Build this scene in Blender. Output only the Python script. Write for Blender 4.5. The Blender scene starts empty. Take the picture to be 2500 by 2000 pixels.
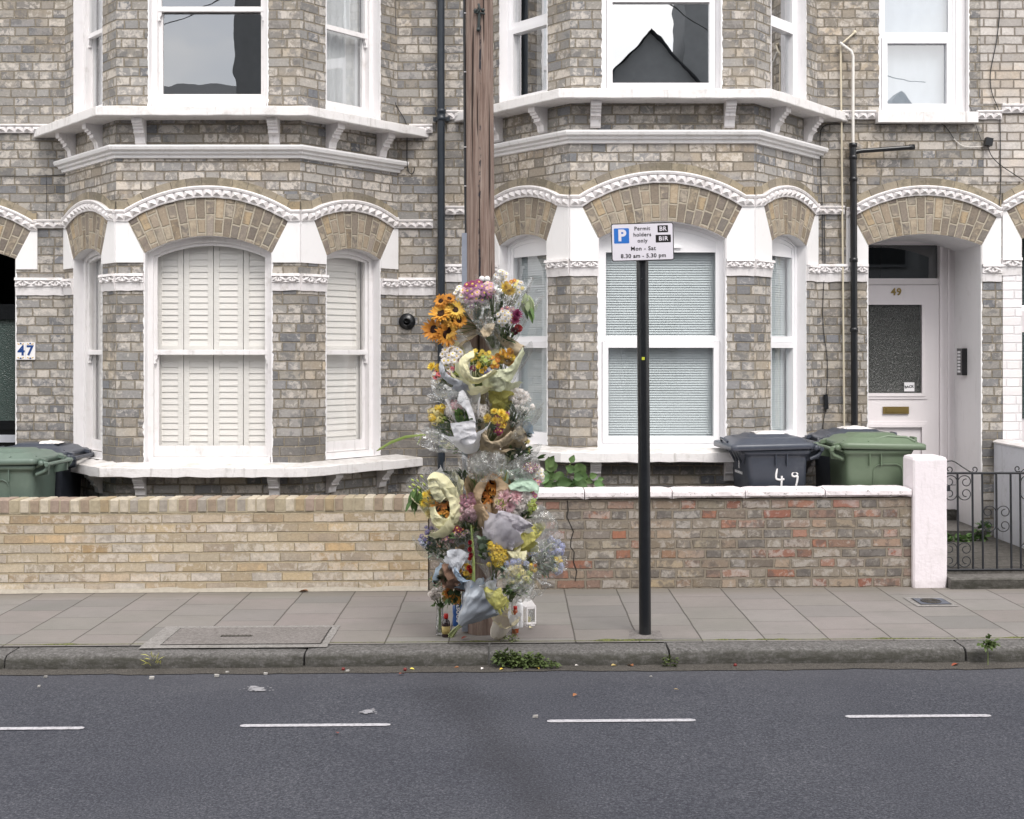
import bpy, math, random
from mathutils import Vector, Matrix, noise, Quaternion
R = math.radians
C = bpy.context.scene.collection
SC = bpy.context.scene
random.seed(7)

# ------------------------------------------------------------------ camera, sky, sun, exposure
FPX, CX, YH, H = 3254.0, 1250.0, 864.0, 1.80       # focal length and horizon of the 2500x2000 photograph, eye height
cd = bpy.data.cameras.new("camera"); cam = bpy.data.objects.new("camera", cd); C.objects.link(cam)
cam.location = (0, 0, H); cam.rotation_euler = (R(90), 0, 0)
cd.sensor_width = 36; cd.lens = 36 * FPX / 2500; cd.shift_y = -(1000 - YH) / 2500
cd.clip_start = .05; cd.clip_end = 500
SC.camera = cam
W = bpy.data.worlds.new("World"); SC.world = W; W.use_nodes = True
nt = W.node_tree; nt.nodes.clear()
SUN_EL, SUN_AZ = 52, 160            # degrees; azimuth from +Y clockwise
o = nt.nodes.new('ShaderNodeOutputWorld'); bg = nt.nodes.new('ShaderNodeBackground')
sky = nt.nodes.new('ShaderNodeTexSky'); sky.sky_type = 'NISHITA'; sky.sun_disc = False
sky.sun_elevation = R(SUN_EL); sky.sun_rotation = R(SUN_AZ); sky.dust_density = 2
tc = nt.nodes.new('ShaderNodeTexCoord'); no = nt.nodes.new('ShaderNodeTexNoise')
no.inputs['Scale'].default_value = 2.2; no.inputs['Detail'].default_value = 6; no.inputs['Roughness'].default_value = .55
mp = nt.nodes.new('ShaderNodeMapping'); mp.inputs['Scale'].default_value = (1, 1, 2.2)
cr = nt.nodes.new('ShaderNodeValToRGB'); cr.color_ramp.elements[0].position = .36; cr.color_ramp.elements[1].position = .56
cr.color_ramp.elements[0].color = (.38, .38, .38, 1)
mx = nt.nodes.new('ShaderNodeMix'); mx.data_type = 'RGBA'; mx.inputs[7].default_value = (11.0, 10.8, 10.6, 1)
nt.links.new(tc.outputs['Generated'], mp.inputs[0]); nt.links.new(mp.outputs[0], no.inputs[0]); nt.links.new(no.outputs[0], cr.inputs[0])
nt.links.new(cr.outputs[0], mx.inputs[0]); nt.links.new(sky.outputs[0], mx.inputs[6]); nt.links.new(mx.outputs[2], bg.inputs[0])
nt.links.new(bg.outputs[0], o.inputs[0]); bg.inputs[1].default_value = .12
sl = bpy.data.lights.new("sun", 'SUN'); sun = bpy.data.objects.new("sun", sl); C.objects.link(sun)
sl.energy = 1.4; sl.angle = R(24); sl.color = (1, .96, .92)
_d = Vector((math.sin(R(SUN_AZ)) * math.cos(R(SUN_EL)), math.cos(R(SUN_AZ)) * math.cos(R(SUN_EL)), math.sin(R(SUN_EL))))
sun.rotation_euler = _d.to_track_quat('Z', 'Y').to_euler()
vs = SC.view_settings; vs.view_transform = 'Standard'; vs.look = 'None'; vs.gamma = 1; vs.exposure = .74
SC.cycles.max_bounces = 8; SC.cycles.transparent_max_bounces = 24; SC.cycles.diffuse_bounces = 3; SC.cycles.glossy_bounces = 3
SC.cycles.caustics_reflective = False; SC.cycles.caustics_refractive = False
try: SC.cycles.use_denoising = True
except Exception: pass

# ------------------------------------------------------------------ helpers
def at(px, py, D): return Vector(((px - CX) / FPX * D, D, H + (YH - py) / FPX * D))
K = 1.1596
def atF(u, v, D): return at(u * K, v * K, D)
def tag(o, label=None, cat=None, group=None, kind=None):
    if label: o['label'] = label
    if cat: o['category'] = cat
    if group: o['group'] = group
    if kind: o['kind'] = kind
    return o
def thing(name, label, cat, loc=(0, 0, 0), group=None):
    o = bpy.data.objects.new(name, None); C.objects.link(o); o.location = loc; o.empty_display_size = .1
    return tag(o, label, cat, group)
class MB:
    def __init__(s): s.v = []; s.f = []; s.uv = []; s.mi = []; s.sm = []
    def face(s, pts, uv=None, mi=0, sm=False):
        b = len(s.v); s.v += [tuple(p) for p in pts]; s.f.append(list(range(b, b + len(pts))))
        s.uv.append([tuple(q) for q in uv] if uv else None); s.mi.append(mi); s.sm.append(sm)
    def grid(s, rows, uvs=None, mi=0, closed=False, sm=True):
        """rows: list of lists of points, shared vertices"""
        b = len(s.v); n = len(rows[0])
        for r in rows: s.v += [tuple(p) for p in r]
        for i in range(len(rows) - 1):
            for j in range(n if closed else n - 1):
                k = (j + 1) % n
                s.f.append([b + i * n + j, b + i * n + k, b + (i + 1) * n + k, b + (i + 1) * n + j])
                s.uv.append([uvs[i][j], uvs[i][k], uvs[i + 1][k], uvs[i + 1][j]] if uvs else None); s.mi.append(mi); s.sm.append(sm)
    def box(s, c, ex, ey, ez, mi=0, uvs=False):
        """c centre, ex/ey/ez half-extent vectors"""
        c = Vector(c); ex = Vector(ex); ey = Vector(ey); ez = Vector(ez)
        P = lambda a, b, d: c + ex * a + ey * b + ez * d
        for q in (((-1,-1,-1),(-1,1,-1),(1,1,-1),(1,-1,-1)), ((-1,-1,1),(1,-1,1),(1,1,1),(-1,1,1)), ((-1,-1,-1),(1,-1,-1),(1,-1,1),(-1,-1,1)),
                  ((1,1,-1),(-1,1,-1),(-1,1,1),(1,1,1)), ((-1,1,-1),(-1,-1,-1),(-1,-1,1),(-1,1,1)), ((1,-1,-1),(1,1,-1),(1,1,1),(1,-1,1))):
            pts = [P(*k) for k in q]
            uv = None
            if uvs:
                e1 = (pts[1] - pts[0]).length; e2 = (pts[2] - pts[1]).length
                ax = q[0]
                uv = [(p.x + p.y, p.z) for p in pts]
            s.face(pts, uv, mi)
    def aabb(s, x0, x1, y0, y1, z0, z1, mi=0, uvs=False):
        s.box(((x0+x1)/2, (y0+y1)/2, (z0+z1)/2), (abs(x1-x0)/2,0,0), (0,abs(y1-y0)/2,0), (0,0,abs(z1-z0)/2), mi, uvs)
    def tube(s, pts, r, n=8, mi=0, caps=True):
        pts = [Vector(p) for p in pts]; rs = r if isinstance(r, (list, tuple)) else [r] * len(pts)
        rows = []; prev = None
        for i, p in enumerate(pts):
            t = (pts[min(i + 1, len(pts) - 1)] - pts[max(i - 1, 0)])
            t = t.normalized() if t.length > 1e-9 else Vector((0, 0, 1))
            if prev is None:
                a = t.cross(Vector((0, 1, 0)) if abs(t.y) < .9 else Vector((1, 0, 0))).normalized()
            else:
                a = (prev - t * prev.dot(t)); a = a.normalized() if a.length > 1e-6 else prev
            prev = a; b = t.cross(a)
            rows.append([p + (a * math.cos(2*math.pi*k/n) + b * math.sin(2*math.pi*k/n)) * rs[i] for k in range(n)])
        s.grid(rows, mi=mi, closed=True)
        if caps:
            s.face(list(reversed(rows[0])), mi=mi); s.face(rows[-1], mi=mi)
    def lathe(s, c, prof, n=20, mi=0, axis=None):
        """prof: (r, h) about an axis (default Z)"""
        c = Vector(c); z = Vector(axis).normalized() if axis is not None else Vector((0, 0, 1))
        a = z.cross(Vector((0, 1, 0)) if abs(z.y) < .9 else Vector((1, 0, 0))).normalized(); b = z.cross(a)
        rows = [[c + z * h + (a * math.cos(2*math.pi*k/n) + b * math.sin(2*math.pi*k/n)) * max(r, 1e-5) for k in range(n)] for r, h in prof]
        s.grid(rows, mi=mi, closed=True)
    def build(s, name, mats, parent=None, world=True, link=True):
        me = bpy.data.meshes.new(name); me.from_pydata(s.v, [], s.f)
        if not isinstance(mats, (list, tuple)): mats = [mats]
        for m in mats: me.materials.append(m)
        if any(u for u in s.uv):
            l = me.uv_layers.new(name='UVMap'); k = 0
            for f, u in zip(s.f, s.uv):
                for j in range(len(f)):
                    if u: l.data[k].uv = u[j]
                    k += 1
        me.polygons.foreach_set('material_index', s.mi); me.polygons.foreach_set('use_smooth', s.sm)
        me.update()
        return obj(name, me, parent, world) if link else me
def obj(name, me, parent=None, world=True):
    o = bpy.data.objects.new(name, me); C.objects.link(o)
    if parent is not None:
        o.parent = parent
        if world:
            M = Matrix.Identity(4); p = parent
            if p.type == 'EMPTY': M = Matrix.LocRotScale(p.location, p.rotation_euler, p.scale)
            o.matrix_parent_inverse = M.inverted()
    return o
def lin(h):
    h = h.lstrip('#'); f = lambda c: c / 12.92 if c <= .04045 else ((c + .055) / 1.055) ** 2.4
    return tuple(f(int(h[i:i+2], 16) / 255) for i in (0, 2, 4)) + (1,)

# ------------------------------------------------------------------ materials
class NT:
    def __init__(s, name):
        s.m = bpy.data.materials.new(name); s.m.use_nodes = True; s.t = s.m.node_tree; s.t.nodes.clear()
        s.out = s.t.nodes.new('ShaderNodeOutputMaterial')
    def n(s, k, **kw):
        x = s.t.nodes.new('ShaderNode' + k)
        for a, v in kw.items(): setattr(x, a, v)
        return x
    def set(s, sock, v):
        if v is None: return
        if isinstance(v, bpy.types.NodeSocket): s.t.links.new(v, sock)
        else: sock.default_value = v
    def math(s, op, a, b=None, c=None, clamp=False):
        x = s.n('Math', operation=op, use_clamp=clamp); s.set(x.inputs[0], a); s.set(x.inputs[1], b); s.set(x.inputs[2], c); return x.outputs[0]
    def mix(s, f, a, b, blend='MIX'):
        x = s.n('Mix', data_type='RGBA', blend_type=blend); s.set(x.inputs[0], f); s.set(x.inputs[6], a); s.set(x.inputs[7], b); return x.outputs[2]
    def noise(s, vec, scale, detail=4, rough=.55, dist=0):
        x = s.n('TexNoise'); s.set(x.inputs['Vector'], vec); x.inputs['Scale'].default_value = scale; x.inputs['Detail'].default_value = detail
        x.inputs['Roughness'].default_value = rough; x.inputs['Distortion'].default_value = dist; return x.outputs[0]
    def voro(s, vec, scale, feature='F1', out=0):
        x = s.n('TexVoronoi', feature=feature); s.set(x.inputs['Vector'], vec); x.inputs['Scale'].default_value = scale; return x.outputs[out]
    def map(s, v, a, b, c=0, d=1, smooth=False):
        x = s.n('MapRange'); x.interpolation_type = 'SMOOTHSTEP' if smooth else 'LINEAR'
        for i, q in enumerate((v, a, b, c, d)): s.set(x.inputs[i], q)
        return x.outputs[0]
    def ramp(s, f, stops, const=False):
        x = s.n('ValToRGB'); r = x.color_ramp; r.interpolation = 'CONSTANT' if const else 'LINEAR'
        while len(r.elements) < len(stops): r.elements.new(.5)
        for e, (p, c) in zip(r.elements, stops): e.position = p; e.color = lin(c) if isinstance(c, str) else c
        s.set(x.inputs[0], f); return x.outputs[0]
    def comb(s, x, y, z=0):
        c = s.n('CombineXYZ'); s.set(c.inputs[0], x); s.set(c.inputs[1], y); s.set(c.inputs[2], z); return c.outputs[0]
    def coord(s, w='Object'): return s.n('TexCoord').outputs[w]
    def sep(s, v):
        x = s.n('SeparateXYZ'); s.set(x.inputs[0], v); return x.outputs
    def scale(s, v, sx, sy, sz):
        x = s.n('Mapping'); s.set(x.inputs[0], v); x.inputs['Scale'].default_value = (sx, sy, sz); return x.outputs[0]
    def bump(s, h, strength=.5, dist=.005, normal=None):
        x = s.n('Bump'); x.inputs['Strength'].default_value = strength; x.inputs['Distance'].default_value = dist
        s.set(x.inputs['Height'], h); s.set(x.inputs['Normal'], normal); return x.outputs[0]
    def pbsdf(s, col, rough=.6, normal=None, metal=0, spec=.5, **kw):
        p = s.n('BsdfPrincipled'); s.set(p.inputs['Base Color'], col); s.set(p.inputs['Roughness'], rough); s.set(p.inputs['Normal'], normal)
        s.set(p.inputs['Metallic'], metal); s.set(p.inputs['Specular IOR Level'], spec)
        for k, v in kw.items(): s.set(p.inputs[k.replace('_', ' ')], v)
        return p.outputs[0]
    def done(s, sh): s.t.links.new(sh, s.out.inputs[0]); return s.m

def brick_mat(name, cols, mortar, rowh=.079, L=.345, ST=.655, mw=.010, pale=.5, palecol='#d6cec4', soot=.5, sootcol='#4c4d50', low=None, seed=0.0, vertical=False, stain=None, relief=1.0, jit=.004, white=0.0, warm=.75):
    g = NT(name); uv = g.coord('UV'); sx = g.sep(uv); u, v = sx[0], sx[1]
    if vertical: u, v = v, u
    wob = g.n('TexNoise'); g.set(wob.inputs['Vector'], uv); wob.inputs['Scale'].default_value = 9; wob.inputs['Detail'].default_value = 3
    ws = g.sep(wob.outputs['Color'])
    u = g.math('ADD', u, g.math('MULTIPLY', g.math('SUBTRACT', ws[0], .5), jit * 3)); v = g.math('ADD', v, g.math('MULTIPLY', g.math('SUBTRACT', ws[1], .5), jit * 2.4))
    vr = g.math('DIVIDE', v, rowh); row = g.math('FLOOR', vr); fv = g.math('FRACT', vr)
    rj = g.n('TexWhiteNoise', noise_dimensions='1D'); g.set(rj.inputs['W'], g.math('ADD', row, seed + .37))
    uu = g.math('ADD', g.math('ADD', g.math('DIVIDE', u, L), g.math('MULTIPLY', row, .5)), g.math('MULTIPLY', rj.outputs[0], .22))
    k = g.math('FLOOR', uu); t = g.math('FRACT', uu)
    isH = g.math('GREATER_THAN', t, ST)
    bs = g.math('MULTIPLY', g.math('MINIMUM', t, g.math('SUBTRACT', ST, t)), L)
    bh = g.math('MULTIPLY', g.math('MINIMUM', g.math('SUBTRACT', t, ST), g.math('SUBTRACT', 1.0, t)), L)
    du = g.math('MAXIMUM', bs, bh)
    dv = g.math('MULTIPLY', g.math('MINIMUM', fv, g.math('SUBTRACT', 1.0, fv)), rowh)
    # soft-cornered distance to the brick's edge
    d = g.math('MULTIPLY', g.math('MINIMUM', du, dv), 1.0)
    rn = g.noise(uv, 70, 3, .6); d = g.math('ADD', d, g.math('MULTIPLY', g.math('SUBTRACT', rn, .5), jit * 1.6))
    cid = g.comb(g.math('ADD', g.math('MULTIPLY', k, 2), isH), row, seed)
    wn = g.n('TexWhiteNoise', noise_dimensions='3D'); g.set(wn.inputs['Vector'], cid); r1 = wn.outputs[0]; rc = g.sep(wn.outputs[1])
    mask = g.map(d, mw / 2 - .0015, mw / 2 + .003, 0, 1, True)
    n = len(cols); col = g.ramp(r1, [(i / (n - 1), c) for i, c in enumerate(cols)])
    # per-brick brightness and in-brick mottling
    vb = g.math('ADD', .8, g.math('MULTIPLY', rc[1], .38)); hsv = g.n('HueSaturation'); g.set(hsv.inputs['Value'], vb); g.set(hsv.inputs['Color'], col); col = hsv.outputs[0]
    wf = g.map(g.noise(uv, .9, 3, .6), .48, .66, 0, warm, True); col = g.mix(wf, col, g.mix(1.0, col, (1.22, 1.08, .88, 1), 'MULTIPLY'))
    uvo = g.n('VectorMath', operation='ADD'); g.set(uvo.inputs[0], uv); g.set(uvo.inputs[1], g.comb(g.math('MULTIPLY', rc[0], 3), g.math('MULTIPLY', rc[2], 3), 0))
    m1 = g.noise(uvo.outputs[0], 17, 6, .68, .6); m2 = g.noise(uv, 120, 3, .7); big = g.noise(uv, 1.6, 4, .6)
    pf = g.math('MULTIPLY', g.map(g.math('ADD', m1, g.math('MULTIPLY', g.math('SUBTRACT', rc[2], .5), .25)), .50, .62, 0, 1, True), pale)
    col = g.mix(pf, col, lin(palecol))
    m3 = g.noise(uvo.outputs[0], 11, 5, .65)
    sf = g.math('MULTIPLY', g.map(g.math('ADD', g.math('ADD', m3, g.math('MULTIPLY', g.math('SUBTRACT', rc[0], .5), .22)), g.math('MULTIPLY', g.math('SUBTRACT', big, .5), .5)), .50, .64, 0, 1, True), soot)
    col = g.mix(sf, col, lin(sootcol))
    edge = g.math('MULTIPLY', g.map(d, mw / 2, mw / 2 + .010, 1, 0, True), .35); col = g.mix(edge, col, g.mix(1.0, col, (.55, .53, .5, 1), 'MULTIPLY'))
    col = g.mix(g.map(m2, .35, .7, 0, .22), col, g.mix(1.0, col, (.45, .44, .42, 1), 'MULTIPLY'))
    if low is not None:   # the engineering-brick courses at the foot
        lf = g.math('MULTIPLY', g.map(g.math('ADD', sx[1], g.math('MULTIPLY', rc[1], .16)), low + .12, low, 0, .8, True), g.map(sx[1], .78, .84, 0, 1))
        col = g.mix(lf, col, g.mix(rc[0], lin('#5b5c60'), lin('#7b766f')))
    if stain:
        sfac = g.map(g.noise(g.scale(uv, 1, 1.6, 1), 2.2, 6, .7), stain[1], stain[1] + .1, 0, stain[2], True); col = g.mix(sfac, col, lin(stain[0]))
    mcol = g.mix(g.noise(uv, 6, 5, .7), lin(mortar), g.mix(1.0, lin(mortar), (.62, .60, .56, 1), 'MULTIPLY')); mcol = g.mix(g.map(m2, .3, .7, 0, .25), mcol, lin('#6d675c'))
    crv = g.map(d, mw / 2 - .004, mw / 2 + .001, 0, 1); crk = g.math('MULTIPLY', g.math('MULTIPLY', crv, g.math('SUBTRACT', 1.0, mask)), .55)
    mcol = g.mix(crk, mcol, lin('#55504a'))
    c = g.mix(mask, mcol, col); c = g.mix(g.map(g.noise(uv, 45, 5, .75), .42, .6, 0, .3), c, g.mix(1.0, c, (.55, .54, .53, 1), 'MULTIPLY')); c = g.mix(g.map(g.noise(uv, 26, 4, .7), .62, .72, 0, .5), c, lin(palecol))
    if white: c = g.mix(white, c, lin('#f0ecee'))
    hh = g.math('ADD', g.math('MULTIPLY', mask, g.math('ADD', .75, g.math('MULTIPLY', rc[1], .25))), g.math('ADD', g.math('MULTIPLY', m1, .45), g.math('MULTIPLY', m2, .22)))
    nrm = g.bump(hh, .85 * relief, .010)
    return g.done(g.pbsdf(c, .9, nrm, spec=.25))

def paint_mat(name, col='#efebee', dirt=.25, rough=.45, bs=.3, dirtcol='#a59d92', scale=7, chips=0.0, lows=.5):
    g = NT(name); p = g.coord(); a = g.noise(p, scale, 6, .65); b = g.noise(g.scale(p, 3, 3, .6), 5, 5, .7)
    f = g.math('MULTIPLY', g.map(a, .52, .78, 0, 1, True), dirt); c = g.mix(f, lin(col), lin(dirtcol))
    f2 = g.math('MULTIPLY', g.map(b, .55, .8, 0, 1, True), dirt * lows); c = g.mix(f2, c, lin('#8f8b88'))
    if chips:
        ch = g.map(g.noise(g.scale(p, 1, 1, 1.8), 38, 5, .75), .66, .69, 0, chips, True); c = g.mix(ch, c, lin('#6e6860'))
    geo = g.n('NewGeometry'); gn = g.sep(geo.outputs['Normal'])[2]
    c = g.mix(g.math('MULTIPLY', g.math('MULTIPLY', g.map(gn, .6, .95, 0, 1), g.map(a, .3, .6, 0, 1)), dirt * 1.2, clamp=True), c, lin('#b0aaa2'))
    st = g.noise(g.scale(p, 9, 9, 1.1), 2.2, 5, .7); c = g.mix(g.map(st, .56, .72, 0, dirt * .9, True), c, lin('#98938c'))
    h = g.math('ADD', g.noise(p, 35, 4, .6), g.math('MULTIPLY', g.noise(p, 160, 2), .3))
    return g.done(g.pbsdf(c, rough, g.bump(h, bs, .004), spec=.4))
def plain(name, col, rough=.5, metal=0, var=.15, scale=20, bs=.1, spec=.5, dirtcol=None, dirt=0, **kw):
    g = NT(name); p = g.coord(); a = g.noise(p, scale, 5, .6)
    c = g.mix(g.map(a, .3, .7, 0, var), lin(col), g.mix(1.0, lin(col), (.45, .45, .45, 1), 'MULTIPLY'))
    if dirt: c = g.mix(g.math('MULTIPLY', g.map(g.noise(p, scale * .6, 6, .7), .5, .75, 0, 1, True), dirt), c, lin(dirtcol or '#9a948a'))
    return g.done(g.pbsdf(c, rough, g.bump(a, bs, .003), metal, spec, **kw))
def glass_mat(name, refl=.3, tint=(.97, .98, .98, 1), rough=0.0, wav=.0):
    g = NT(name); t = g.n('BsdfTransparent'); t.inputs[0].default_value = tint; gl = g.n('BsdfGlossy'); gl.inputs['Roughness'].default_value = rough
    gl.inputs[0].default_value = (.97, .98, 1, 1)
    if wav: g.set(gl.inputs['Normal'], g.bump(g.noise(g.coord(), 2.5, 2), wav, .02))
    fr = g.n('Fresnel'); fr.inputs[0].default_value = 1.5; f = g.math('MAXIMUM', g.math('MULTIPLY', fr.outputs[0], 2.0), refl, clamp=True)
    f = g.math('MULTIPLY', f, g.math('SUBTRACT', 1.0, g.n('NewGeometry').outputs['Backfacing']))   # one reflecting face per pane
    m = g.n('MixShader'); g.set(m.inputs[0], f); g.t.links.new(t.outputs[0], m.inputs[1]); g.t.links.new(gl.outputs[0], m.inputs[2]); return g.done(m.outputs[0])

M = {}
M['brick'] = brick_mat('stock_brick', ['#838488', '#a8a39c', '#8f8e8d', '#b0aaa2', '#7d7f84', '#bbb4ab', '#9b968e', '#a39c93'], '#a89f90', mw=.009, jit=.006, low=1.13, palecol='#dbd3ca', pale=.62, soot=.6, sootcol='#6a6b6e')
M['brick2'] = brick_mat('stock_brick_pale', ['#909194', '#b0aba5', '#989694', '#c0b9b1', '#8a8c90', '#bdb6ae', '#a8a199'], '#a39a8c', mw=.009, jit=.006, palecol='#e6ddd3', pale=.7, soot=.42, sootcol='#76767a', seed=5.0)
M['arch'] = brick_mat('gauged_arch_brick', ['#a3978a', '#8d857e', '#b09e86', '#9d9487', '#807a75', '#b5a184', '#a69c8e', '#8e8078'], '#cfc5b4', rowh=.076, L=.31, ST=.62, mw=.014, palecol='#c9bba4', pale=.4, soot=.5, sootcol='#6b6561', vertical=True, seed=2.0)
M['rim'] = brick_mat('arch_rim_brick', ['#9c9282', '#8f877b', '#a59a86', '#898176'], '#b3aa9a', rowh=.5, L=.125, ST=2.0, mw=.008, palecol='#b5a98e', pale=.25, soot=.5, sootcol='#6b6658', seed=3.0)
M['gbrick'] = brick_mat('yellow_garden_brick', ['#bba98c', '#b5a690', '#c2b5a0', '#a99c87', '#c6beb5', '#b1a596', '#bba380', '#b9b1a9', '#ab9c84'], '#cabb9f', rowh=.0745, L=.232, ST=2.0, mw=.012, palecol='#dcd3c8', pale=.55, soot=.3, sootcol='#8a8278', seed=9.0, jit=.005)
M['rbrick'] = brick_mat('mixed_red_brick', ['#81776e', '#8d857a', '#98695b', '#9a9080', '#75716e', '#9c8c7c', '#938a80', '#9d6f5c', '#8b7a70', '#a39884', '#7b7671', '#8f8982', '#a79c8a'], '#9b9184', rowh=.0752, L=.345, ST=.64, mw=.016, palecol='#b7b1aa', pale=.6, soot=.65, sootcol='#625d5a', seed=14.0, jit=.009, stain=('#b5b0ad', .56, .5))
M['pbrick'] = brick_mat('painted_brick', ['#eeebec', '#f2eff0', '#e9e6e8'], '#e6e2e4', mw=.008, palecol='#f5f2f3', pale=.3, soot=.06, sootcol='#c9c4c2', white=.75, relief=.8, seed=4.0)
M['cbrick'] = brick_mat('cleaned_pale_brick', ['#c3bcb6', '#cfc9c4', '#b8b1ab', '#d6d0cb'], '#a59c92', palecol='#dcd7d2', pale=.5, soot=.2, sootcol='#9a9590', seed=6.0)
M['paint'] = paint_mat('white_masonry_paint', '#edebeb', dirt=.3)
M['paint_old'] = paint_mat('weathered_white_paint', '#ebe7e7', dirt=.5, chips=.4, bs=.6)
M['sill'] = paint_mat('painted_stone_sill', '#e9e6e5', dirt=.5, chips=.3, bs=.7)
M['panel'] = paint_mat('white_panel_paint', '#eeecec', dirt=.1, bs=.15)
M['reveal'] = paint_mat('white_reveal_paint', '#ebe9ea', dirt=.15, bs=.15)
M['timber'] = paint_mat('white_timber_paint', '#edeaea', dirt=.35, chips=.28, rough=.35, bs=.25)
M['upvc'] = plain('white_upvc', '#f2f1f3', .25, var=.03, bs=.02)
M['shutter'] = plain('shutter_white', '#f4f2ee', .4, var=.02, bs=.05)
M['blind'] = plain('blind_slat', '#e6eaec', .45, var=.02, bs=.0)
M['curtain'] = plain('white_curtain', '#f0f0f2', .9, var=.05, bs=.1)
M['glass_old'] = glass_mat('old_window_glass', .06, (1, .998, .994, 1), wav=.25)
M['glass_new'] = glass_mat('double_glazing', .5, wav=.03)
M['glass_blind'] = glass_mat('glazing_over_blinds', .22, (.97, .985, .985, 1))
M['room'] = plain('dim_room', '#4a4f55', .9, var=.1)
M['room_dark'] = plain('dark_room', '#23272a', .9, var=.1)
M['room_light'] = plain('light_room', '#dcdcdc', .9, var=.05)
M['iron_black'] = plain('black_painted_iron', '#15171b', .3, var=.2, bs=.25, spec=.6, dirt=.12, dirtcol='#4a4c50')
M['pipe_blue'] = plain('blueblack_iron_pipe', '#232b34', .38, var=.3, bs=.35, dirt=.15, dirtcol='#5a6068')
M['black'] = plain('black_rubber', '#1a1b1c', .6)
M['pipe_white'] = plain('yellowed_white_plastic', '#d9cfb8', .4, var=.1)
M['pipe_white2'] = plain('white_plastic_pipe', '#e4e0da', .4, var=.1)
M['wire'] = plain('black_cable_sheath', '#26272a', .6)
M['brass'] = plain('brass', '#a08a55', .35, metal=.7, var=.3)
M['door_white'] = paint_mat('door_gloss_white', '#efe9ea', dirt=.06, rough=.28, bs=.1)
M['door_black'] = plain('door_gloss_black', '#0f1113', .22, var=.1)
M['slate'] = plain('roof_slate', '#62666b', .7, var=.4, scale=12)
M['opp_brick'] = plain('opposite_brick', '#7d8083', .9, var=.3, scale=6)
# ------------------------------------------------------------------ ground: road, kerb, pavement (all rise 7 mm per metre to the right)
SLOPE = .007
def zg(x): return SLOPE * x
def struct(mb, name, mat):
    o = mb.build(name, mat); o['kind'] = 'structure'; return o
def road_mat():
    g = NT('asphalt'); p = g.coord(); s = g.sep(p)
    f = g.noise(p, 85, 5, .9); v = g.voro(p, 75); b = g.noise(p, 1.1, 5, .6); st = g.noise(g.scale(p, .5, 1.4, 1), 2.3, 5, .6)
    c = g.ramp(f, [(.36, (.022, .023, .030, 1)), (.47, (.043, .045, .056, 1)), (.55, (.074, .077, .090, 1)), (.66, (.170, .173, .192, 1))])
    c = g.mix(g.map(v, .05, .22, .55, 0), c, (.110, .112, .132, 1))
    c = g.mix(g.map(g.noise(p, 40, 3, .7), .5, .62, 0, .35), c, (.025, .026, .034, 1))
    c = g.mix(g.map(b, .35, .7, 0, .25), c, (.028, .030, .042, 1))
    # faint dark stain running from the kerb below the flowers, and a paler dusty band near the gutter
    dd = g.math('ABSOLUTE', g.math('ADD', g.math('ADD', s[0], .12), g.math('MULTIPLY', g.math('SUBTRACT', s[1], 6.6), .24)))
    c = g.mix(g.math('MULTIPLY', g.map(g.math('ADD', dd, g.math('MULTIPLY', st, .5)), .22, .55, 1, 0, True), .30), c, (.017, .016, .018, 1))
    c = g.mix(g.math('MULTIPLY', g.map(g.math('ADD', s[1], g.math('MULTIPLY', st, .5)), 7.6, 8.2, 0, 1, True), .35), c, (.082, .082, .092, 1))
    sp = g.map(g.noise(g.scale(p, 1, 1.8, 1), 14, 3, .8), .73, .77, 0, .5); c = g.mix(sp, c, (.10, .11, .13, 1))
    wide = g.map(g.noise(p, .7, 6, .65), .42, .62, 0, .35, True); c = g.mix(wide, c, g.mix(1.0, c, (1.35, 1.33, 1.28, 1), 'MULTIPLY'))
    return g.done(g.pbsdf(c, .93, g.bump(g.math('ADD', f, g.math('MULTIPLY', v, .8)), .8, .004), spec=.18))
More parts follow.
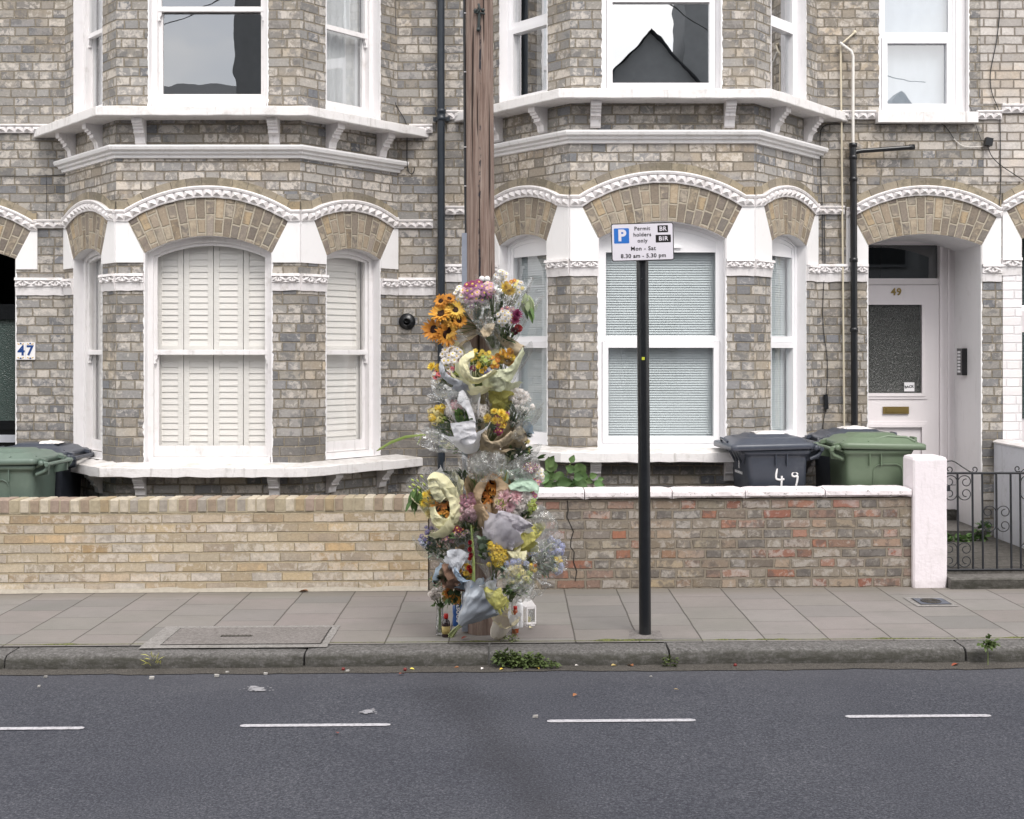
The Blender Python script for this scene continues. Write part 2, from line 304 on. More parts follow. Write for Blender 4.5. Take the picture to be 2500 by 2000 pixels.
def pave_mat():
    g = NT('paving_flags'); uv = g.coord('UV'); s = g.sep(uv); u, v = s[0], s[1]
    wv = g.n('TexNoise'); g.set(wv.inputs['Vector'], uv); wv.inputs['Scale'].default_value = 3; w = g.math('MULTIPLY', g.math('SUBTRACT', wv.outputs[0], .5), .012)
    Wd = .397
    cu = g.math('DIVIDE', g.math('ADD', u, w), Wd); k = g.math('FLOOR', cu); fu = g.math('FRACT', cu)
    rj = g.n('TexWhiteNoise', noise_dimensions='1D'); g.set(rj.inputs['W'], k)
    cv = g.math('ADD', g.math('DIVIDE', v, .405), g.math('ADD', g.math('MULTIPLY', k, .5), g.math('MULTIPLY', rj.outputs[0], .3)))
    r = g.math('FLOOR', cv); fv = g.math('FRACT', cv)
    du = g.math('MULTIPLY', g.math('MINIMUM', fu, g.math('SUBTRACT', 1., fu)), Wd); dv = g.math('MULTIPLY', g.math('MINIMUM', fv, g.math('SUBTRACT', 1., fv)), .405)
    dn = g.math('MULTIPLY', g.math('SUBTRACT', g.noise(uv, 45, 4, .6), .5), .006)
    du = g.math('ADD', du, dn); dv = g.math('ADD', dv, dn)
    ju = g.map(du, .0025, .0065, 1, 0, True); jv = g.math('MULTIPLY', g.map(dv, .0018, .005, 1, 0, True), .85); j = g.math('MAXIMUM', ju, jv)
    wn = g.n('TexWhiteNoise', noise_dimensions='3D'); g.set(wn.inputs['Vector'], g.comb(k, r, 2))
    c = g.ramp(wn.outputs[0], [(0, (.20, .188, .182, 1)), (.35, (.255, .232, .222, 1)), (.6, (.248, .216, .208, 1)), (.8, (.232, .216, .200, 1)), (1, (.272, .250, .242, 1))])
    n1 = g.noise(uv, 2.2, 6, .6); n2 = g.noise(g.scale(uv, 1, 5, 1), 12, 6, .7); n3 = g.noise(uv, 150, 2, .7)
    c = g.mix(g.map(n1, .4, .7, 0, .35), c, (.170, .162, .152, 1)); c = g.mix(g.map(n2, .5, .75, 0, .4), c, (.128, .115, .105, 1)); c = g.mix(g.map(n3, .35, .7, 0, .35), c, (.105, .098, .092, 1))
    sp = g.map(g.noise(uv, 30, 2, .6), .74, .77, 0, .55); c = g.mix(sp, c, (.074, .071, .067, 1))
    dirt = g.map(g.math('ADD', v, g.math('MULTIPLY', n2, .16)), 9.93, 10.14, 0, .6, True); c = g.mix(dirt, c, (.180, .160, .135, 1))
    moss = g.map(g.noise(uv, 5, 4, .7), .55, .65, 0, .8); jc = g.mix(moss, (.056, .050, .043, 1), (.076, .084, .034, 1)); c = g.mix(g.map(g.noise(uv, .8, 4, .65), .42, .62, 0, .5), c, g.mix(1.0, c, (.80, .85, .80, 1), 'MULTIPLY'))
    gum = g.map(g.voro(uv, 3.2), .035, .05, .45, 0); c = g.mix(gum, c, (.095, .092, .088, 1)); c = g.mix(g.math('MULTIPLY', j, .8), c, jc)
    h = g.math('ADD', g.math('MULTIPLY', g.math('SUBTRACT', 1., j), 1.), g.math('ADD', g.math('MULTIPLY', n2, .12), g.math('MULTIPLY', n3, .08)))
    h = g.math('ADD', h, g.math('MULTIPLY', wn.outputs[0], .3))
    return g.done(g.pbsdf(c, .85, g.bump(h, .6, .006), spec=.3))
def stone_mat(name, cols, sc=60, darkface=True):
    g = NT(name); p = g.coord(); n1 = g.noise(p, sc, 4, .75); n2 = g.noise(p, 3.5, 6, .65); n3 = g.noise(g.scale(p, 1, 1, 3), 11, 6, .7)
    c = g.ramp(n1, [(.3, cols[0]), (.5, cols[1]), (.7, cols[2])]); c = g.mix(g.map(g.noise(p, sc * .45, 3, .7), .45, .62, 0, .55), c, g.mix(1.0, c, (.5, .49, .47, 1), 'MULTIPLY')); c = g.mix(g.map(n2, .4, .68, 0, .4), c, g.mix(1.0, c, (.6, .6, .58, 1), 'MULTIPLY'))
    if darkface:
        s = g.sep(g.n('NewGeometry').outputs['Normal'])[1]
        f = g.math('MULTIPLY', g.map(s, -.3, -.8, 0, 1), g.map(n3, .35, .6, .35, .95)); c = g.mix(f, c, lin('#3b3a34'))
    return g.done(g.pbsdf(c, .88, g.bump(g.math('ADD', n1, g.math('MULTIPLY', n3, 1.2)), .8, .006), spec=.3))
M['road'] = road_mat(); M['pave'] = pave_mat()
M['granite'] = stone_mat('granite_kerb', [(.058, .056, .054, 1), (.130, .124, .120, 1), (.23, .22, .218, 1)])
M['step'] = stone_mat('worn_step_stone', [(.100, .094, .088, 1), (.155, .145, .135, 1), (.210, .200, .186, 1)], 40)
M['concrete'] = stone_mat('cover_concrete', [(.140, .130, .124, 1), (.210, .192, .184, 1), (.280, .260, .250, 1)], 90, False)
M['conc_pale'] = stone_mat('cover_frame', [(.19, .18, .17, 1), (.28, .265, .255, 1), (.35, .335, .325, 1)], 90, False)
M['gutter'] = stone_mat('gutter_grit', [(.030, .028, .026, 1), (.080, .072, .064, 1), (.160, .145, .128, 1)], 130, False)
M['garden'] = stone_mat('front_garden_slabs', [(.078, .072, .064, 1), (.120, .112, .102, 1), (.165, .155, .138, 1)], 30, False)

def sheet(mb, x0, x1, y0, y1, z, nx=1, uv=True):
    for i in range(nx):
        a = x0 + (x1 - x0) * i / nx; b = x0 + (x1 - x0) * (i + 1) / nx
        mb.face([(a, y0, z + zg(a)), (b, y0, z + zg(b)), (b, y1, z + zg(b)), (a, y1, z + zg(a))], [(a, y0), (b, y0), (b, y1), (a, y1)])
m = MB(); sheet(m, -150, 150, -150, 150, -1.3); struct(m, 'ground', M['garden'])
m = MB(); sheet(m, -30, 30, .6, 8.1, -.095, 1); struct(m, 'road', M['road'])
m = MB(); sheet(m, -30, 30, 8.3, 10.35, 0, 1); struct(m, 'pavement', M['pave'])
m = MB(); sheet(m, -30, 30, -3.6, .6, 0, 1); struct(m, 'far_pavement', M['pave'])
m = MB(); sheet(m, -30, 30, 10.3, 14.2, .03, 1); struct(m, 'front_garden_ground', M['garden'])
# gutter grit: an uneven thin strip along the kerb
m = MB(); rows = [[], []]; xs = [-6 + .06 * i for i in range(201)]
for x in xs:
    rows[0].append((x, 7.93 + .05 * noise.noise((x * 1.7, 0, 3)) + .03 * noise.noise((x * 9, 2, 3)), -.091 + zg(x)))
    rows[1].append((x, 8.09, -.082 + zg(x)))
m.grid(rows); struct(m, 'gutter', M['gutter'])
# kerb: granite blocks with worn rounded arris and open joints
m = MB(); joints = [-14, -11.6, -9.4, -7.2, -5.1, -3.07, at(744, 1600, 8.1).x, at(1194, 1600, 8.1).x, at(1633, 1600, 8.1).x, 2.75, 4.6, 6.8, 9.0, 11.5, 14]
for a, b in zip(joints, joints[1:]):
    a += .006; b -= .006; n = max(2, int((b - a) / .06)); rows = []
    dz = random.uniform(-.006, .004); dy = random.uniform(-.008, .008)
    for i in range(n + 1):
        x = a + (b - a) * i / n; e = .012 if i in (0, n) else 0
        w = lambda q: .007 * noise.noise((x * 5, q, 1)) + .004 * noise.noise((x * 21, q, 5))
        z = zg(x) + dz
        rows.append([(x, 8.335, z - .003), (x, 8.2, z + w(1) * .5 - e * .3), (x, 8.105 + dy, z - .001 + w(2) * .6 - e * .4), (x, 8.075 + dy + w(3), z - .012 - e), (x, 8.06 + dy + w(4) + e, z - .03), (x, 8.052 + dy + w(5) * 1.6 + e, z - .065), (x, 8.05 + dy + e, z - .13)])
    m.grid(rows); m.face(rows[0] ); m.face(list(reversed(rows[-1])))
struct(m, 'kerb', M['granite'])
g = NT('kerb_moss'); c = g.mix(g.map(g.noise(g.coord(), 60, 4, .7), .4, .6), lin('#3f4129'), lin('#6b6f3e')); M['moss'] = g.done(g.pbsdf(c, .95, g.bump(g.noise(g.coord(), 120, 3), 1, .006)))
m = MB(); rows = [[], [], []]
for k in range(700):
    x = -4.5 + 9 * k / 699; w = max(0, noise.noise((x * 2.3, 0, 9)) * 1.3 + noise.noise((x * 11, 0, 4)) * .7 + (.25 if x > .5 else -.1)) * .022
    rows[0].append((x, 8.335 - w * .6, zg(x) + .001)); rows[1].append((x, 8.342, zg(x) + .002 + w * .35)); rows[2].append((x, 8.35 + w * .6, zg(x) + .001))
m.grid(rows); o = m.build('moss', M['moss']); o['kind'] = 'stuff'
# parking-bay dashes
def dash(px0, px1, py0, py1, i):
    a = at(px0, py0, 1); b = at(px1, py1, 1)
    D0 = FPX * 1.895 / (py0 - YH); x0 = (px0 - CX) / FPX * D0; x1 = (px1 - CX) / FPX * D0
    mb = MB(); rows = [[], []]; n = 40
    for k in range(n + 1):
        x = x0 + (x1 - x0) * k / n; e = .012 * (k in (0, n))
        rows[0].append((x, D0 - .024 + .003 * noise.noise((x * 30, 1, i)) + e, -.0905 + zg(x))); rows[1].append((x, D0 + .024 + .003 * noise.noise((x * 30, 5, i)) - e, -.0905 + zg(x)))
    mb.grid(rows); struct(mb, 'road_marking', M['line'])
g = NT('worn_line_paint'); p = g.coord(); c = g.mix(g.map(g.noise(p, 50, 5, .8), .45, .62, 0, .8), lin('#b3b1b6'), lin('#77767b')); M['line'] = g.done(g.pbsdf(c, .7))
for i, (a, b, y) in enumerate([(-120, 205, 1769), (586, 953, 1766), (1336, 1698, 1760), (2064, 2419, 1754)]): dash(a, b, y + 3, y + 3, i)

# ------------------------------------------------------------------ houses
YW, YB = 12.0, 11.1
class Pan:
    """A vertical wall plane: origin O, horizontal direction d; outward normal n."""
    def __init__(s, O, E, uo=0):
        s.O = Vector((O[0], O[1], 0)); E = Vector((E[0], E[1], 0)); s.L = (E - s.O).length; s.d = (E - s.O).normalized(); s.n = Vector((s.d.y, -s.d.x, 0)); s.uo = uo
    def p(s, a, z, off=0): return s.O + s.d * a + s.n * off + Vector((0, 0, z))
    def face(s, mb, q, off=0, mi=0, flip=False):
        pts = [s.p(a, z, off) for a, z in q]; uv = [(a + s.uo, z) for a, z in q]
        if flip: pts.reverse(); uv.reverse()
        mb.face(pts, uv, mi)
    def box(s, mb, a0, a1, z0, z1, o0, o1, mi=0):
        c = s.p((a0+a1)/2, (z0+z1)/2, (o0+o1)/2); mb.box(c, s.d * (a1-a0)/2, -s.n * (o1-o0)/2, (0,0,(z1-z0)/2), mi)
    def prism(s, mb, poly, o0, o1, mi=0):
        s.face(mb, poly, o1, mi); n = len(poly)
        for i in range(n):
            a, b = poly[i], poly[(i+1) % n]
            mb.face([s.p(*a, o1), s.p(*a, o0), s.p(*b, o0), s.p(*b, o1)], [(a[0]+a[1], 0), (a[0]+a[1], .03), (b[0]+b[1], .03), (b[0]+b[1], 0)], mi)
def arc(s0, s1, zs, zc, n=20, inset=0):
    """points of a segmental arch from (s0,zs) over the crown zc to (s1,zs)"""
    if abs(zc - zs) < 1e-5: return [(s0, zs), (s1, zs)]
    h = (s1 - s0) / 2; r = zc - zs; Rr = (h*h + r*r) / (2*r); cx = (s0+s1)/2; cz = zc - Rr; a = math.asin(min(1, h / Rr))
    return [(cx + (Rr - inset) * math.sin(-a + 2*a*i/n), cz + (Rr - inset) * math.cos(-a + 2*a*i/n)) for i in range(n+1)]
def wall(mb, pan, z0, z1, ops):
    s = 0
    for (a, b, zb, zs, zc) in sorted(ops):
        pan.face(mb, [(s, z0), (a, z0), (a, z1), (s, z1)])
        if zb > z0: pan.face(mb, [(a, z0), (b, z0), (b, zb), (a, zb)])
        if zc < z1:
            P = arc(a, b, zs, zc)
            for q, r in zip(P, P[1:]): pan.face(mb, [q, r, (r[0], z1), (q[0], z1)])
        s = b
    pan.face(mb, [(s, z0), (pan.L, z0), (pan.L, z1), (s, z1)])
def lip(mb, pan, op, w=.018, off=.003, bottom=False):
    """ragged painted edge lapping on to the brick"""
    a, b, zb, zs, zc = op; P = []
    n = int((zs - zb) / .02)
    P += [(a, zb + (zs - zb) * i / n, -1, 0) for i in range(n)]
    A = arc(a, b, zs, zc, 50); P += [(x, z, (x - (a+b)/2) * .25, 1) for x, z in A]
    P += [(b, zs - (zs - zb) * i / n, 1, 0) for i in range(1, n + 1)]
    rows = [[], []]
    for x, z, nx, nz in P:
        l = math.hypot(nx, nz); j = w * (.45 + .9 * abs(noise.noise((x * 31, z * 31, pan.O.x))) + .3 * noise.noise((x*90, z*90, 1)))
        rows[0].append(pan.p(x - nx/l*.001, z - nz/l*.001, off)); rows[1].append(pan.p(x + nx/l*j, z + nz/l*j, off))
    mb.grid(rows, sm=False)
def reveal(mb, pan, op, dep):
    a, b, zb, zs, zc = op; P = [(a, zb)] + arc(a, b, zs, zc) + [(b, zb)]
    for q, r in zip(P, P[1:]): mb.face([pan.p(*q, .004), pan.p(*r, .004), pan.p(*r, -dep), pan.p(*q, -dep)])
    mb.face([pan.p(a, zb, .004), pan.p(a, zb, -dep), pan.p(b, zb, -dep), pan.p(b, zb, .004)])
def ring(mb, pan, op, w, o1, o0, wb=None, mi=0):
    """arched frame: outer = op, members w wide, from offset o1 (front) back to o0"""
    a, b, zb, zs, zc = op; wb = wb or w
    outp = [(a, zb)] + arc(a, b, zs, zc) + [(b, zb)]
    inn = [(a + w, zb + wb)] + (arc(a + w, b - w, zs - w * .4 if zc > zs else zs - w, zc - w)) + [(b - w, zb + wb)]
    if len(outp) != len(inn): inn = inn[:len(outp)]
    n = len(outp)
    for i in range(n):
        j = (i + 1) % n; q, r, u, v = outp[i], outp[j], inn[j], inn[i]
        mb.face([pan.p(*v, o1), pan.p(*u, o1), pan.p(*r, o1), pan.p(*q, o1)], mi=mi)
        mb.face([pan.p(*u, o1), pan.p(*v, o1), pan.p(*v, o0), pan.p(*u, o0)], mi=mi)
        mb.face([pan.p(*q, o1), pan.p(*r, o1), pan.p(*r, o0), pan.p(*q, o0)], mi=mi)
    return (a + w, b - w, zb + wb, (zs - w * .4 if zc > zs else zs - w), zc - w)
def pane_part(pan, a, b, z0, z1, off, mat, parent, name='pane'):
    mb = MB(); pan.box(mb, a, b, z0, z1, off - .006, off); return mb.build(name, mat, parent)
def louvres(pan, a, b, z0, z1, off, pitch, mat, parent, name, stile=.035, tilt=.012, h=.9, rail=.05, curve=False):
    mb = MB()
    if stile:
        pan.box(mb, a, a + stile, z0, z1, off - .025, off); pan.box(mb, b - stile, b, z0, z1, off - .025, off)
        pan.box(mb, a + stile, b - stile, z0, z0 + rail, off - .024, off - .001); pan.box(mb, a + stile, b - stile, z1 - rail, z1, off - .024, off - .001)
    else: rail = 0
    n = int((z1 - z0 - 2 * rail) / pitch); p = (z1 - z0 - 2 * rail) / n
    for i in range(n):
        zz = z0 + rail + p * i; t = random.uniform(.85, 1.1) * tilt
        mb.face([pan.p(a + stile, zz, off - .004), pan.p(b - stile, zz, off - .004), pan.p(b - stile, zz + p * h, off - .006 - t), pan.p(a + stile, zz + p * h, off - .006 - t)])
        mb.face([pan.p(a + stile, zz, off - .004), pan.p(a + stile, zz, off - .010), pan.p(b - stile, zz, off - .010), pan.p(b - stile, zz, off - .004)])
        mb.face([pan.p(b - stile, zz, off - .010), pan.p(a + stile, zz, off - .010), pan.p(a + stile, zz + p * h, off - .012 - t), pan.p(b - stile, zz + p * h, off - .012 - t)])
    return mb.build(name, mat, parent)
def band(mb, pan, P, t, o0=0.0, pyr=True, pitch=.078):
    """dogtooth string along the lower-edge polyline P: flat band, rolled top edge and pyramids"""
    L = [0]
    for q, r in zip(P, P[1:]): L.append(L[-1] + math.dist(q, r))
    def pos(l):
        for i in range(len(P) - 1):
            if l <= L[i+1] or i == len(P) - 2:
                f = (l - L[i]) / max(1e-6, L[i+1] - L[i]); q, r = P[i], P[i+1]
                return (q[0] + (r[0]-q[0]) * f, q[1] + (r[1]-q[1]) * f)
    def frame(l):
        a = pos(max(0, l - .03)); b = pos(min(L[-1], l + .03)); c = pos(l); tx, tz = b[0]-a[0], b[1]-a[1]; m = math.hypot(tx, tz) or 1
        return c, (tx/m, tz/m), (-tz/m, tx/m)
    n = max(2, int(L[-1] / .025)); rows = []
    prof = [(0, 0), (0, .022), (.10, .026), (.16, .020), (.70, .020), (.74, .036), (.9, .042), (1.0, .034), (1.02, 0)]
    for i in range(n + 1):
        c, tt, nn = frame(L[-1] * i / n); j = .004 * noise.noise((c[0] * 14, c[1] * 14, 3))
        rows.append([pan.p(c[0] + nn[0] * k * t, c[1] + nn[1] * (k * t + (j if k in (0, 1.02) else 0)), o0 + o) for k, o in prof])
    mb.grid([list(r) for r in rows], sm=False)
    mb.face(rows[0]); mb.face(list(reversed(rows[-1])))
    if pyr:
        m = max(1, round(L[-1] / pitch)); p = L[-1] / m
        for i in range(m):
            c, tt, nn = frame(p * (i + .5)); q = []
            for sx, sz in ((-1, .13), (1, .13), (1, .74), (-1, .74)):
                q.append(pan.p(c[0] + tt[0]*sx*p*.49 + nn[0]*sz*t, c[1] + tt[1]*sx*p*.49 + nn[1]*sz*t, o0 + .021))
            ap = pan.p(c[0] + nn[0]*.42*t, c[1] + nn[1]*.42*t, o0 + .055)
            for k in range(4): mb.face([q[k], q[(k+1) % 4], ap])
            # drilled eye on the lower face
    return rows
def eyes(mb, pan, P, t, o0, pitch):
    pass
def offpath(pts, off, wall_ends=True):
    """offset a plan polyline outward; end points slide along the wall line"""
    out = []; n = len(pts); ds = [(Vector(pts[i+1]) - Vector(pts[i])).normalized() for i in range(n-1)]; ns = [Vector((d.y, -d.x)) for d in ds]
    for i in range(n):
        if i == 0 or i == n - 1:
            nn = ns[0] if i == 0 else ns[-1]
            if wall_ends and abs(nn.x) > .2: out.append(Vector((pts[i][0] + off / nn.x, pts[i][1])))
            else: out.append(Vector(pts[i]) + nn * off)
        else:
            b = (ns[i-1] + ns[i]).normalized(); out.append(Vector(pts[i]) + b * (off / b.dot(ns[i])))
    return out
def loft(mb, pts, prof, wall_ends=True, jit=0, sub=.08, caps=True):
    """moulding with profile (offset, z) round a plan polyline"""
    cols = []
    for off, z in prof:
        op = offpath(pts, off, wall_ends); fine = []
        for a, b, ra, rb in zip(op, op[1:], pts, pts[1:]):
            k = max(1, int((Vector(rb) - Vector(ra)).length / sub))
            fine += [a.lerp(b, i / k) for i in range(k)]
        fine.append(op[-1]); cols.append([(p.x, p.y, z + (jit * noise.noise((p.x * 13, p.y * 13, z * 9)))) for p in fine])
    rows = [[c[i] for c in cols] for i in range(len(cols[0]))]
    mb.grid(rows, sm=False)
    if caps: mb.face(list(reversed(rows[0]))); mb.face(rows[-1])
def capital(pans, z0, z1, parent):
    """painted capital band with a plain foot and a carved leaf row: list of (pan, a0, a1)"""
    mb = MB(); zm = z0 + (z1 - z0) * .46; h = z1 - z0
    for pan, a0, a1 in pans:
        n = max(2, int((a1 - a0) / .02)); rows = []
        for i in range(n + 1):
            a = a0 + (a1 - a0) * i / n; w = .006 * noise.noise((a * 11, pan.O.x, 1)); d = .005 * noise.noise((a * 25, 2, pan.O.y))
            rows.append([pan.p(a, z0 + w * 1.2, 0), pan.p(a, z0 + w * 1.2, .012 + d), pan.p(a, zm, .020 + d), pan.p(a, zm + h * .04, .030), pan.p(a, zm + h * .34, .024 + d), pan.p(a, z1 - h * .17, .030), pan.p(a, z1 - h * .15, .046 + d), pan.p(a, z1 + w * .5, .042), pan.p(a, z1 + w * .5, 0)])
        mb.grid(rows, sm=False); mb.face(rows[0]); mb.face(list(reversed(rows[-1])))
        m = max(1, round((a1 - a0) / .125)); p = (a1 - a0) / m
        for i in range(m):
            c = a0 + p * (i + .5); zb = zm + h * .06; zt = z1 - h * .17
            for sx in (-1, 1):      # chevron leaves and a drop between
                mb.tube([pan.p(c + sx * p * .44, zb + (zt - zb) * .30, .024), pan.p(c + sx * p * .26, zb + (zt-zb) * .55, .036), pan.p(c + sx * p * .04, zt, .030)], [.008, .014, .009], 6)
                mb.tube([pan.p(c + sx * p * .34, zb + (zt-zb) * .95, .026), pan.p(c + sx * p * .17, zb + (zt-zb) * .18, .040), pan.p(c + sx * p * .09, zb, .028)], [.007, .012, .005], 6)
            mb.tube([pan.p(c, zb + (zt-zb) * .1, .03), pan.p(c, zb + (zt-zb) * .75, .034)], [.012, .006], 6)
    return mb.build('capital_band', M['paint_old'], parent)
def corbel(pan, a, z1, parent, h=.21, w=.085, proj=.15):
    """scrolled bracket in side profile"""
    prof = [(0, 0), (.03, 0), (.045, .012), (.055, .06), (.085, .085), (.105, .088), (.092, .10), (.095, .118), (.115, .122), (.118, .14), (.140, .145), (.142, .16), (.165, .165), (.168, .21), (0, .21)]
    prof = [(o * proj / .168, z * h / .21) for o, z in prof]
    mb = MB(); L = [pan.p(a - w/2, z1 - h + z, o) for o, z in prof]; Rr = [pan.p(a + w/2, z1 - h + z, o) for o, z in prof]
    n = len(prof)
    for i in range(n - 1): mb.face([L[i], Rr[i], Rr[i+1], L[i+1]])
    mb.face(list(reversed(L))); mb.face(Rr)
    return mb.build('bracket', M['paint_old'], parent)
def voussoirs(pan, ain, aout, parent, off=.006):
    mb = MB(); L = 0
    for i in range(len(ain) - 1):
        q, r, u, v = ain[i], ain[i+1], aout[i+1], aout[i]
        dl = (math.dist(q, r) + math.dist(u, v)) / 2; H1, H2 = math.dist(q, v), math.dist(r, u)
        mb.face([pan.p(*q, off), pan.p(*r, off), pan.p(*u, off), pan.p(*v, off)], [(L, 0), (L + dl, 0), (L + dl, H2), (L, H1)]); L += dl
    return mb.build('brick_arch', M['arch'], parent)
def rimcourse(mb, pan, P, t, off=.012):
    L = 0; N = []
    for i in range(len(P)):
        a = P[max(0, i-1)]; b = P[min(len(P)-1, i+1)]; m = math.dist(a, b) or 1; N.append((-(b[1]-a[1])/m, (b[0]-a[0])/m))
    for i in range(len(P) - 1):
        q, r = P[i], P[i+1]; dl = math.dist(q, r); u = (r[0] + N[i+1][0]*t, r[1] + N[i+1][1]*t); v = (q[0] + N[i][0]*t, q[1] + N[i][1]*t)
        mb.face([pan.p(*q, off), pan.p(*r, off), pan.p(*u, off), pan.p(*v, off)], [(L, .01), (L+dl, .01), (L+dl, .01 + t), (L, .01 + t)])
        mb.face([pan.p(*v, off), pan.p(*u, off), pan.p(*u, 0), pan.p(*v, 0)], [(L, .2), (L+dl, .2), (L+dl, .25), (L, .25)]); L += dl
def room(mb, x0, x1, y0, y1, z0, z1):
    P = [(x0,y0,z0),(x1,y0,z0),(x1,y1,z0),(x0,y1,z0),(x0,y0,z1),(x1,y0,z1),(x1,y1,z1),(x0,y1,z1)]
    for q in ((0,1,2,3),(4,7,6,5),(3,2,6,7),(0,3,7,4),(1,5,6,2)): mb.face([P[i] for i in q])
def sash_window(pan, op, parent, zr, setb, mats, blind=None, old=True, rectinner=True, label=None):
    """op opening; zr centre of the meeting rail; old = timber sliding sash, else upvc"""
    a, b, zb, zs, zc = op; mt = M['timber'] if old else M['upvc']
    mb = MB(); w = .045 if old else .03
    inn = ring(mb, pan, op, w, -setb, -setb - .1, .05 if old else .045)
    ia, ib, izb, izs, izc = inn
    if old:
        top = (ia, ib, zr - .015, izs, izc); in2 = ring(mb, pan, top, .028, -setb - .025, -setb - .05, .035)
        bot = (ia, ib, izb, zr + .02, zr + .02); in3 = ring(mb, pan, bot, .032, -setb - .055, -setb - .085, .09)
        pan.box(mb, ia, ib, zr - .022, zr + .014, -setb - .054, -setb - .018)
        pan.box(mb, a + .02, b - .02, zb - .004, zb + .05, -setb - .03, -setb + .03)
        for x, s in ((ia, 1), (ib, -1)):    # sash horns
            pan.prism(mb, [(x, zr - .02), (x + s*.03, zr - .02), (x + s*.028, zr - .05), (x + s*.014, zr - .075), (x + s*.02, zr - .095), (x, zr - .1)][::s], -setb - .05, -setb - .022)
    else:
        W2 = .05
        top = (ia, ib, zr - .02, izs, izc); in2 = ring(mb, pan, top, .035, -setb - .012, -setb - .06, .05)
        bot = (ia + .004, ib - .004, izb, zr - .022, zr - .022); in3 = ring(mb, pan, bot, W2, -setb + .006, -setb - .06, .055)
    wo = mb.build('window', mt, parent)
    if label: wo['label'] = label
    og = -setb - (.04 if old else .035)
    if not rectinner:
        q = (in2[0], in2[1], in2[2], in2[3], in2[4])
    # upper and lower panes (upper one reaches behind the arched head)
    pane_part(pan, in2[0] - .01, in2[1] + .01, in2[2] - .01, max(in2[3], in2[4]) + .002, og, mats, wo)
    pane_part(pan, in3[0] - .01, in3[1] + .01, in3[2] - .01, in3[4] + .01, og - (.03 if old else 0), mats, wo)
    return wo, in2, in3

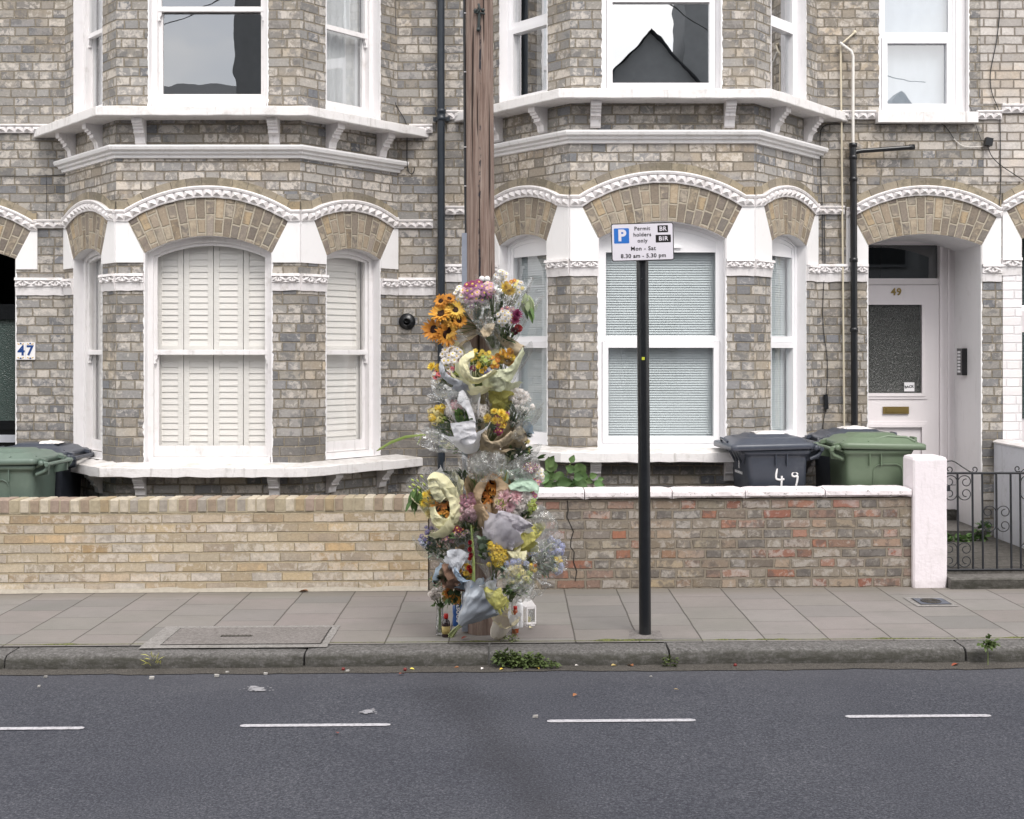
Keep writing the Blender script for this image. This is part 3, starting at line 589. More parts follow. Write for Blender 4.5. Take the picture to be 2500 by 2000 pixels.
def house(name, label, bc, mir, dz, xL, xR, door=None, style='old', wallmat='brick', bay=True, upper=None, loc=None):
    T = thing(name, label, 'house', loc or (bc, YW, 0))
    Z = lambda z: z + dz
    ZT = 6.4
    flat = Pan((xL, YW), (xR, YW)); fx = lambda x: x - xL
    sg = -1 if mir else 1
    if bay:
        hw, fw = 1.497, .766
        P0, P1, P2, P3 = (bc - hw, YW), (bc - fw, YB), (bc + fw, YB), (bc + hw, YW)
        LS, FR, RS = Pan(P0, P1, 1.07), Pan(P1, P2, .33), Pan(P2, P3, 2.2); LEN = LS.L; FL = FR.L
        plan = [P0, P1, P2, P3]
        o_f = (.24, FL - .24, Z(.885), Z(2.64), Z(2.782)); o_l = (.225, LEN - .295, Z(.90), Z(2.635), Z(2.712)); o_r = (.295, LEN - .225, Z(.90), Z(2.635), Z(2.712))
        u_f = (.275, FL - .275, Z(3.85), Z(5.6), Z(5.6)); u_l = (.225, LEN - .295, Z(3.85), Z(5.6), Z(5.6)); u_r = (.295, LEN - .225, Z(3.85), Z(5.6), Z(5.6))
        mb = MB()
        for pan, ops in ((LS, (o_l,)), (FR, (o_f,)), (RS, (o_r,))): wall(mb, pan, 0, Z(3.13), ops)
        mb2 = MB()
        for pan in (LS, FR, RS): wall(mb2, pan, Z(3.13), Z(3.48), [])
        for pan, ops in ((LS, (u_l,)), (FR, (u_f,)), (RS, (u_r,))): wall(mb, pan, Z(3.48), ZT, ops)
        mb.face([(*p, ZT) for p in plan])
        B = mb.build('bay', M['brick'], T); mb2.build('bay_spandrel', M['brick2'], T)
        # reveals, lips
        sb = .085
        for pan, op in ((LS, o_l), (FR, o_f), (RS, o_r), (LS, u_l), (FR, u_f), (RS, u_r)):
            mb = MB(); reveal(mb, pan, op, sb + .12); lip(mb, pan, op); mb.build('window_reveal', M['reveal'], T)
        # voussoir arches, white impost panels, dogtooth string, outer rim course
        zl = Z(2.90)
        A_f = arc(.10, FL - .10, zl, Z(3.10), 40); voussoirs(FR, arc(o_f[0], o_f[1], o_f[3], o_f[4], 40), A_f, T)
        for pan, op, c0, c1 in ((LS, o_l, .055, LEN - .145), (RS, o_r, .145, LEN - .055)):
            voussoirs(pan, arc(op[0], op[1], op[3], op[4], 30), arc(c0, c1, Z(2.93) if 0 else zl + .02, Z(3.035), 30), T)
        mb = MB(); zb = Z(2.56) if style == 'old' else Z(2.45)
        FRp = lambda q: q
        for pan, poly in ((FR, [(0, zb), (.232, zb), (.232, o_f[3]), (.10, zl), (0, zl)]), (FR, [(FL, zb), (FL, zl), (FL - .10, zl), (FL - .232, o_f[3]), (FL - .232, zb)]),
                          (LS, [(LEN, zb), (LEN, zl), (LEN - .145, zl + .02), (o_l[1] + .008, o_l[3]), (o_l[1] + .008, zb)]), (LS, [(0, zb), (o_l[0] - .008, zb), (o_l[0] - .008, o_l[3]), (.055, zl + .02), (0, zl + .02)]),
                          (RS, [(0, zb), (o_r[0] - .008, zb), (o_r[0] - .008, o_r[3]), (.145, zl + .02), (0, zl)]), (RS, [(LEN, zb), (LEN, zl + .02), (LEN - .055, zl + .02), (o_r[1] + .008, o_r[3]), (o_r[1] + .008, zb)])):
            mb = MB(); pan.prism(mb, poly, 0, .014); mb.build('impost_panel', M['panel'], T)
        mb = MB(); rm = MB()
        pf = [(0.0, zl + .0)] + A_f + [(FL, zl)]; band(mb, FR, pf, .098)
        pl = [(0, zl + .03)] + arc(.055, LEN - .145, zl + .02, Z(3.035), 30) + [(LEN, zl)]; band(mb, LS, pl, .098)
        pr = [(0, zl)] + arc(.145, LEN - .055, zl + .02, Z(3.035), 30) + [(LEN, zl + .03)]; band(mb, RS, pr, .098)
        mb.build('dogtooth_moulding', M['paint_old'], T)
        up = lambda P, d: [(x, z + d) for x, z in P]
        rimcourse(rm, FR, up(pf, .100), .068); rimcourse(rm, LS, up(pl, .100), .068); rimcourse(rm, RS, up(pr, .100), .068)
        rm.build('arch_rim', M['rim'], T)
        capital([(FR, 0, .232), (LS, o_l[1] + .008, LEN)], Z(2.326), Z(2.468), T); capital([(FR, FL - .232, FL), (RS, 0, o_r[0] - .008)], Z(2.326), Z(2.468), T)
        capital([(LS, 0, o_l[0] - .008)], Z(2.326), Z(2.468), T); capital([(RS, o_r[1] + .008, LEN)], Z(2.326), Z(2.468), T)
        # cornice, first-floor sill slab, ground-floor sill slab
        mb = MB(); loft(mb, plan, [(0, Z(3.425)), (.02, Z(3.43)), (.024, Z(3.452)), (.045, Z(3.462)), (.048, Z(3.478)), (.074, Z(3.492)), (.082, Z(3.515)), (.078, Z(3.53)), (0, Z(3.542))]); mb.build('cornice', M['paint'], T)
        ex = .018 if style != 'old' else 0
        mb = MB(); loft(mb, plan, [(0, Z(3.745 + ex)), (.212, Z(3.745 + ex)), (.218, Z(3.752 + ex)), (.218, Z(3.82 + ex)), (.21, Z(3.826 + ex)), (0, Z(3.85 + ex))], jit=.006); mb.build('sill', M['sill'], T)
        mb = MB(); zz = .02 if style != 'old' else 0
        loft(mb, plan, [(0, Z(.785)), (.17, Z(.785)), (.178, Z(.79)), (.178, Z(.862)), (.17, Z(.868)), (.0, Z(.895))], jit=.012); mb.build('sill', M['sill'], T)
        for pan, aa in ((LS, (.22, .83)), (FR, (.21, FL - .21)), (RS, (LEN - .83, LEN - .22))):
            for a in aa: corbel(pan, a, Z(3.747 + ex), T); corbel(pan, a, Z(.787), T, h=.17, proj=.13)
        # windows
        if style == 'old':
            for pan, op, fr_ in ((FR, o_f, 1), (LS, o_l, 0), (RS, o_r, 0)):
                wo, i2, i3 = sash_window(pan, op, T, Z(1.815), sb, M['glass_old'], label='white sash window with closed louvred shutters' )
                n = 4 if fr_ else 1; a0, a1 = op[0] + .04, op[1] - .04; ws = [.24, .26, .26, .24] if fr_ else [1]; x = a0
                for k in range(n):
                    wd = (a1 - a0) * ws[k]
                    for zz0, zz1 in ((op[2] + .06, Z(1.80)), (Z(1.81), op[4] - .02)):
                        louvres(pan, x + .003, x + wd - .003, zz0, zz1, -sb - .112, .052, M['shutter'], wo, 'shutter', stile=.045 if fr_ else .05, rail=.06, tilt=.008, h=1.0)
                    x += wd
            for pan, op, fr_ in ((FR, u_f, 1), (LS, u_l, 0), (RS, u_r, 0)):
                wo, i2, i3 = sash_window(pan, op, T, Z(4.70 if fr_ else 4.62), sb, M['glass_new'] if 0 else M['glass_sky'], label='white painted sash window, upper floor')
                if not fr_:
                    cm = MB(); rows = []
                    for k in range(40):
                        a = op[0] + .02 + (op[1] - op[0] - .04) * k / 39; of = -sb - .13 + .006 * math.sin(k * 1.1) + .004 * math.sin(k * 2.7)
                        rows.append([pan.p(a, op[2] + .02, of), pan.p(a, 5.6, of)])
                    cm.grid(rows); cm.build('curtain', M['curtain'], wo)
        else:
            for pan, op, fr_ in ((FR, o_f, 1), (LS, o_l, 0), (RS, o_r, 0)):
                wo, i2, i3 = sash_window(pan, op, T, Z(1.80), sb, M['glass_blind'], old=False, label='white plastic window with closed slatted blind')
                mb = MB(); a0, a1 = op[0] + .03, op[1] - .03
                pan.prism(mb, [(a0, Z(2.53)), (a1, Z(2.53))] + arc(a0, a1, op[3] - .01, op[4] - .035)[::-1], -sb - .055, -sb - .020)      # solid arched head filler
                if fr_: pan.box(mb, (a0+a1)/2 - .17, (a0+a1)/2 + .17, Z(2.565), Z(2.578), -sb - .02, -sb - .002)
                mb.build('arched_head', M['upvc'], wo)
                for zz0, zz1 in ((op[2] + .05, Z(2.53)),):
                    louvres(pan, op[0] + .03, op[1] - .03, zz0, zz1, -sb - .085, .0205, M['blind'], wo, 'blind', stile=0, tilt=.0099, h=1.0)
            for pan, op, fr_ in ((FR, u_f, 1), (LS, u_l, 0), (RS, u_r, 0)):
                wo, i2, i3 = sash_window(pan, op, T, Z(4.58) if not fr_ else Z(4.70), sb, M['glass_new'], old=False, label='white plastic window reflecting the sky')
                if not fr_:
                    cm = MB(); rows = []
                    for k in range(24):
                        a = op[0] + .06 + (op[1] - op[0]) * .4 * k / 23; of = -sb - .3 + .02 * math.sin(k * 1.3); rows.append([pan.p(a, op[2], of), pan.p(a, 5.6, of)])
                    cm.grid(rows); cm.build('curtain', M['curtain'], wo)
        mb = MB(); room(mb, bc - .72, bc + .72, YB + .24, YW + 1.5, Z(3.6), 6.0)
        for p, q in (((bc - .72, YB + .24), (bc - 1.3, YW + .1)), ((bc + 1.3, YW + .1), (bc + .72, YB + .24))): pass
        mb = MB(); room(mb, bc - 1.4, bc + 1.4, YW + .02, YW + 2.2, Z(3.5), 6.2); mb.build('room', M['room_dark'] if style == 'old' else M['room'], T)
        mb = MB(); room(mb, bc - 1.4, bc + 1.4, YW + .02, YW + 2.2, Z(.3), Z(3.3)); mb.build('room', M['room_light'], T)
        for z in (Z(3.4), Z(.75)): 
            mb = MB(); mb.face([(bc - fw + .05, YB + .05, z), (bc + fw - .05, YB + .05, z), (bc + 1.4, YW + .1, z), (bc - 1.4, YW + .1, z)]); mb.build('floor_slab', M['room'], T)
    # flat wall with the door and (49) the small upper window
    ops = []; dop = None
    if door: dop = (fx(door[0]), fx(door[1]), 0, Z(2.655), Z(2.755)); ops.append(dop)
    mb = MB(); wm = MB(); segs = []
    uop = None
    if upper: uop = (fx(upper[0]), fx(upper[1]), Z(3.84), Z(5.6), Z(5.6))
    # the bay hides the middle of the wall: leave it out
    cuts = [(0, flat.L)] if not bay else [(0, fx(bc - 1.46)), (fx(bc + 1.46), flat.L)]
    for c0, c1 in cuts:
        sub = Pan((xL + c0, YW), (xL + c1, YW), c0 * 1.0 + .17)
        sh = lambda op: (op[0] - c0, op[1] - c0, op[2], op[3], op[4])
        wall(mb, sub, 0, Z(3.3), [sh(dop)] if dop and c0 <= dop[0] < c1 else [])
        wall(mb, sub, Z(3.3), ZT, [sh(uop)] if uop and c0 <= uop[0] < c1 else [])
        mb.build('wall', M[wallmat], T); mb = MB()
    return T, flat, fx, Z, dop, uop

M['glass_sky'] = glass_mat('old_upper_glass', .27, wav=.03)
A_, aF_, afx, AZ, adop, _ = house('brick_house', 'terraced brick house with number 47 tile and white shutters in its bay', -2.53, False, 0.0, -7.4, -.64, door=(-5.48, -4.47), style='old')
B_, bF_, bfx, BZ, bdop, buop = house('brick_house', 'terraced brick house with white door 49 and slatted blinds in its bay', 1.25, True, .123, -.64, 4.405, door=(3.207, 4.221), style='new', upper=(3.314, 4.105))
C_, cF_, cfx, CZ, cdop, _ = house('brick_house', 'white painted brick house at the far right edge beyond the gate', 7.56, False, .18, 4.405, 10.6, door=(4.589, 5.60), style='old', wallmat='brick', bay=True, loc=(4.9, YW, 0))

def strings(T, F, fx, Z, spans_dt, spans_cap, spans_up):
    """string courses on the flat wall"""
    for a, b in spans_dt: mb = MB(); band(mb, F, [(fx(a), Z(2.93)), (fx(b), Z(2.93))], .076); mb.build('string_course', M['paint_old'], T)
    for a, b in spans_up: mb = MB(); band(mb, F, [(fx(a), Z(3.785)), (fx(b), Z(3.785))], .080); mb.build('string_course', M['paint_old'], T)
    for a, b in spans_cap: capital([(F, fx(a), fx(b))], Z(2.326), Z(2.484), T)
def door_arch(T, F, fx, Z, dop, skL, skR, zbot, sh=0.0):
    a, b, zb, zs, zc = dop
    zo = Z(2.905); eo = .14
    AO = arc(a - eo, b + eo, zo, Z(3.10), 36); voussoirs(F, arc(a, b, zs, zc, 36), AO, T)
    mb = MB()
    F.prism(mb, [(a - skL, zbot), (a - .008, zbot), (a - .008, zs), (a - eo, zo), (a - skL, zo)], 0, .014)
    mb.build('impost_panel', M['panel'], T); mb = MB()
    F.prism(mb, [(b + .008, zbot), (b + skR, zbot), (b + skR, zo), (b + eo, zo), (b + .008, zs)], 0, .014)
    mb.build('impost_panel', M['panel'], T)
    mb = MB(); P = [(a - skL, zo)] + AO + [(b + skR, zo)]; band(mb, F, P, .09); mb.build('dogtooth_moulding', M['paint_old'], T)
    mb = MB(); rimcourse(mb, F, [(x, z + .092) for x, z in P], .068); mb.build('arch_rim', M['rim'], T)
    mb = MB(); lip(mb, F, dop, .016); mb.build('door_edge', M['paint'], T)
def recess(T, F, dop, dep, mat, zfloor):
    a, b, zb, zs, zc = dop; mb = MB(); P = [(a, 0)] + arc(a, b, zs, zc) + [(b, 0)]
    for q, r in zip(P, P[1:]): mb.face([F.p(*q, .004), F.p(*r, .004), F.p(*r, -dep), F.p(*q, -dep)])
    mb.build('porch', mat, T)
strings(A_, aF_, afx, AZ, [(-4.30, -4.03), (-1.02, at(912*K, 0, 12).x)], [(-4.466, -4.03), (-1.02, at(918*K, 0, 12).x)], [(-7.4, -4.16), (at(862*K, 0, 12).x, at(911*K, 0, 12).x)])
door_arch(A_, aF_, afx, AZ, adop, .22, .20, Z_ := AZ(2.56))
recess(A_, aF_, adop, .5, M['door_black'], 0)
strings(B_, bF_, bfx, BZ, [(at(938*K, 0, 12).x, -.25), (2.75, 2.99)], [(at(938*K, 0, 12).x, -.25), (2.755, 3.2)], [(at(938*K, 0, 12).x, -.37), (2.80, 3.27), (4.18, 4.405)])
door_arch(B_, bF_, bfx, BZ, bdop, .20, .18, BZ(2.45))
recess(B_, bF_, bdop, .72, M['reveal'], .3)
capital([(bF_, bfx(4.229), bfx(4.405))], BZ(2.326), BZ(2.484), B_)
strings(C_, cF_, cfx, CZ, [], [(4.407, 4.581)], [(4.407, 4.9)])
door_arch(C_, cF_, cfx, CZ, cdop, .176, .2, CZ(2.4))
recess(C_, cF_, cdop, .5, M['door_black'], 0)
mb = MB(); cF_.face(mb, [(.012, .9), (.184, .9), (.184, CZ(2.33)), (.012, CZ(2.33))], .006); mb.build('painted_brickwork', M['pbrick'], C_)
mb = MB(); cF_.face(mb, [(-.19, CZ(3.87)), (2.2, CZ(3.87)), (2.2, 6.4), (-.19, 6.4)], .006); mb.build('pale_brickwork', M['cbrick'], C_)
mb = MB(); cF_.face(mb, [(-.16, CZ(3.17)), (2.2, CZ(3.17)), (2.2, CZ(3.78)), (-.16, CZ(3.78))], .005); mb.build('pale_brickwork', M['cbrick'], C_)
# 49: flat sill, upper window
mb = MB(); a, b = bfx(buop[0] - 0) if 0 else buop[0], buop[1]
bF_.box(mb, a - .045, b + .06, BZ(3.745), BZ(3.84), -.05, .10); mb.build('sill', M['sill'], B_)
mb = MB(); reveal(mb, bF_, buop, .2); lip(mb, bF_, buop); mb.build('window_reveals', M['reveal'], B_)
mb = MB(); bF_.box(mb, buop[1] - .088, buop[1] - .002, buop[2], 5.6, -.19, -.06); mb.build('window_reveal', M['reveal'], B_)
wop = (buop[0], buop[1] - .085, buop[2], buop[3], buop[4])
sash_window(bF_, wop, B_, BZ(4.56), .07, M['glass_sky'], old=False, label='small white upper window reflecting clouds')
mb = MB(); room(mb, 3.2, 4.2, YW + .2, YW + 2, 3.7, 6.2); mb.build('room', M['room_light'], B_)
mb = MB(); mb.grid([[bF_.p(wop[0] + (wop[1] - wop[0]) * k / 30, z, -.17 + .004 * math.sin(k)) for z in (wop[2], 5.6)] for k in range(31)]); mb.build('pane_backing', plain('grey_pane_backing', '#b4bcc6', .9), B_)  # added sheet behind the pane; its blue-grey stands in for reflected cloud light
# ------------------------------------------------------------------ text
def text_mesh(s, size, bold=0.0, extrude=.0012, spacing=1.0, name='lettering'):
    cu = bpy.data.curves.new(name, 'FONT'); cu.body = s; cu.size = size; cu.extrude = extrude; cu.offset = bold; cu.align_x = 'CENTER'; cu.align_y = 'CENTER'; cu.space_character = spacing; cu.resolution_u = 4
    o = bpy.data.objects.new('tmp', cu); C.objects.link(o); bpy.context.view_layer.update()
    me = bpy.data.meshes.new_from_object(o.evaluated_get(bpy.context.evaluated_depsgraph_get())); bpy.data.objects.remove(o); bpy.data.curves.remove(cu); me.name = name; return me
def text(s, size, mat, parent, pos, rot=(90, 0, 0), bold=0.0, sx=1.0, spacing=1.0, name='lettering', ext=.0012):
    me = text_mesh(s, size, bold, ext, spacing, name)
    me.transform(Matrix.LocRotScale(Vector(pos), Matrix.Rotation(0, 3, 'Z').to_quaternion(), Vector((1, 1, 1))) @ (Matrix.Rotation(R(rot[2]), 4, 'Z') @ Matrix.Rotation(R(rot[1]), 4, 'Y') @ Matrix.Rotation(R(rot[0]), 4, 'X')) @ Matrix.Scale(sx, 4, (1, 0, 0)))
    me.materials.clear(); me.materials.append(mat); return obj(name, me, parent)

# ------------------------------------------------------------------ door of 49
def slab(name, x0, x1, y0, y1, z0, z1, mat, parent, label=None):
    mb = MB(); mb.aabb(x0, x1, y0, y1, z0, z1, uvs=True); o = mb.build(name, mat, parent)
    if label: o['label'] = label
    return o
YD = 12.68
M['obscure'] = None
g = NT('obscured_glass'); p = g.coord(); v = g.voro(p, 105, 'SMOOTH_F1'); n = g.noise(p, 60, 3, .6)
c = g.mix(g.map(v, .1, .6, 1, 0), lin('#2f3230'), lin('#5b5e5b')); M['obscure'] = g.done(g.pbsdf(c, .12, g.bump(g.math('ADD', v, n), 1.0, .012), spec=.8))
M['fanlight'] = glass_mat('dark_fanlight_glass', .12)
mb = MB()
mb.aabb(3.20, 4.24, YD + .04, YD + .10, 2.46, 2.52); mb.aabb(3.20, 4.24, YD + .04, YD + .10, 2.84, 3.0)
mb.aabb(4.075, 4.24, YD + .03, YD + .10, .3, 3.0); mb.aabb(4.075, 4.105, YD + .005, YD + .03, .3, 3.0); mb.aabb(4.15, 4.175, YD + .012, YD + .03, .3, 3.0)
mb.aabb(3.20, 3.225, YD + .04, YD + .10, .3, 3.0)
fr = mb.build('door_frame', M['door_white'], B_)
pane = slab('fanlight', 3.22, 4.08, YD + .07, YD + .076, 2.51, 2.85, M['fanlight'], B_)
mb = MB()      # leaf: stiles and rails round a glazed light and two lower panels
x0, x1, gl0, gl1, gz0, gz1 = 3.22, 4.072, 3.385, 3.905, 1.425, 2.268
mb.aabb(x0, gl0, YD + .03, YD + .075, .32, 2.455); mb.aabb(gl1, x1, YD + .03, YD + .075, .32, 2.455)
mb.aabb(gl0, gl1, YD + .031, YD + .074, gz1, 2.455); mb.aabb(gl0, gl1, YD + .031, YD + .074, 1.12, gz0); mb.aabb(gl0, gl1, YD + .031, YD + .074, .32, .50); mb.aabb(gl0, gl1, YD + .045, YD + .07, .5, 1.12)
for (a, b, q, r) in ((gl0, gl1, gz0, gz1), (gl0, gl1, .5, 1.10)):      # bolection mouldings
    for k, w in ((0, .055), (.018, .03)):
        e = w; yy = YD + .030 - .010 - k * .5
        for (aa, bb, cc, dd) in ((a - e, b + e, r, r + e), (a - e, b + e, q - e, q), (a - e, a, q, r), (b, b + e, q, r)): mb.aabb(aa, bb, yy, YD + .031 + k * .01, cc, dd)
leaf = mb.build('door', M['door_white'], B_)
slab('pane', gl0, gl1, YD + .048, YD + .056, gz0, gz1, M['obscure'], leaf)
mb = MB(); cx, cz = 3.658, 1.262
mb.aabb(cx - .123, cx + .123, YD + .014, YD + .03, cz - .034, cz + .034); mb.aabb(cx - .095, cx + .095, YD + .008, YD + .014, cz - .018, cz + .018)
mb.build('letterbox', M['brass'], leaf)
t_ = at(2190, 713, YD); text('49', .092, M['brass'], leaf, (t_.x, YD + .027, t_.z), bold=.003, name='door_number', ext=.003, spacing=1.15)
slab('sticker', *sorted((at(2211, 0, YD).x, at(2236, 0, YD).x)), YD + .045, YD + .0475, at(0, 956, YD).z, at(0, 934, YD).z, M['upvc'], leaf)
t_ = at(2223, 945, YD); text('BACK', .034, M['black'], leaf, (t_.x, YD + .044, t_.z), rot=(90, -5, 0), bold=.001, name='sticker_text', ext=.0005)
mb = MB(); mb.aabb(3.2, 4.24, YD - .03, YD + .1, .2, .32); mb.aabb(3.2, 4.24, 11.9, YD + .2, .10, .22); mb.build('door_step', M['step'], B_)
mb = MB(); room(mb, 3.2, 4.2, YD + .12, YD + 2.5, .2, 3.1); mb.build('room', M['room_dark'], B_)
# entry phone on the right porch wall
mb = MB(); mb.aabb(4.172, 4.221, 12.36, 12.50, 1.60, 1.85); ip = mb.build('entry_phone', M['iron_black'], B_)
mb = MB()
for k in range(7): mb.aabb(4.168, 4.172, 12.40, 12.475, 1.625 + k * .030, 1.645 + k * .030)
mb.build('name_plates', M['upvc'], ip)
# door of 47 seen as a dark sliver
YD2 = 12.35
mb = MB(); a, b = -5.47, -4.48
mb.aabb(a, b, YD2, YD2 + .06, 0, .62); mb.aabb(a, b, YD2, YD2 + .06, 1.02, 1.18); mb.aabb(a, b, YD2 + .012, YD2 + .05, .62, 1.02); mb.aabb(b - .012, b, YD2, YD2 + .06, 1.18, 2.2); mb.aabb(a, a + .14, YD2, YD2 + .06, 1.18, 2.2)
mb.aabb(a, b, YD2 - .02, YD2 + .06, 2.12, 2.26); mb.aabb(a, b, YD2 - .02, YD2 + .01, 1.10, 1.14); mb.aabb(a, b, YD2 - .02, YD2 + .01, .93, .96)
dl = mb.build('door', M['door_black'], A_); dl['label'] = 'black painted front door with dark green glass'
g = NT('dark_green_obscured_glass'); v = g.voro(g.coord(), 120, 'SMOOTH_F1'); M['green_glass'] = g.done(g.pbsdf(g.mix(g.map(v, .1, .6), lin('#24332f'), lin('#3f4f4a')), .15, g.bump(v, .8, .01)))
slab('pane', a + .13, b - .01, YD2 + .02, YD2 + .03, 1.17, 2.13, M['green_glass'], dl)
slab('letter_plate', -4.95, -4.50, YD2 - .012, YD2, .98, 1.05, plain('grey_letter_plate', '#b9bcc4', .3), dl)
mb = MB(); room(mb, -5.47, -4.48, YD2 + .1, YD2 + 2, 0, 3.0); mb.build('room', M['room_dark'], A_)
# door of the painted house (only a sliver)
dl = slab('door', 4.60, 5.59, 12.35, 12.41, 0, 2.2, M['door_white'], C_); slab('pane', 4.60, 5.59, 12.37, 12.38, 2.25, 3.0, M['green_glass'], dl); slab('pane', 4.612, 4.75, 12.34, 12.352, 1.2, 2.0, M['green_glass'], dl)

# ------------------------------------------------------------------ number tile, vent, pipes and cables
M['tile'] = plain('glazed_white_tile', '#efedee', .15, var=.03); M['blue'] = plain('tile_blue', '#2b4a86', .25); M['tyel'] = plain('tile_yellow', '#c9a23c', .3)
t_ = at(64, 857, 12.0)
mb = MB()
for s in (-1, 1): mb.aabb(t_.x + (-.086 if s < 0 else .001), t_.x + (-.001 if s < 0 else .086), 11.982, 11.999, t_.z - .078, t_.z + .078)
tl = mb.build('number_tile', M['tile'], A_)
text('4', .125, M['blue'], tl, (t_.x - .038, 11.981, t_.z), bold=.0035, name='tile_digit'); text('7', .125, M['blue'], tl, (t_.x + .040, 11.981, t_.z), bold=.0035, name='tile_digit')
mb = MB(); mb2 = MB()
for sz in (-1, 1):
    for sx in (-.043, .043):
        for k in (-1, 0, 1):
            (mb if k == 0 else mb2).box((t_.x + sx + k * .020, 11.981, t_.z + sz * (.066 - .004 * abs(k))), (.007 if k == 0 else .009, 0, .003 * k), (0, .001, 0), (0, 0, .006 if k == 0 else .004))
mb.build('tile_flowers', M['blue'], tl); mb2.build('tile_scrolls', M['tyel'], tl)
t_ = atF(857, 677, 11.98)
mb = MB(); mb.lathe((t_.x, 11.999, t_.z), [(.0, .012), (.074, .012), (.074, .002), (.074, 0)][::-1], 32, axis=(0, -1, 0)); mb.lathe((t_.x, 11.99, t_.z - .005), [(.036, 0), (.036, .075), (.030, .075), (.030, .01), (0, .01)], 24, axis=(0, -1, 0))
mb.lathe((t_.x, 11.99, t_.z + .008), [(.022, 0), (.022, .06), (.016, .06), (.016, .03), (0, .03)], 16, axis=(0, -1, 0)); mb.build('flue_cap', M['iron_black'], A_)
x = -.632
mb = MB(); mb.tube([(x - .005, 11.90, 6.2), (x, 11.90, 3.0), (x + .002, 11.90, .05)], .033, 16); dp = mb.build('drainpipe', M['pipe_blue'], B_); dp['label'] = 'blue-black cast iron drainpipe down the brick wall'
for z in (3.93, 2.05, 5.5):
    mb = MB(); mb.lathe((x, 11.90, z - .05), [(.033, 0), (.042, .005), (.042, .03), (.038, .035), (.038, .07), (.043, .075), (.043, .1), (.033, .105)], 16); mb.aabb(x - .075, x + .075, 11.935, 11.965, z - .045, z - .01); mb.aabb(x - .06, x + .06, 11.94, 11.999, z - .04, z - .015)
    mb.build('pipe_collar', M['pipe_blue'], dp)
# black soil pipe with its branch
q = lambda u, v, D=11.93: atF(u, v, D)
mb = MB(); mb.tube([q(1795.5, 306), q(1797, 400), q(1799, 905)], .031, 14); mb.tube([q(1794, 322), q(1812, 318), q(1925, 310)], .021, 12); sp_ = mb.build('soil_pipe', M['iron_black'], B_)
for v in (306, 332, 378, 548, 695):
    mb = MB(); c = q(1796 + (v - 306) * .005, v); mb.lathe((c.x, c.y, c.z - .02), [(.031, 0), (.037, .003), (.037, .035), (.031, .04)], 14); mb.build('pipe_collar', M['iron_black'], sp_)
mb = MB(); c = q(1922, 310); mb.lathe((c.x, c.y, c.z), [(.026, -.03), (.026, .012), (.0, .012)], 12, axis=(1, 0, .05)); mb.build('pipe_collar', M['iron_black'], sp_)
mb = MB(); mb.tube([q(1796, 306), q(1796, 118), q(1792, 108), q(1768, 90)], .0135, 10); mb.build('waste_pipe', M['pipe_white2'], B_)
mb = MB(); mb.tube([q(1777.5, 905, 11.965), q(1773, 400, 11.965), q(1770, 92, 11.965), q(1777, 88, 11.96), q(1800, 68, 11.98)], .0085, 8); mb.tube([q(1798, 70, 11.98), q(1800, 67, 12.0)], .016, 8); mb.build('overflow_pipe', M['pipe_white'], B_)
def cable(pts, r, parent, D=11.985, mat='wire', name='cable', jit=.004):
    P = []
    for (u0, v0), (u1, v1) in zip(pts, pts[1:]):
        n = max(2, int(math.hypot(u1 - u0, v1 - v0) / 12))
        for k in range(n): P.append(atF(u0 + (u1 - u0) * k / n, v0 + (v1 - v0) * k / n, D))
    P.append(atF(*pts[-1], D)); P = [p + Vector((jit * noise.noise(p * 4), 0, jit * noise.noise(p * 3 + Vector((5, 5, 5))))) for p in P]
    for _ in range(2): P = [P[0]] + [(P[i-1] + P[i] * 2 + P[i+1]) / 4 for i in range(1, len(P) - 1)] + [P[-1]]
    mb = MB(); mb.tube(P, r, 6); return mb.build(name, M[mat], parent)
cable([(831, -80), (833, 60), (827, 180), (831, 222), (848, 243), (857, 262), (857, 300), (857, 355), (861, 366), (868, 368), (872, 360), (872, 352)], .0042, A_)
cable([(0, 372), (100, 370), (136, 368)], .003, A_, 11.99); cable([(97, 368), (98, 462)], .002, A_, 11.99)
cable([(1733, 560), (1731, 440), (1726, 300), (1727, 268), (1740, 261), (1860, 262), (1975, 256), (1990, 262), (2008, 292)], .0038, B_)
cable([(2008, 292), (2020, 306), (2040, 312), (2070, 308)], .004, B_, mat='pipe_white2')
cable([(2040, 222), (2050, 236), (2054, 265), (2066, 296)], .003, B_); cable([(2080, 308), (2084, 326), (2100, 345), (2180, 395)], .004, B_, 11.975)
cable([(2103, -80), (2106, 20), (2098, 90), (2083, 160), (2088, 200), (2105, 232), (2106, 300), (2107, 400), (2103, 440)], .0042, B_, 11.98)
mb = MB(); c = atF(2081, 299, 11.95); mb.box(c, (.031, 0, -.006), (0, .03, 0), (.006, 0, .034)); mb.build('junction_box', M['iron_black'], B_)
cable([(1735, 440), (1736, 500), (1738, 545), (1733, 610), (1732, 660), (1734, 700), (1742, 745), (1743, 790), (1740, 830)], .0032, B_, 11.99)
mb = MB(); c = atF(1739, 846, 11.98); mb.box(c, (.017, 0, .002), (0, .014, 0), (-.004, 0, .066)); mb.build('switch_box', M['iron_black'], B_); cable([(1738, 862), (1732, 900), (1731, 915)], .0032, B_, 11.99)

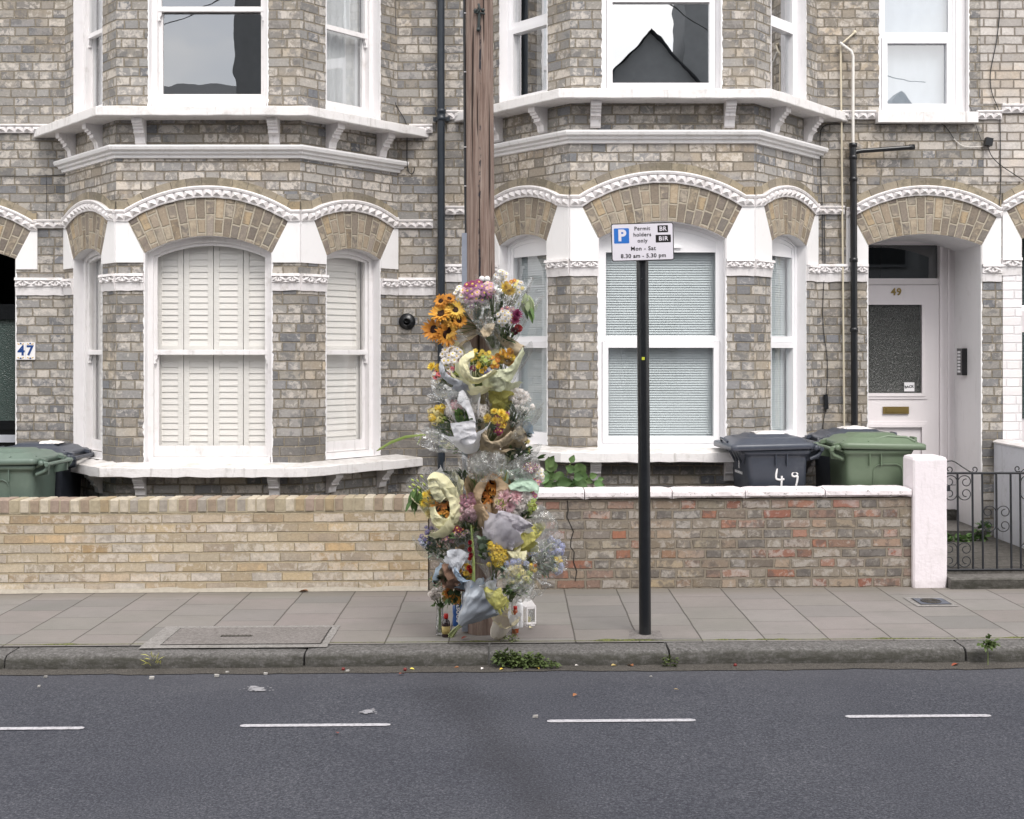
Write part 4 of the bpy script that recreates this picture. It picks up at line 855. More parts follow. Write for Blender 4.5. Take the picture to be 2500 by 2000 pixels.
# ------------------------------------------------------------------ houses across the street (seen as reflections)
def opp_house(x0, x1, gx, gw, zr, zg_, chim, label, dark):
    T = thing('terraced_house', label, 'house', ((x0 + x1) / 2, -3.2, 0), 'houses on the opposite side, reflected in the panes')
    mb = MB(); mb.face([(x1, -3, 0), (x0, -3, 0), (x0, -3, 5.9), (x1, -3, 5.9)]); mb.face([(x0, -11, 0), (x1, -11, 0), (x1, -11, 5.9), (x0, -11, 5.9)]); mb.face([(x0, -3, 0), (x0, -11, 0), (x0, -11, 5.9), (x0, -7, zr), (x0, -3, 5.9)]); mb.face([(x1, -11, 0), (x1, -3, 0), (x1, -3, 5.9), (x1, -7, zr), (x1, -11, 5.9)])
    mb.build('wall', M['opp_brick'], T)
    mb = MB(); mb.face([(x0, -2.85, 5.85), (x1, -2.85, 5.85), (x1, -7, zr + .02), (x0, -7, zr + .02)]); mb.face([(x1, -11.2, 5.8), (x0, -11.2, 5.8), (x0, -7, zr + .02), (x1, -7, zr + .02)]); rf = mb.build('roof', M['slate'], T)
    if gw:
        mb = MB(); zb = zg_ - gw * 1.12; mb.face([(gx + gw, -2.3, 0), (gx - gw, -2.3, 0), (gx - gw, -2.3, zb), (gx, -2.3, zg_), (gx + gw, -2.3, zb)]); mb.face([(gx - gw, -2.3, 0), (gx - gw, -3, 0), (gx - gw, -3, zb), (gx - gw, -2.3, zb)]); mb.face([(gx + gw, -3, 0), (gx + gw, -2.3, 0), (gx + gw, -2.3, zb), (gx + gw, -3, zb)]); mb.build('gable_bay', M['opp_brick'], T)
        mb = MB()
        for s in (-1, 1): mb.face([(gx, -2.15, zg_ + .05), (gx, -6, zg_ + .05), (gx + s * (gw + .12), -6, zb - .1), (gx + s * (gw + .12), -2.15, zb - .1)][::s])
        mb.build('gable_roof', M['slate'], T)
        for zz in (1.0, 3.6):
            mb = MB(); mb.aabb(gx - .55, gx + .55, -2.31, -2.25, zz, zz + 1.5); w = mb.build('window', M['slate'], T); slab('pane', gx - .48, gx + .48, -2.25, -2.24, zz + .07, zz + 1.43, M['room_dark'], w)
    for cx, cw, ct in chim:
        mb = MB(); mb.aabb(cx - cw, cx + cw, -4.2, -2.4, 5, ct); mb.aabb(cx - cw - .06, cx + cw + .06, -4.26, -2.34, ct, ct + .15)
        for k in (-.5, .5): mb.lathe((cx + cw * k, -3.3, ct + .15), [(.12, 0), (.09, .35), (0, .35)], 10)
        mb.build('chimney', M['opp_brick'], rf)
    return T
opp_house(-16, -8.6, -12, 1.2, 6.6, 7.8, [(-9, .4, 8.5)], 'brick house across the street opposite the far left neighbour', 1)
opp_house(-8.6, -2.6, -7.6, 0, 7.75, 7.4, [(-4.58, .62, 9.6)], 'brick house across the street mirrored under the left upper sash', 1)
opp_house(-2.6, 3.4, 2.58, 1.05, 7.85, 7.78, [(3.62, .40, 9.4)], 'brick house across the street mirrored as a dark pointed gable', 1)
opp_house(3.4, 9.0, 7.7, .8, 6.3, 6.95, [], 'brick house across the street mirrored faintly in the small upper pane', 1)
opp_house(9.0, 16, 12.5, 1.2, 6.6, 7.9, [(12, .4, 8.6)], 'brick house across the street opposite the painted house', 1)

# ------------------------------------------------------------------ front garden walls, gate pier, gate, dividing wall
def tilt_z(mb):
    mb.v = [(x, y, z + zg(x)) for x, y, z in mb.v]; return mb
YG = 10.17
def gwall(name, label, x0, x1, zt, mat, loc):
    T = thing(name, label, 'wall', loc)
    m_ = MB(); F = Pan((x0, YG), (x1, YG)); F.face(m_, [(0, -.02), (F.L, -.02), (F.L, zt), (0, zt)]); Bk = Pan((x1, YG + .215), (x0, YG + .215)); Bk.face(m_, [(0, 0), (F.L, 0), (F.L, zt), (0, zt)])
    E = Pan((x1, YG), (x1, YG + .215)); E.face(m_, [(0, -.02), (.215, -.02), (.215, zt), (0, zt)]); E2 = Pan((x0, YG + .215), (x0, YG)); E2.face(m_, [(0, -.02), (.215, -.02), (.215, zt), (0, zt)]); m_.face([(x0, YG, zt), (x1, YG, zt), (x1, YG + .215, zt), (x0, YG + .215, zt)], [(x0, YG), (x1, YG), (x1, YG + .215), (x0, YG + .215)])
    tilt_z(m_).build('brickwork', mat, T); return T
xl1 = at(1045, 0, YG).x
GW1 = gwall('garden_wall', 'yellow brick garden wall topped with bricks on edge, left of the flowers', -7.2, xl1, .605, M['gbrick'], (-3.9, YG, 0))
# brick-on-edge coping: every brick modelled, colours per brick through vertex-free material slots
cop = [plain('coping_brick_%s' % n, c, .9, var=.5, scale=28, bs=1.0, spec=.2, dirt=.5, dirtcol=d) for n, c, d in (('buff', '#b0a48d', '#8b8275'), ('brown', '#a39280', '#7c736a'), ('pale', '#c6bba9', '#978e80'), ('tan', '#aa987c', '#857a6b'), ('grey', '#a49c92', '#7b7670'), ('rose', '#a59386', '#8a7c70'))]
copm = plain('coping_mortar', '#b0a58e', .95, var=.3, scale=40, bs=.8)
m_ = MB(); x = -7.2; i = 0
while x < xl1 - .07:
    w = random.uniform(.062, .068); h = random.uniform(-.003, .003); cx = x + w / 2; rows = []
    r = .006; y0, y1, z0, z1 = YG - .006 + random.uniform(-.004, .004), YG + .222, .608, .712 + h
    a = random.uniform(-.03, .03); mi = 1 + random.choice([0, 0, 1, 2, 2, 3, 4, 5])
    prof = [(-w/2, z0, 0), (-w/2, z1 - r, 0), (-w/2 + r * .8, z1 - r*.1, 0), (w/2 - r * .8, z1 - r*.1, 0), (w/2, z1 - r, 0), (w/2, z0, 0)]
    for yy, ins in ((y0, .007), (y0 + .008, 0), (y1 - .008, 0), (y1, .007)):
        rows.append([(cx + px * (1 - ins * 14 / 1) + a * (pz - z0), yy, pz - (ins if pz > z0 + .05 else -ins)) for px, pz, _ in prof])
    m_.grid(rows, mi=mi, sm=False); m_.face([rows[0][k] for k in range(6)], mi=mi); m_.face([rows[-1][k] for k in range(5, -1, -1)], mi=mi)
    x += w + .010
m_.aabb(-7.2, xl1 - .005, YG - .001, YG + .216, .604, .706, mi=0)
tilt_z(m_).build('brick_coping', [copm] + cop, GW1)
m_ = MB(); rows = [[], []]      # mortar fillet at the foot
for k in range(120):
    xx = -7.2 + (xl1 + 7.2) * k / 119; rows[0].append((xx, YG - .035 - .02 * abs(noise.noise((xx * 3, 0, 1))), .003)); rows[1].append((xx, YG - .001, .03 + .02 * noise.noise((xx * 4, 3, 1))))
m_.grid(rows); tilt_z(m_).build('mortar_fillet', plain('pale_mortar', '#a39c90', .95, var=.4, scale=30, bs=.6), GW1)
XR1 = 3.05
GW2 = gwall('garden_wall', 'mixed red and grey brick garden wall under white coping slabs', xl1 + .01, XR1, .683, M['rbrick'], (1.2, YG, 0))
g = NT('flaking_coping_paint'); p = g.coord(); ch = g.map(g.noise(g.scale(p, 1, 1, 1.6), 30, 6, .78), .56, .61, 0, 1, True); big = g.noise(p, 3, 4)
c = g.mix(g.math('MULTIPLY', ch, g.map(big, .35, .55, .35, 1)), lin('#e6dfe1'), lin('#857f78')); c = g.mix(g.map(g.noise(p, 9, 5), .5, .8, 0, .4), c, lin('#b5aca8')); M['coping'] = g.done(g.pbsdf(c, .8, g.bump(g.math('SUBTRACT', 1.0, ch), .4, .003)))
js = [xl1 + .01, at(1427, 0, YG).x, at(1640, 0, YG).x, at(1818, 0, YG).x, at(2013, 0, YG).x, XR1 - .002]
for a, b in zip(js, js[1:]):
    m_ = MB(); a += .004; b -= .004; n = max(3, int((b - a) / .04)); rows = []; ty = random.uniform(-.006, .006); tz = random.uniform(-.004, .004)
    for k in range(n + 1):
        xx = a + (b - a) * k / n; j = lambda s: .006 * noise.noise((xx * 12, s, 2)) - (.006 if k in (0, n) else 0); zt = .752 + tz
        rows.append([(xx, YG + .25, .685), (xx, YG + .255, zt + j(1)), (xx, YG + .11, zt + .008 + j(2)), (xx, YG - .022 + ty, zt + .002 + j(3)), (xx, YG - .034 + ty - j(4), zt - .014), (xx, YG - .036 + ty - j(5), .708), (xx, YG - .02 + ty, .694 + j(6)), (xx, YG + .05, .684)])
    m_.grid(rows, sm=False); m_.face(rows[0]); m_.face(list(reversed(rows[-1]))); tilt_z(m_).build('coping_slab', M['coping'], GW2)
# zig-zag settlement crack, a thin raised-free dark gap
m_ = MB(); pts = [(1385, 1222), (1387, 1245), (1384, 1262), (1392, 1280), (1400, 1298), (1394, 1318), (1393, 1336), (1402, 1348), (1400, 1372), (1408, 1395), (1404, 1420)]
P = [at(a, b, YG - .0035) for a, b in pts]; rows = [[], []]
for k, q_ in enumerate(P):
    w = .0035 + .003 * abs(noise.noise((k * 1.3, 0, 0))); rows[0].append(q_ - Vector((w, 0, 0))); rows[1].append(q_ + Vector((w, 0, 0)))
m_.grid(rows, sm=False); m_.build('crack', plain('crack_shadow', '#2f2b28', 1), GW2)
M['render'] = paint_mat('white_render', '#eae2e6', dirt=.25, bs=.8, rough=.8, dirtcol='#9a948c', scale=5)
# gate pier
def pier(x0, x1, y0, y1, zt, label):
    T = thing('gate_pier', label, 'pier', ((x0+x1)/2, y0, 0)); m_ = MB(); rings = []
    for z, e in ((-.02, -.004), (.05, 0), (.3, .001), (.6, -.001), (zt - .02, 0), (zt - .002, -.008), (zt + .006, -.03)):
        r = []; c = .012
        for (sx, sy) in ((-1,-1),(1,-1),(1,1),(-1,1)):
            X = x0 - e if sx < 0 else x1 + e; Y = y0 - e if sy < 0 else y1 + e
            r += [(X - (0 if sx*sy > 0 else sx*c), Y - (sy*c if sx*sy > 0 else 0), z), (X - (sx*c if sx*sy > 0 else 0), Y - (0 if sx*sy > 0 else sy*c), z)]
        rings.append([(a + .003 * noise.noise((a*9, b*9, z*7)), b + .003*noise.noise((a*8, b*9, z*5 + 3)), z) for a, b, z in r])
    m_.grid(rings, closed=True, sm=False); m_.face(rings[-1]); tilt_z(m_).build('pier_body', M['render'], T); return T
pier(3.048, 3.306, 10.12, 10.40, at(0, 1117, 10.12).z - zg(3.2), 'white rendered gate pier between brick wall and iron gate')
pier(4.29, 4.55, 10.12, 10.38, .98, 'white rendered gate pier on the far side of the iron gate')
T = thing('dividing_wall', 'low white rendered wall between the path and the painted house', 'wall', (4.40, 11, 0))
m_ = MB(); m_.aabb(4.335, 4.50, 10.38, 11.99, 0, 1.0); m_.build('wall_body', paint_mat('bluish_white_render', '#dcdde4', dirt=.3, bs=.6, dirtcol='#6e6c66', scale=6, rough=.8), T)
m_ = MB(); rows = []
for k in range(30):
    yy = 10.38 + 1.61 * k / 29; rows.append([(4.325, yy, .998), (4.322, yy, 1.012), (4.36, yy, 1.03), (4.47, yy, 1.03), (4.51, yy, 1.0)])
m_.grid(rows, sm=False); m_.face(rows[0]); m_.build('wall_coping', M['paint_old'], T)
# gate step and path
m_ = MB(); rows = []; 
for k in range(60):
    xx = 3.31 + 1.0 * k / 59; j = .003 * noise.noise((xx * 9, 1, 1)); rows.append([(xx, 10.06 + j, -.01), (xx, 10.055 + j, .07 + j), (xx, 10.07, .083), (xx, 10.40, .085)])
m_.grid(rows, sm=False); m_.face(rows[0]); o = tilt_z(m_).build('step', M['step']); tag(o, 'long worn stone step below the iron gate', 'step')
m_ = MB(); m_.aabb(3.31, 4.33, 10.25, 10.33, .08, .118); m_.aabb(3.31, 4.33, 10.33, 12.0, .09, .122); o = tilt_z(m_).build('path', M['garden']); o['kind'] = 'structure'
# iron gate
M['gate'] = plain('dark_wrought_iron', '#24262b', .55, var=.3, bs=.3)
GT = thing('iron_gate', 'black wrought iron gate with scrolls at the end of the wall', 'gate', (3.31, 10.25, .14)); YGt = 10.25
gp = lambda X, Y_: at(2240 + X / 4.538, 1080 + Y_ / 4.538, YGt)       # from the enlarged crop of the gate
m_ = MB(); m_.tube([gp(300, 342), gp(1480, 340)], .009, 8); m_.tube([gp(300, 1412), gp(1480, 1408)], .009, 8); m_.build('rail', M['gate'], GT)
for X in (443, 607, 716, 872, 1031, 1136, 1300, 1420):
    m_ = MB(); m_.tube([gp(X, 342), gp(X + 10, 1400)], .0085 if X < 1400 else .01, 8); m_.build('bar', M['gate'], GT)
def cscroll(X0, X1, Ya, Yb):
    """C scroll bulging towards X0's bar with curled ends pointing at X1"""
    P = []; s = 1 if X1 > X0 else -1; w = abs(X1 - X0); r = w * .5; cxm = X0 + s * r
    def curl(cy, sg):
        out = []
        for k in range(26):
            th = k / 25 * 2 * math.pi * 1.25; rr = r * .95 * (1 - .62 * k / 25)
            out.append((cxm + s * (-math.cos(th) * rr) + s * w * .12 * k / 25, cy + sg * (-math.sin(th) * rr) + sg * r * .1))
        return out
    top = curl(Ya + r, 1); bot = curl(Yb - r, -1)
    P = list(reversed(top)) + [(X0 + s * w*.03, (Ya * 3 + Yb) / 4 + r*.5), (X0 + s*w*.02, (Ya + Yb) / 2), (X0 + s*w*.03, (Ya + 3 * Yb) / 4 - r*.5)] + bot
    m_ = MB(); m_.tube([gp(a, b) for a, b in P], .0038, 6); m_.build('scroll', M['gate'], GT)
for ya, yb in ((348, 660), (1092, 1402)): cscroll(443, 603, ya, yb); cscroll(443, 290, ya, yb); cscroll(1140, 1296, ya, yb); cscroll(1440, 1304, ya, yb)
cscroll(872, 722, 686, 1010); cscroll(876, 1030, 686, 1010)
def spiral(cx, cy, r, a0, a1, n=30, k1=.35): return [(cx + math.cos(a0 + (a1 - a0) * k / n) * r * (1 - (1 - k1) * k / n), cy + math.sin(a0 + (a1 - a0) * k / n) * r * (1 - (1 - k1) * k / n)) for k in range(n + 1)]
for pts in ([(318, 222), (345, 208), (380, 206), (420, 220), (500, 275), (570, 320), (603, 334)] + spiral(632, 300, 36, math.pi*.75, -math.pi*1.35, k1=.4), [(300, 335), (330, 338)] + spiral(352, 302, 40, math.pi * .6, -math.pi * 1.4, k1=.4), [(1180, 300), (1150, 326), (1135, 330)] + spiral(1108, 292, 36, math.pi * .25, math.pi * 2.3, k1=.4)):
    m_ = MB(); m_.tube([gp(a, b) for a, b in pts], .0042, 6); m_.build('scroll', M['gate'], GT)
m_ = MB(); m_.box(gp(335, 512), (.015, 0, 0), (0, .012, 0), (0, 0, .02)); m_.tube([gp(340, 480), gp(368, 474), gp(425, 472)], .003, 6); m_.build('latch', M['gate'], GT)

# ------------------------------------------------------------------ wheelie bins
def rrect(cx, cy, hx, hy, r, z, n=4, skew=0.0):
    out = []
    for (sx, sy, a0) in ((1, 1, 0), (-1, 1, 90), (-1, -1, 180), (1, -1, 270)):
        for k in range(n + 1):
            a = R(a0 + 90 * k / n); X = cx + sx * (hx - r) + r * math.cos(a); out.append((X, cy + sy * (hy - r) + r * math.sin(a), z + skew * (X - cx)))
    return out
def bin_(label, loc, rot, flip, col, lidcol, extra=None):
    """front of the bin towards local -X, hinge towards +X"""
    s = -1 if flip else 1
    T = thing('wheelie_bin', label, 'wheelie bin', loc, 'wheelie bins behind the garden walls'); T.rotation_euler = (0, 0, R(rot))
    fl = lambda mb: (setattr(mb, 'v', [(x * s, y, z) for x, y, z in mb.v]) or ([f.reverse() for f in mb.f] if flip else None)) and mb or mb
    mb = MB(); mb.grid([rrect(.03, 0, .20, .22, .05, .06), rrect(.02, 0, .215, .235, .05, .3), rrect(.0, 0, .245, .275, .045, .93), rrect(-.002, 0, .25, .28, .045, .955), rrect(-.004, 0, .27, .30, .04, .965), rrect(-.004, 0, .272, .302, .04, .995), rrect(-.004, 0, .25, .28, .04, 1.0)], closed=True)
    for k in (-.02, .07): mb.box((k, -.287, .92), (.0035, 0, 0), (0, .012, 0), (0, 0, .05))
    for k in (-.2, -.1, .0, .1): mb.face([(-.30, k - .03, .985), (-.30, k + .07, .985), (-.246, k + .02, .87)]); mb.face([(-.30, k - .03, .985), (-.246, k + .02, .87), (-.25, k - .03, .97)])
    for k in (-1, 1): mb.box((.30, k * .2, .95), (.055, 0, .01), (0, .014, 0), (0, 0, .04))
    fl(mb).build('body', col, T, world=False)
    mb = MB(); P = []
    for yy in (-.24, .24): mb.tube([(.27, yy, .985), (.33, yy, 1.01), (.36, yy, 1.005), (.365, yy, .985), (.34, yy, .95), (.27, yy, .92)], .016, 8)
    mb.tube([(.362, -.27, 1.0), (.362, .27, 1.0)], .017, 10); mb.lathe((.315, -.275, 1.01), [(0, 0), (.022, 0), (.022, .02), (.0, .02)], 12, axis=(0, 1, 0)); fl(mb).build('handle', col, T, world=False)
    mb = MB(); hx, hy = .33, .315; cx = -.045
    mb.grid([rrect(cx, 0, hx, hy, .045, .998, skew=.02), rrect(cx, 0, hx + .006, hy + .006, .045, 1.0, skew=.02), rrect(cx, 0, hx + .006, hy + .006, .045, 1.038, skew=.02), rrect(cx, 0, hx - .004, hy - .004, .045, 1.046, skew=.02), rrect(cx, 0, hx * .90, hy * .90, .06, 1.052, skew=.02), rrect(cx + .01, 0, hx * .80, hy * .8, .07, 1.082, skew=.01), rrect(cx + .02, 0, hx * .68, hy * .68, .07, 1.092, skew=.01), rrect(cx + .02, 0, hx * .60, hy * .5, .06, 1.090), rrect(cx + .02, 0, hx * .5, hy * .42, .06, 1.112), rrect(cx + .02, 0, .01, .01, .005, 1.114)], closed=True)
    for k in (-1, 1): mb.box((.285, k * .2, 1.035), (.05, 0, -.01), (0, .03, 0), (0, 0, .014))
    mb.tube([(-.30, -.2, 1.06), (.1, -.215, 1.082), (.26, -.2, 1.06)], .006, 6); mb.tube([(-.36, -.10, 1.05), (-.375, -.06, 1.07), (-.375, .06, 1.07), (-.36, .10, 1.05)], .011, 8)
    if extra and 'slot' in extra: mb.tube([(-.30, -.27, 1.055), (-.24, -.235, 1.088), (-.10, -.21, 1.096), (.04, -.24, 1.07), (.08, -.275, 1.055)], .012, 8)
    ld = fl(mb).build('lid', lidcol, T, world=False)
    for k in (-1, 1):
        mb = MB(); mb.lathe((.27, k * .22 - .025, .10), [(0, 0), (.07, 0), (.1, .01), (.1, .04), (.07, .05), (0, .05)], 20, axis=(0, 1, 0)); fl(mb).build('wheel', M['black'], T, world=False)
    return T, ld
M['bin_dark'] = plain('charcoal_bin_plastic', '#3e434d', .38, var=.25, scale=9, bs=.15, dirt=.35, dirtcol='#6a6d72'); M['bin_lid'] = plain('charcoal_lid_plastic', '#474c57', .35, var=.25, scale=12, bs=.15, dirt=.3, dirtcol='#6f7278')
M['bin_green'] = plain('green_bin_plastic', '#6a7a64', .38, var=.25, scale=8, bs=.12, dirt=.25, dirtcol='#7a8a74'); M['bin_green2'] = plain('faded_green_bin_plastic', '#6a7a70', .38, var=.25, scale=8, bs=.12, dirt=.3, dirtcol='#7e8c82')
M['wpaint'] = plain('white_brush_paint', '#eceaea', .6, var=.08)
B1, L1 = bin_('dark grey wheelie bin with 49 brushed on its side', (2.075, 10.80, .045), 5, False, M['bin_dark'], M['bin_lid'])
B2, L2 = bin_('green wheelie bin beside the white gate pier', (2.875, 10.78, .05), 2, True, M['bin_green'], M['bin_green'], ['slot'])
B3, L3 = bin_('dark wheelie bin hidden behind the green one', (2.90, 11.42, .05), 3, True, M['bin_dark'], M['bin_lid'])
B4, L4 = bin_('faded green wheelie bin by the door of 47', (-4.02, 10.78, -.075), -2, False, M['bin_green2'], M['bin_green2'], ['slot'])
B5, L5 = bin_('dark lidded wheelie bin behind the left green one', (-4.02, 11.44, -.075), -2, False, M['bin_dark'], M['bin_lid'])
def crumb_patch(cx, cy, z, w, d, mat, parent, name, seed):
    mb = MB(); rows = []; random.seed(seed)
    for i in range(9):
        a = []
        for j in range(7):
            u, v = i / 8 * 2 - 1, j / 6 * 2 - 1; k = 1 + .35 * noise.noise((u * 2.5 + seed, v * 2.5, 1)); a.append((cx + u * w * k, cy + v * d * k, z + .022 * (1 - max(abs(u), abs(v)) ** 2) + .016 * abs(noise.noise((u * 4, v * 4, seed)))))
        rows.append(a)
    mb.grid(rows, sm=False); return mb.build(name, mat, parent, world=False)
crumb_patch(.0, -.02, 1.112, .125, .10, M['paint_old'], L1, 'peeling_label', 3); crumb_patch(.03, -.02, 1.112, .125, .10, M['paint_old'], L3, 'peeling_label', 6); crumb_patch(.08, -.03, 1.112, .09, .09, M['paint_old'], L5, 'peeling_label', 8)
def strokes(parent, lines, y, r, name, mat):
    mb = MB()
    for l in lines:
        P = [Vector((x, y, z)) for x, z in l]
        for _ in range(2):
            Q = [P[0]]
            for a, b in zip(P, P[1:]): Q += [a.lerp(b, .25), a.lerp(b, .75)]
            P = Q + [P[-1]]
        mb.tube(P, r, 6)
    mb.v = [(x, y + (Y - y) * .25, z) for x, Y, z in mb.v]; return mb.build(name, mat, parent, world=False)
strokes(B1, [[(.0, .86), (-.012, .80), (-.012, .762), (.03, .757), (.055, .765)], [(.035, .79), (.033, .74), (.030, .70)]], -.268, .0085, 'painted_digit', M['wpaint'])
strokes(B1, [[(.165, .80), (.150, .822), (.120, .815), (.118, .79), (.140, .78), (.162, .795), (.163, .76), (.150, .71)]], -.266, .0085, 'painted_digit', M['wpaint'])
# small emblem and maker's line on the front face
mb = MB()
for k in range(4):
    for s in (-1, 1): mb.tube([(-.2455, -.02 + s * .016, .835 + k * .018), (-.2455, -.02 - s * .016, .853 + k * .018)], .0022, 5)
mb.build('emblem', M['wpaint'], B1, world=False)
me = text_mesh('MGB RANDALLS', .03, .0003, .0008, 1.1, 'maker_line'); me.transform(Matrix.Translation((-.246, -.01, .80)) @ Matrix.Rotation(R(-90), 4, 'Z') @ Matrix.Rotation(R(90), 4, 'X')); me.materials.clear(); me.materials.append(M['wpaint']); obj('maker_line', me, B1, world=False)
strokes(B3, [[(-.20, .80), (-.19, .84), (-.17, .82), (-.18, .79)], [(-.185, .78), (-.19, .70)]], -.268, .006, 'painted_digit', M['wpaint'])
for T_, c_ in ((B2, M['bin_green']), (B4, M['bin_green2'])):      # pressed panel outline on the side
    mb = MB(); s = -1 if T_ is B2 else 1
    sx = .08 if T_ is B2 else -.05
    mb.tube([(sx - .115, -.262, .62), (sx - .115, -.276, .83), (sx - .10, -.279, .865), (sx - .07, -.280, .88), (sx + .07, -.280, .88), (sx + .10, -.279, .865), (sx + .115, -.276, .83), (sx + .12, -.262, .62)], .004, 6); mb.build('side_panel', c_, T_, world=False)

# ------------------------------------------------------------------ parking sign
def sign():
    b = at(1575, 1551, 8.52); T = thing('parking_sign', 'black post carrying a white permit holders parking sign', 'sign', (b.x, 8.52, zg(b.x)))
    top = at(1567.5, 560, 8.52)
    mb = MB(); mb.tube([(b.x, 8.52, -.01 + zg(b.x)), (b.x - .004, 8.52, .8), (top.x, 8.52, top.z)], .0385, 24); ps = mb.build('post', M['iron_black'], T)
    c = at(1567.2, 682, 8.48); mb = MB(); mb.lathe((c.x, 8.484, c.z), [(0, .006), (.005, .006), (.006, 0)], 8, axis=(0, -1, 0)); mb.build('bolt', M['black'], ps)
    c = at(1570.5, 875.5, 8.48); slab('sticker', c.x - .009, c.x + .009, 8.4795, 8.4825, c.z - .009, c.z + .009, plain('yellow_sticker', '#c9cf3a', .5), ps)
    YS = 8.455; c = at(1568.7, 590.8, YS); w, h = .396, .240; ang = -1.55
    Mx = Matrix.Translation((c.x, YS, c.z)) @ Matrix.Rotation(R(ang), 4, 'Y')
    def plate(name, cx, cz, hw, hh, r, y0, y1, mat, par):
        mb = MB(); P = [(x, z) for x, z, _ in [(p[0], p[1], 0) for p in rrect(cx, cz, hw, hh, r, 0, 5)]]
        mb.face([(x, y0, z) for x, z in P][::-1] if 0 else [(x, y0, z) for x, z in P]); mb.face([(x, y1, z) for x, z in P][::-1])
        n = len(P)
        for i in range(n): a, b_ = P[i], P[(i+1) % n]; mb.face([(a[0], y0, a[1]), (a[0], y1, a[1]), (b_[0], y1, b_[1]), (b_[0], y0, b_[1])])
        mb.v = [tuple(Mx @ Vector(v)) for v in mb.v]; return mb.build(name, mat, par)
    blk = plain('sign_black', '#1c1719', .35, var=.05); wh = plain('sign_white', '#dcd8e0', .3, var=.04, scale=6); bl = plain('sign_blue', '#2f6fc0', .3, var=.05)
    P0 = plate('sign_plate', 0, 0, w/2, h/2, .014, 0, .004, blk, T); plate('white_face', 0, 0, w/2 - .0055, h/2 - .0055, .010, -.0008, 0, wh, P0)
    def tx(s, size, x, z, mat, bold=.0, sp=1.0, par=P0, nm='lettering'):
        me = text_mesh(s, size, bold, .0003, sp, nm); me.transform(Mx @ Matrix.Translation((x, -.0018, z)) @ Matrix.Rotation(R(90), 4, 'X')); me.materials.clear(); me.materials.append(mat); obj(nm, me, par)
    # measured on the crop: plate 1318 px wide = .396 m
    k = .396 / 1318; X = lambda px: (px - 1024) * k; Zz = lambda py: (608 - py) * k
    plate('blue_square', X(584), Zz(470), 160 * k, 160 * k, .006, -.0014, -.0008, bl, P0); tx('P', .098, X(592), Zz(472), wh, .0042)
    for s, py in (('Permit', 328), ('holders', 456), ('only', 584)): tx(s, .0335, X(1022), Zz(py) , blk, .0005, 1.12)
    tx('Mon - Sat', .036, X(1034), Zz(750), blk, .0006, 1.12); tx('8.30 am - 5.30 pm', .036, X(1034), Zz(903), blk, .0006, 1.08)
    plate('code_box', X(1458), Zz(343), 110 * k, 75 * k, .003, -.0014, -.0008, blk, P0); tx('BR', .038, X(1460), Zz(345), wh, .0008, 1.1)
    plate('code_box', X(1463), Zz(549), 160 * k, 80 * k, .003, -.0014, -.0008, blk, P0); tx('BIR', .038, X(1464), Zz(551), wh, .0008, 1.15)
    mb = MB()
    for z in (.06, -.06): mb.tube([tuple(Mx @ Vector((-.05, .012, z))), tuple(Mx @ Vector((.05, .012, z)))], .008, 8)
    mb.build('clip', M['iron_black'], T)
sign()
sb_ = at(1575, 1551, 8.52); mb = MB(); P = [(sb_.x - .12, 8.37), (sb_.x + .10, 8.37), (sb_.x + .105, 8.62), (sb_.x - .09, 8.63)]
mb.face([(x, y, .004 + zg(x)) for x, y in P]); o = mb.build('paving_patch', M['concrete']); o['kind'] = 'structure'

# ------------------------------------------------------------------ utility pole
g = NT('weathered_pole_wood'); p = g.coord(); s1 = g.noise(g.scale(p, 22, 22, .7), 4, 6, .7, .4); s2 = g.noise(g.scale(p, 60, 60, 1.2), 3, 4, .7); s3 = g.noise(g.scale(p, 7, 7, .35), 3, 5, .6)
c = g.ramp(s1, [(.3, '#63524b'), (.45, '#806c63'), (.6, '#97867c'), (.75, '#a89a92')]); c = g.mix(g.map(s3, .55, .68, 0, .6), c, lin('#4a3d38')); c = g.mix(g.map(s2, .55, .62, 0, .5), c, lin('#8c8079'))
ck = g.map(g.noise(g.scale(p, 14, 14, .22), 3.2, 2, .4), .655, .67, 0, .9); c = g.mix(ck, c, lin('#2c2422')); ss = g.sep(p)
tar = g.math('MULTIPLY', g.map(g.math('ABSOLUTE', g.math('ADD', g.math('ADD', ss[0], .185 + .02), g.math('MULTIPLY', g.math('SUBTRACT', g.noise(p, 2.5, 3), .5), .03))), .002, .012, 1, 0, True), g.map(g.noise(g.scale(p, 6, 6, 3), 3, 4, .7), .48, .56, 0, 1)); tar = g.math('MULTIPLY', tar, g.map(ss[2], 1.9, 2.3, 0, 1)); c = g.mix(tar, c, lin('#2e3038'))
M['pole'] = g.done(g.pbsdf(c, .9, g.bump(g.math('SUBTRACT', g.math('ADD', s1, g.math('MULTIPLY', s2, .5)), ck), .9, .008), spec=.2))
YP = 8.62
PB = at(1178, 1550, YP); PT = at(1170, 0, YP)
PT = PB.lerp(PT, (7.2 - 0) / (PT.z - 0)) if 1 else PT
PO = thing('utility_pole', 'weathered brown wooden utility pole hung with flower bouquets', 'pole', (PB.x, YP, 0))
mb = MB(); pts = []; rs = []
for k in range(15):
    t = k / 14; pts.append(Vector((PB.x, YP, -.02)).lerp(Vector((PT.x, YP, 7.2)), t)); rs.append(.098 - .018 * t)
mb.tube(pts, rs, 28); mb.build('trunk', M['pole'], PO)
pole_x = lambda z: PB.x + (PT.x - PB.x) * z / 7.2
pole_r = lambda z: .098 - .018 * z / 7.2
def onp(px, py, off=0): return at(px, py, YP - .092 - off)
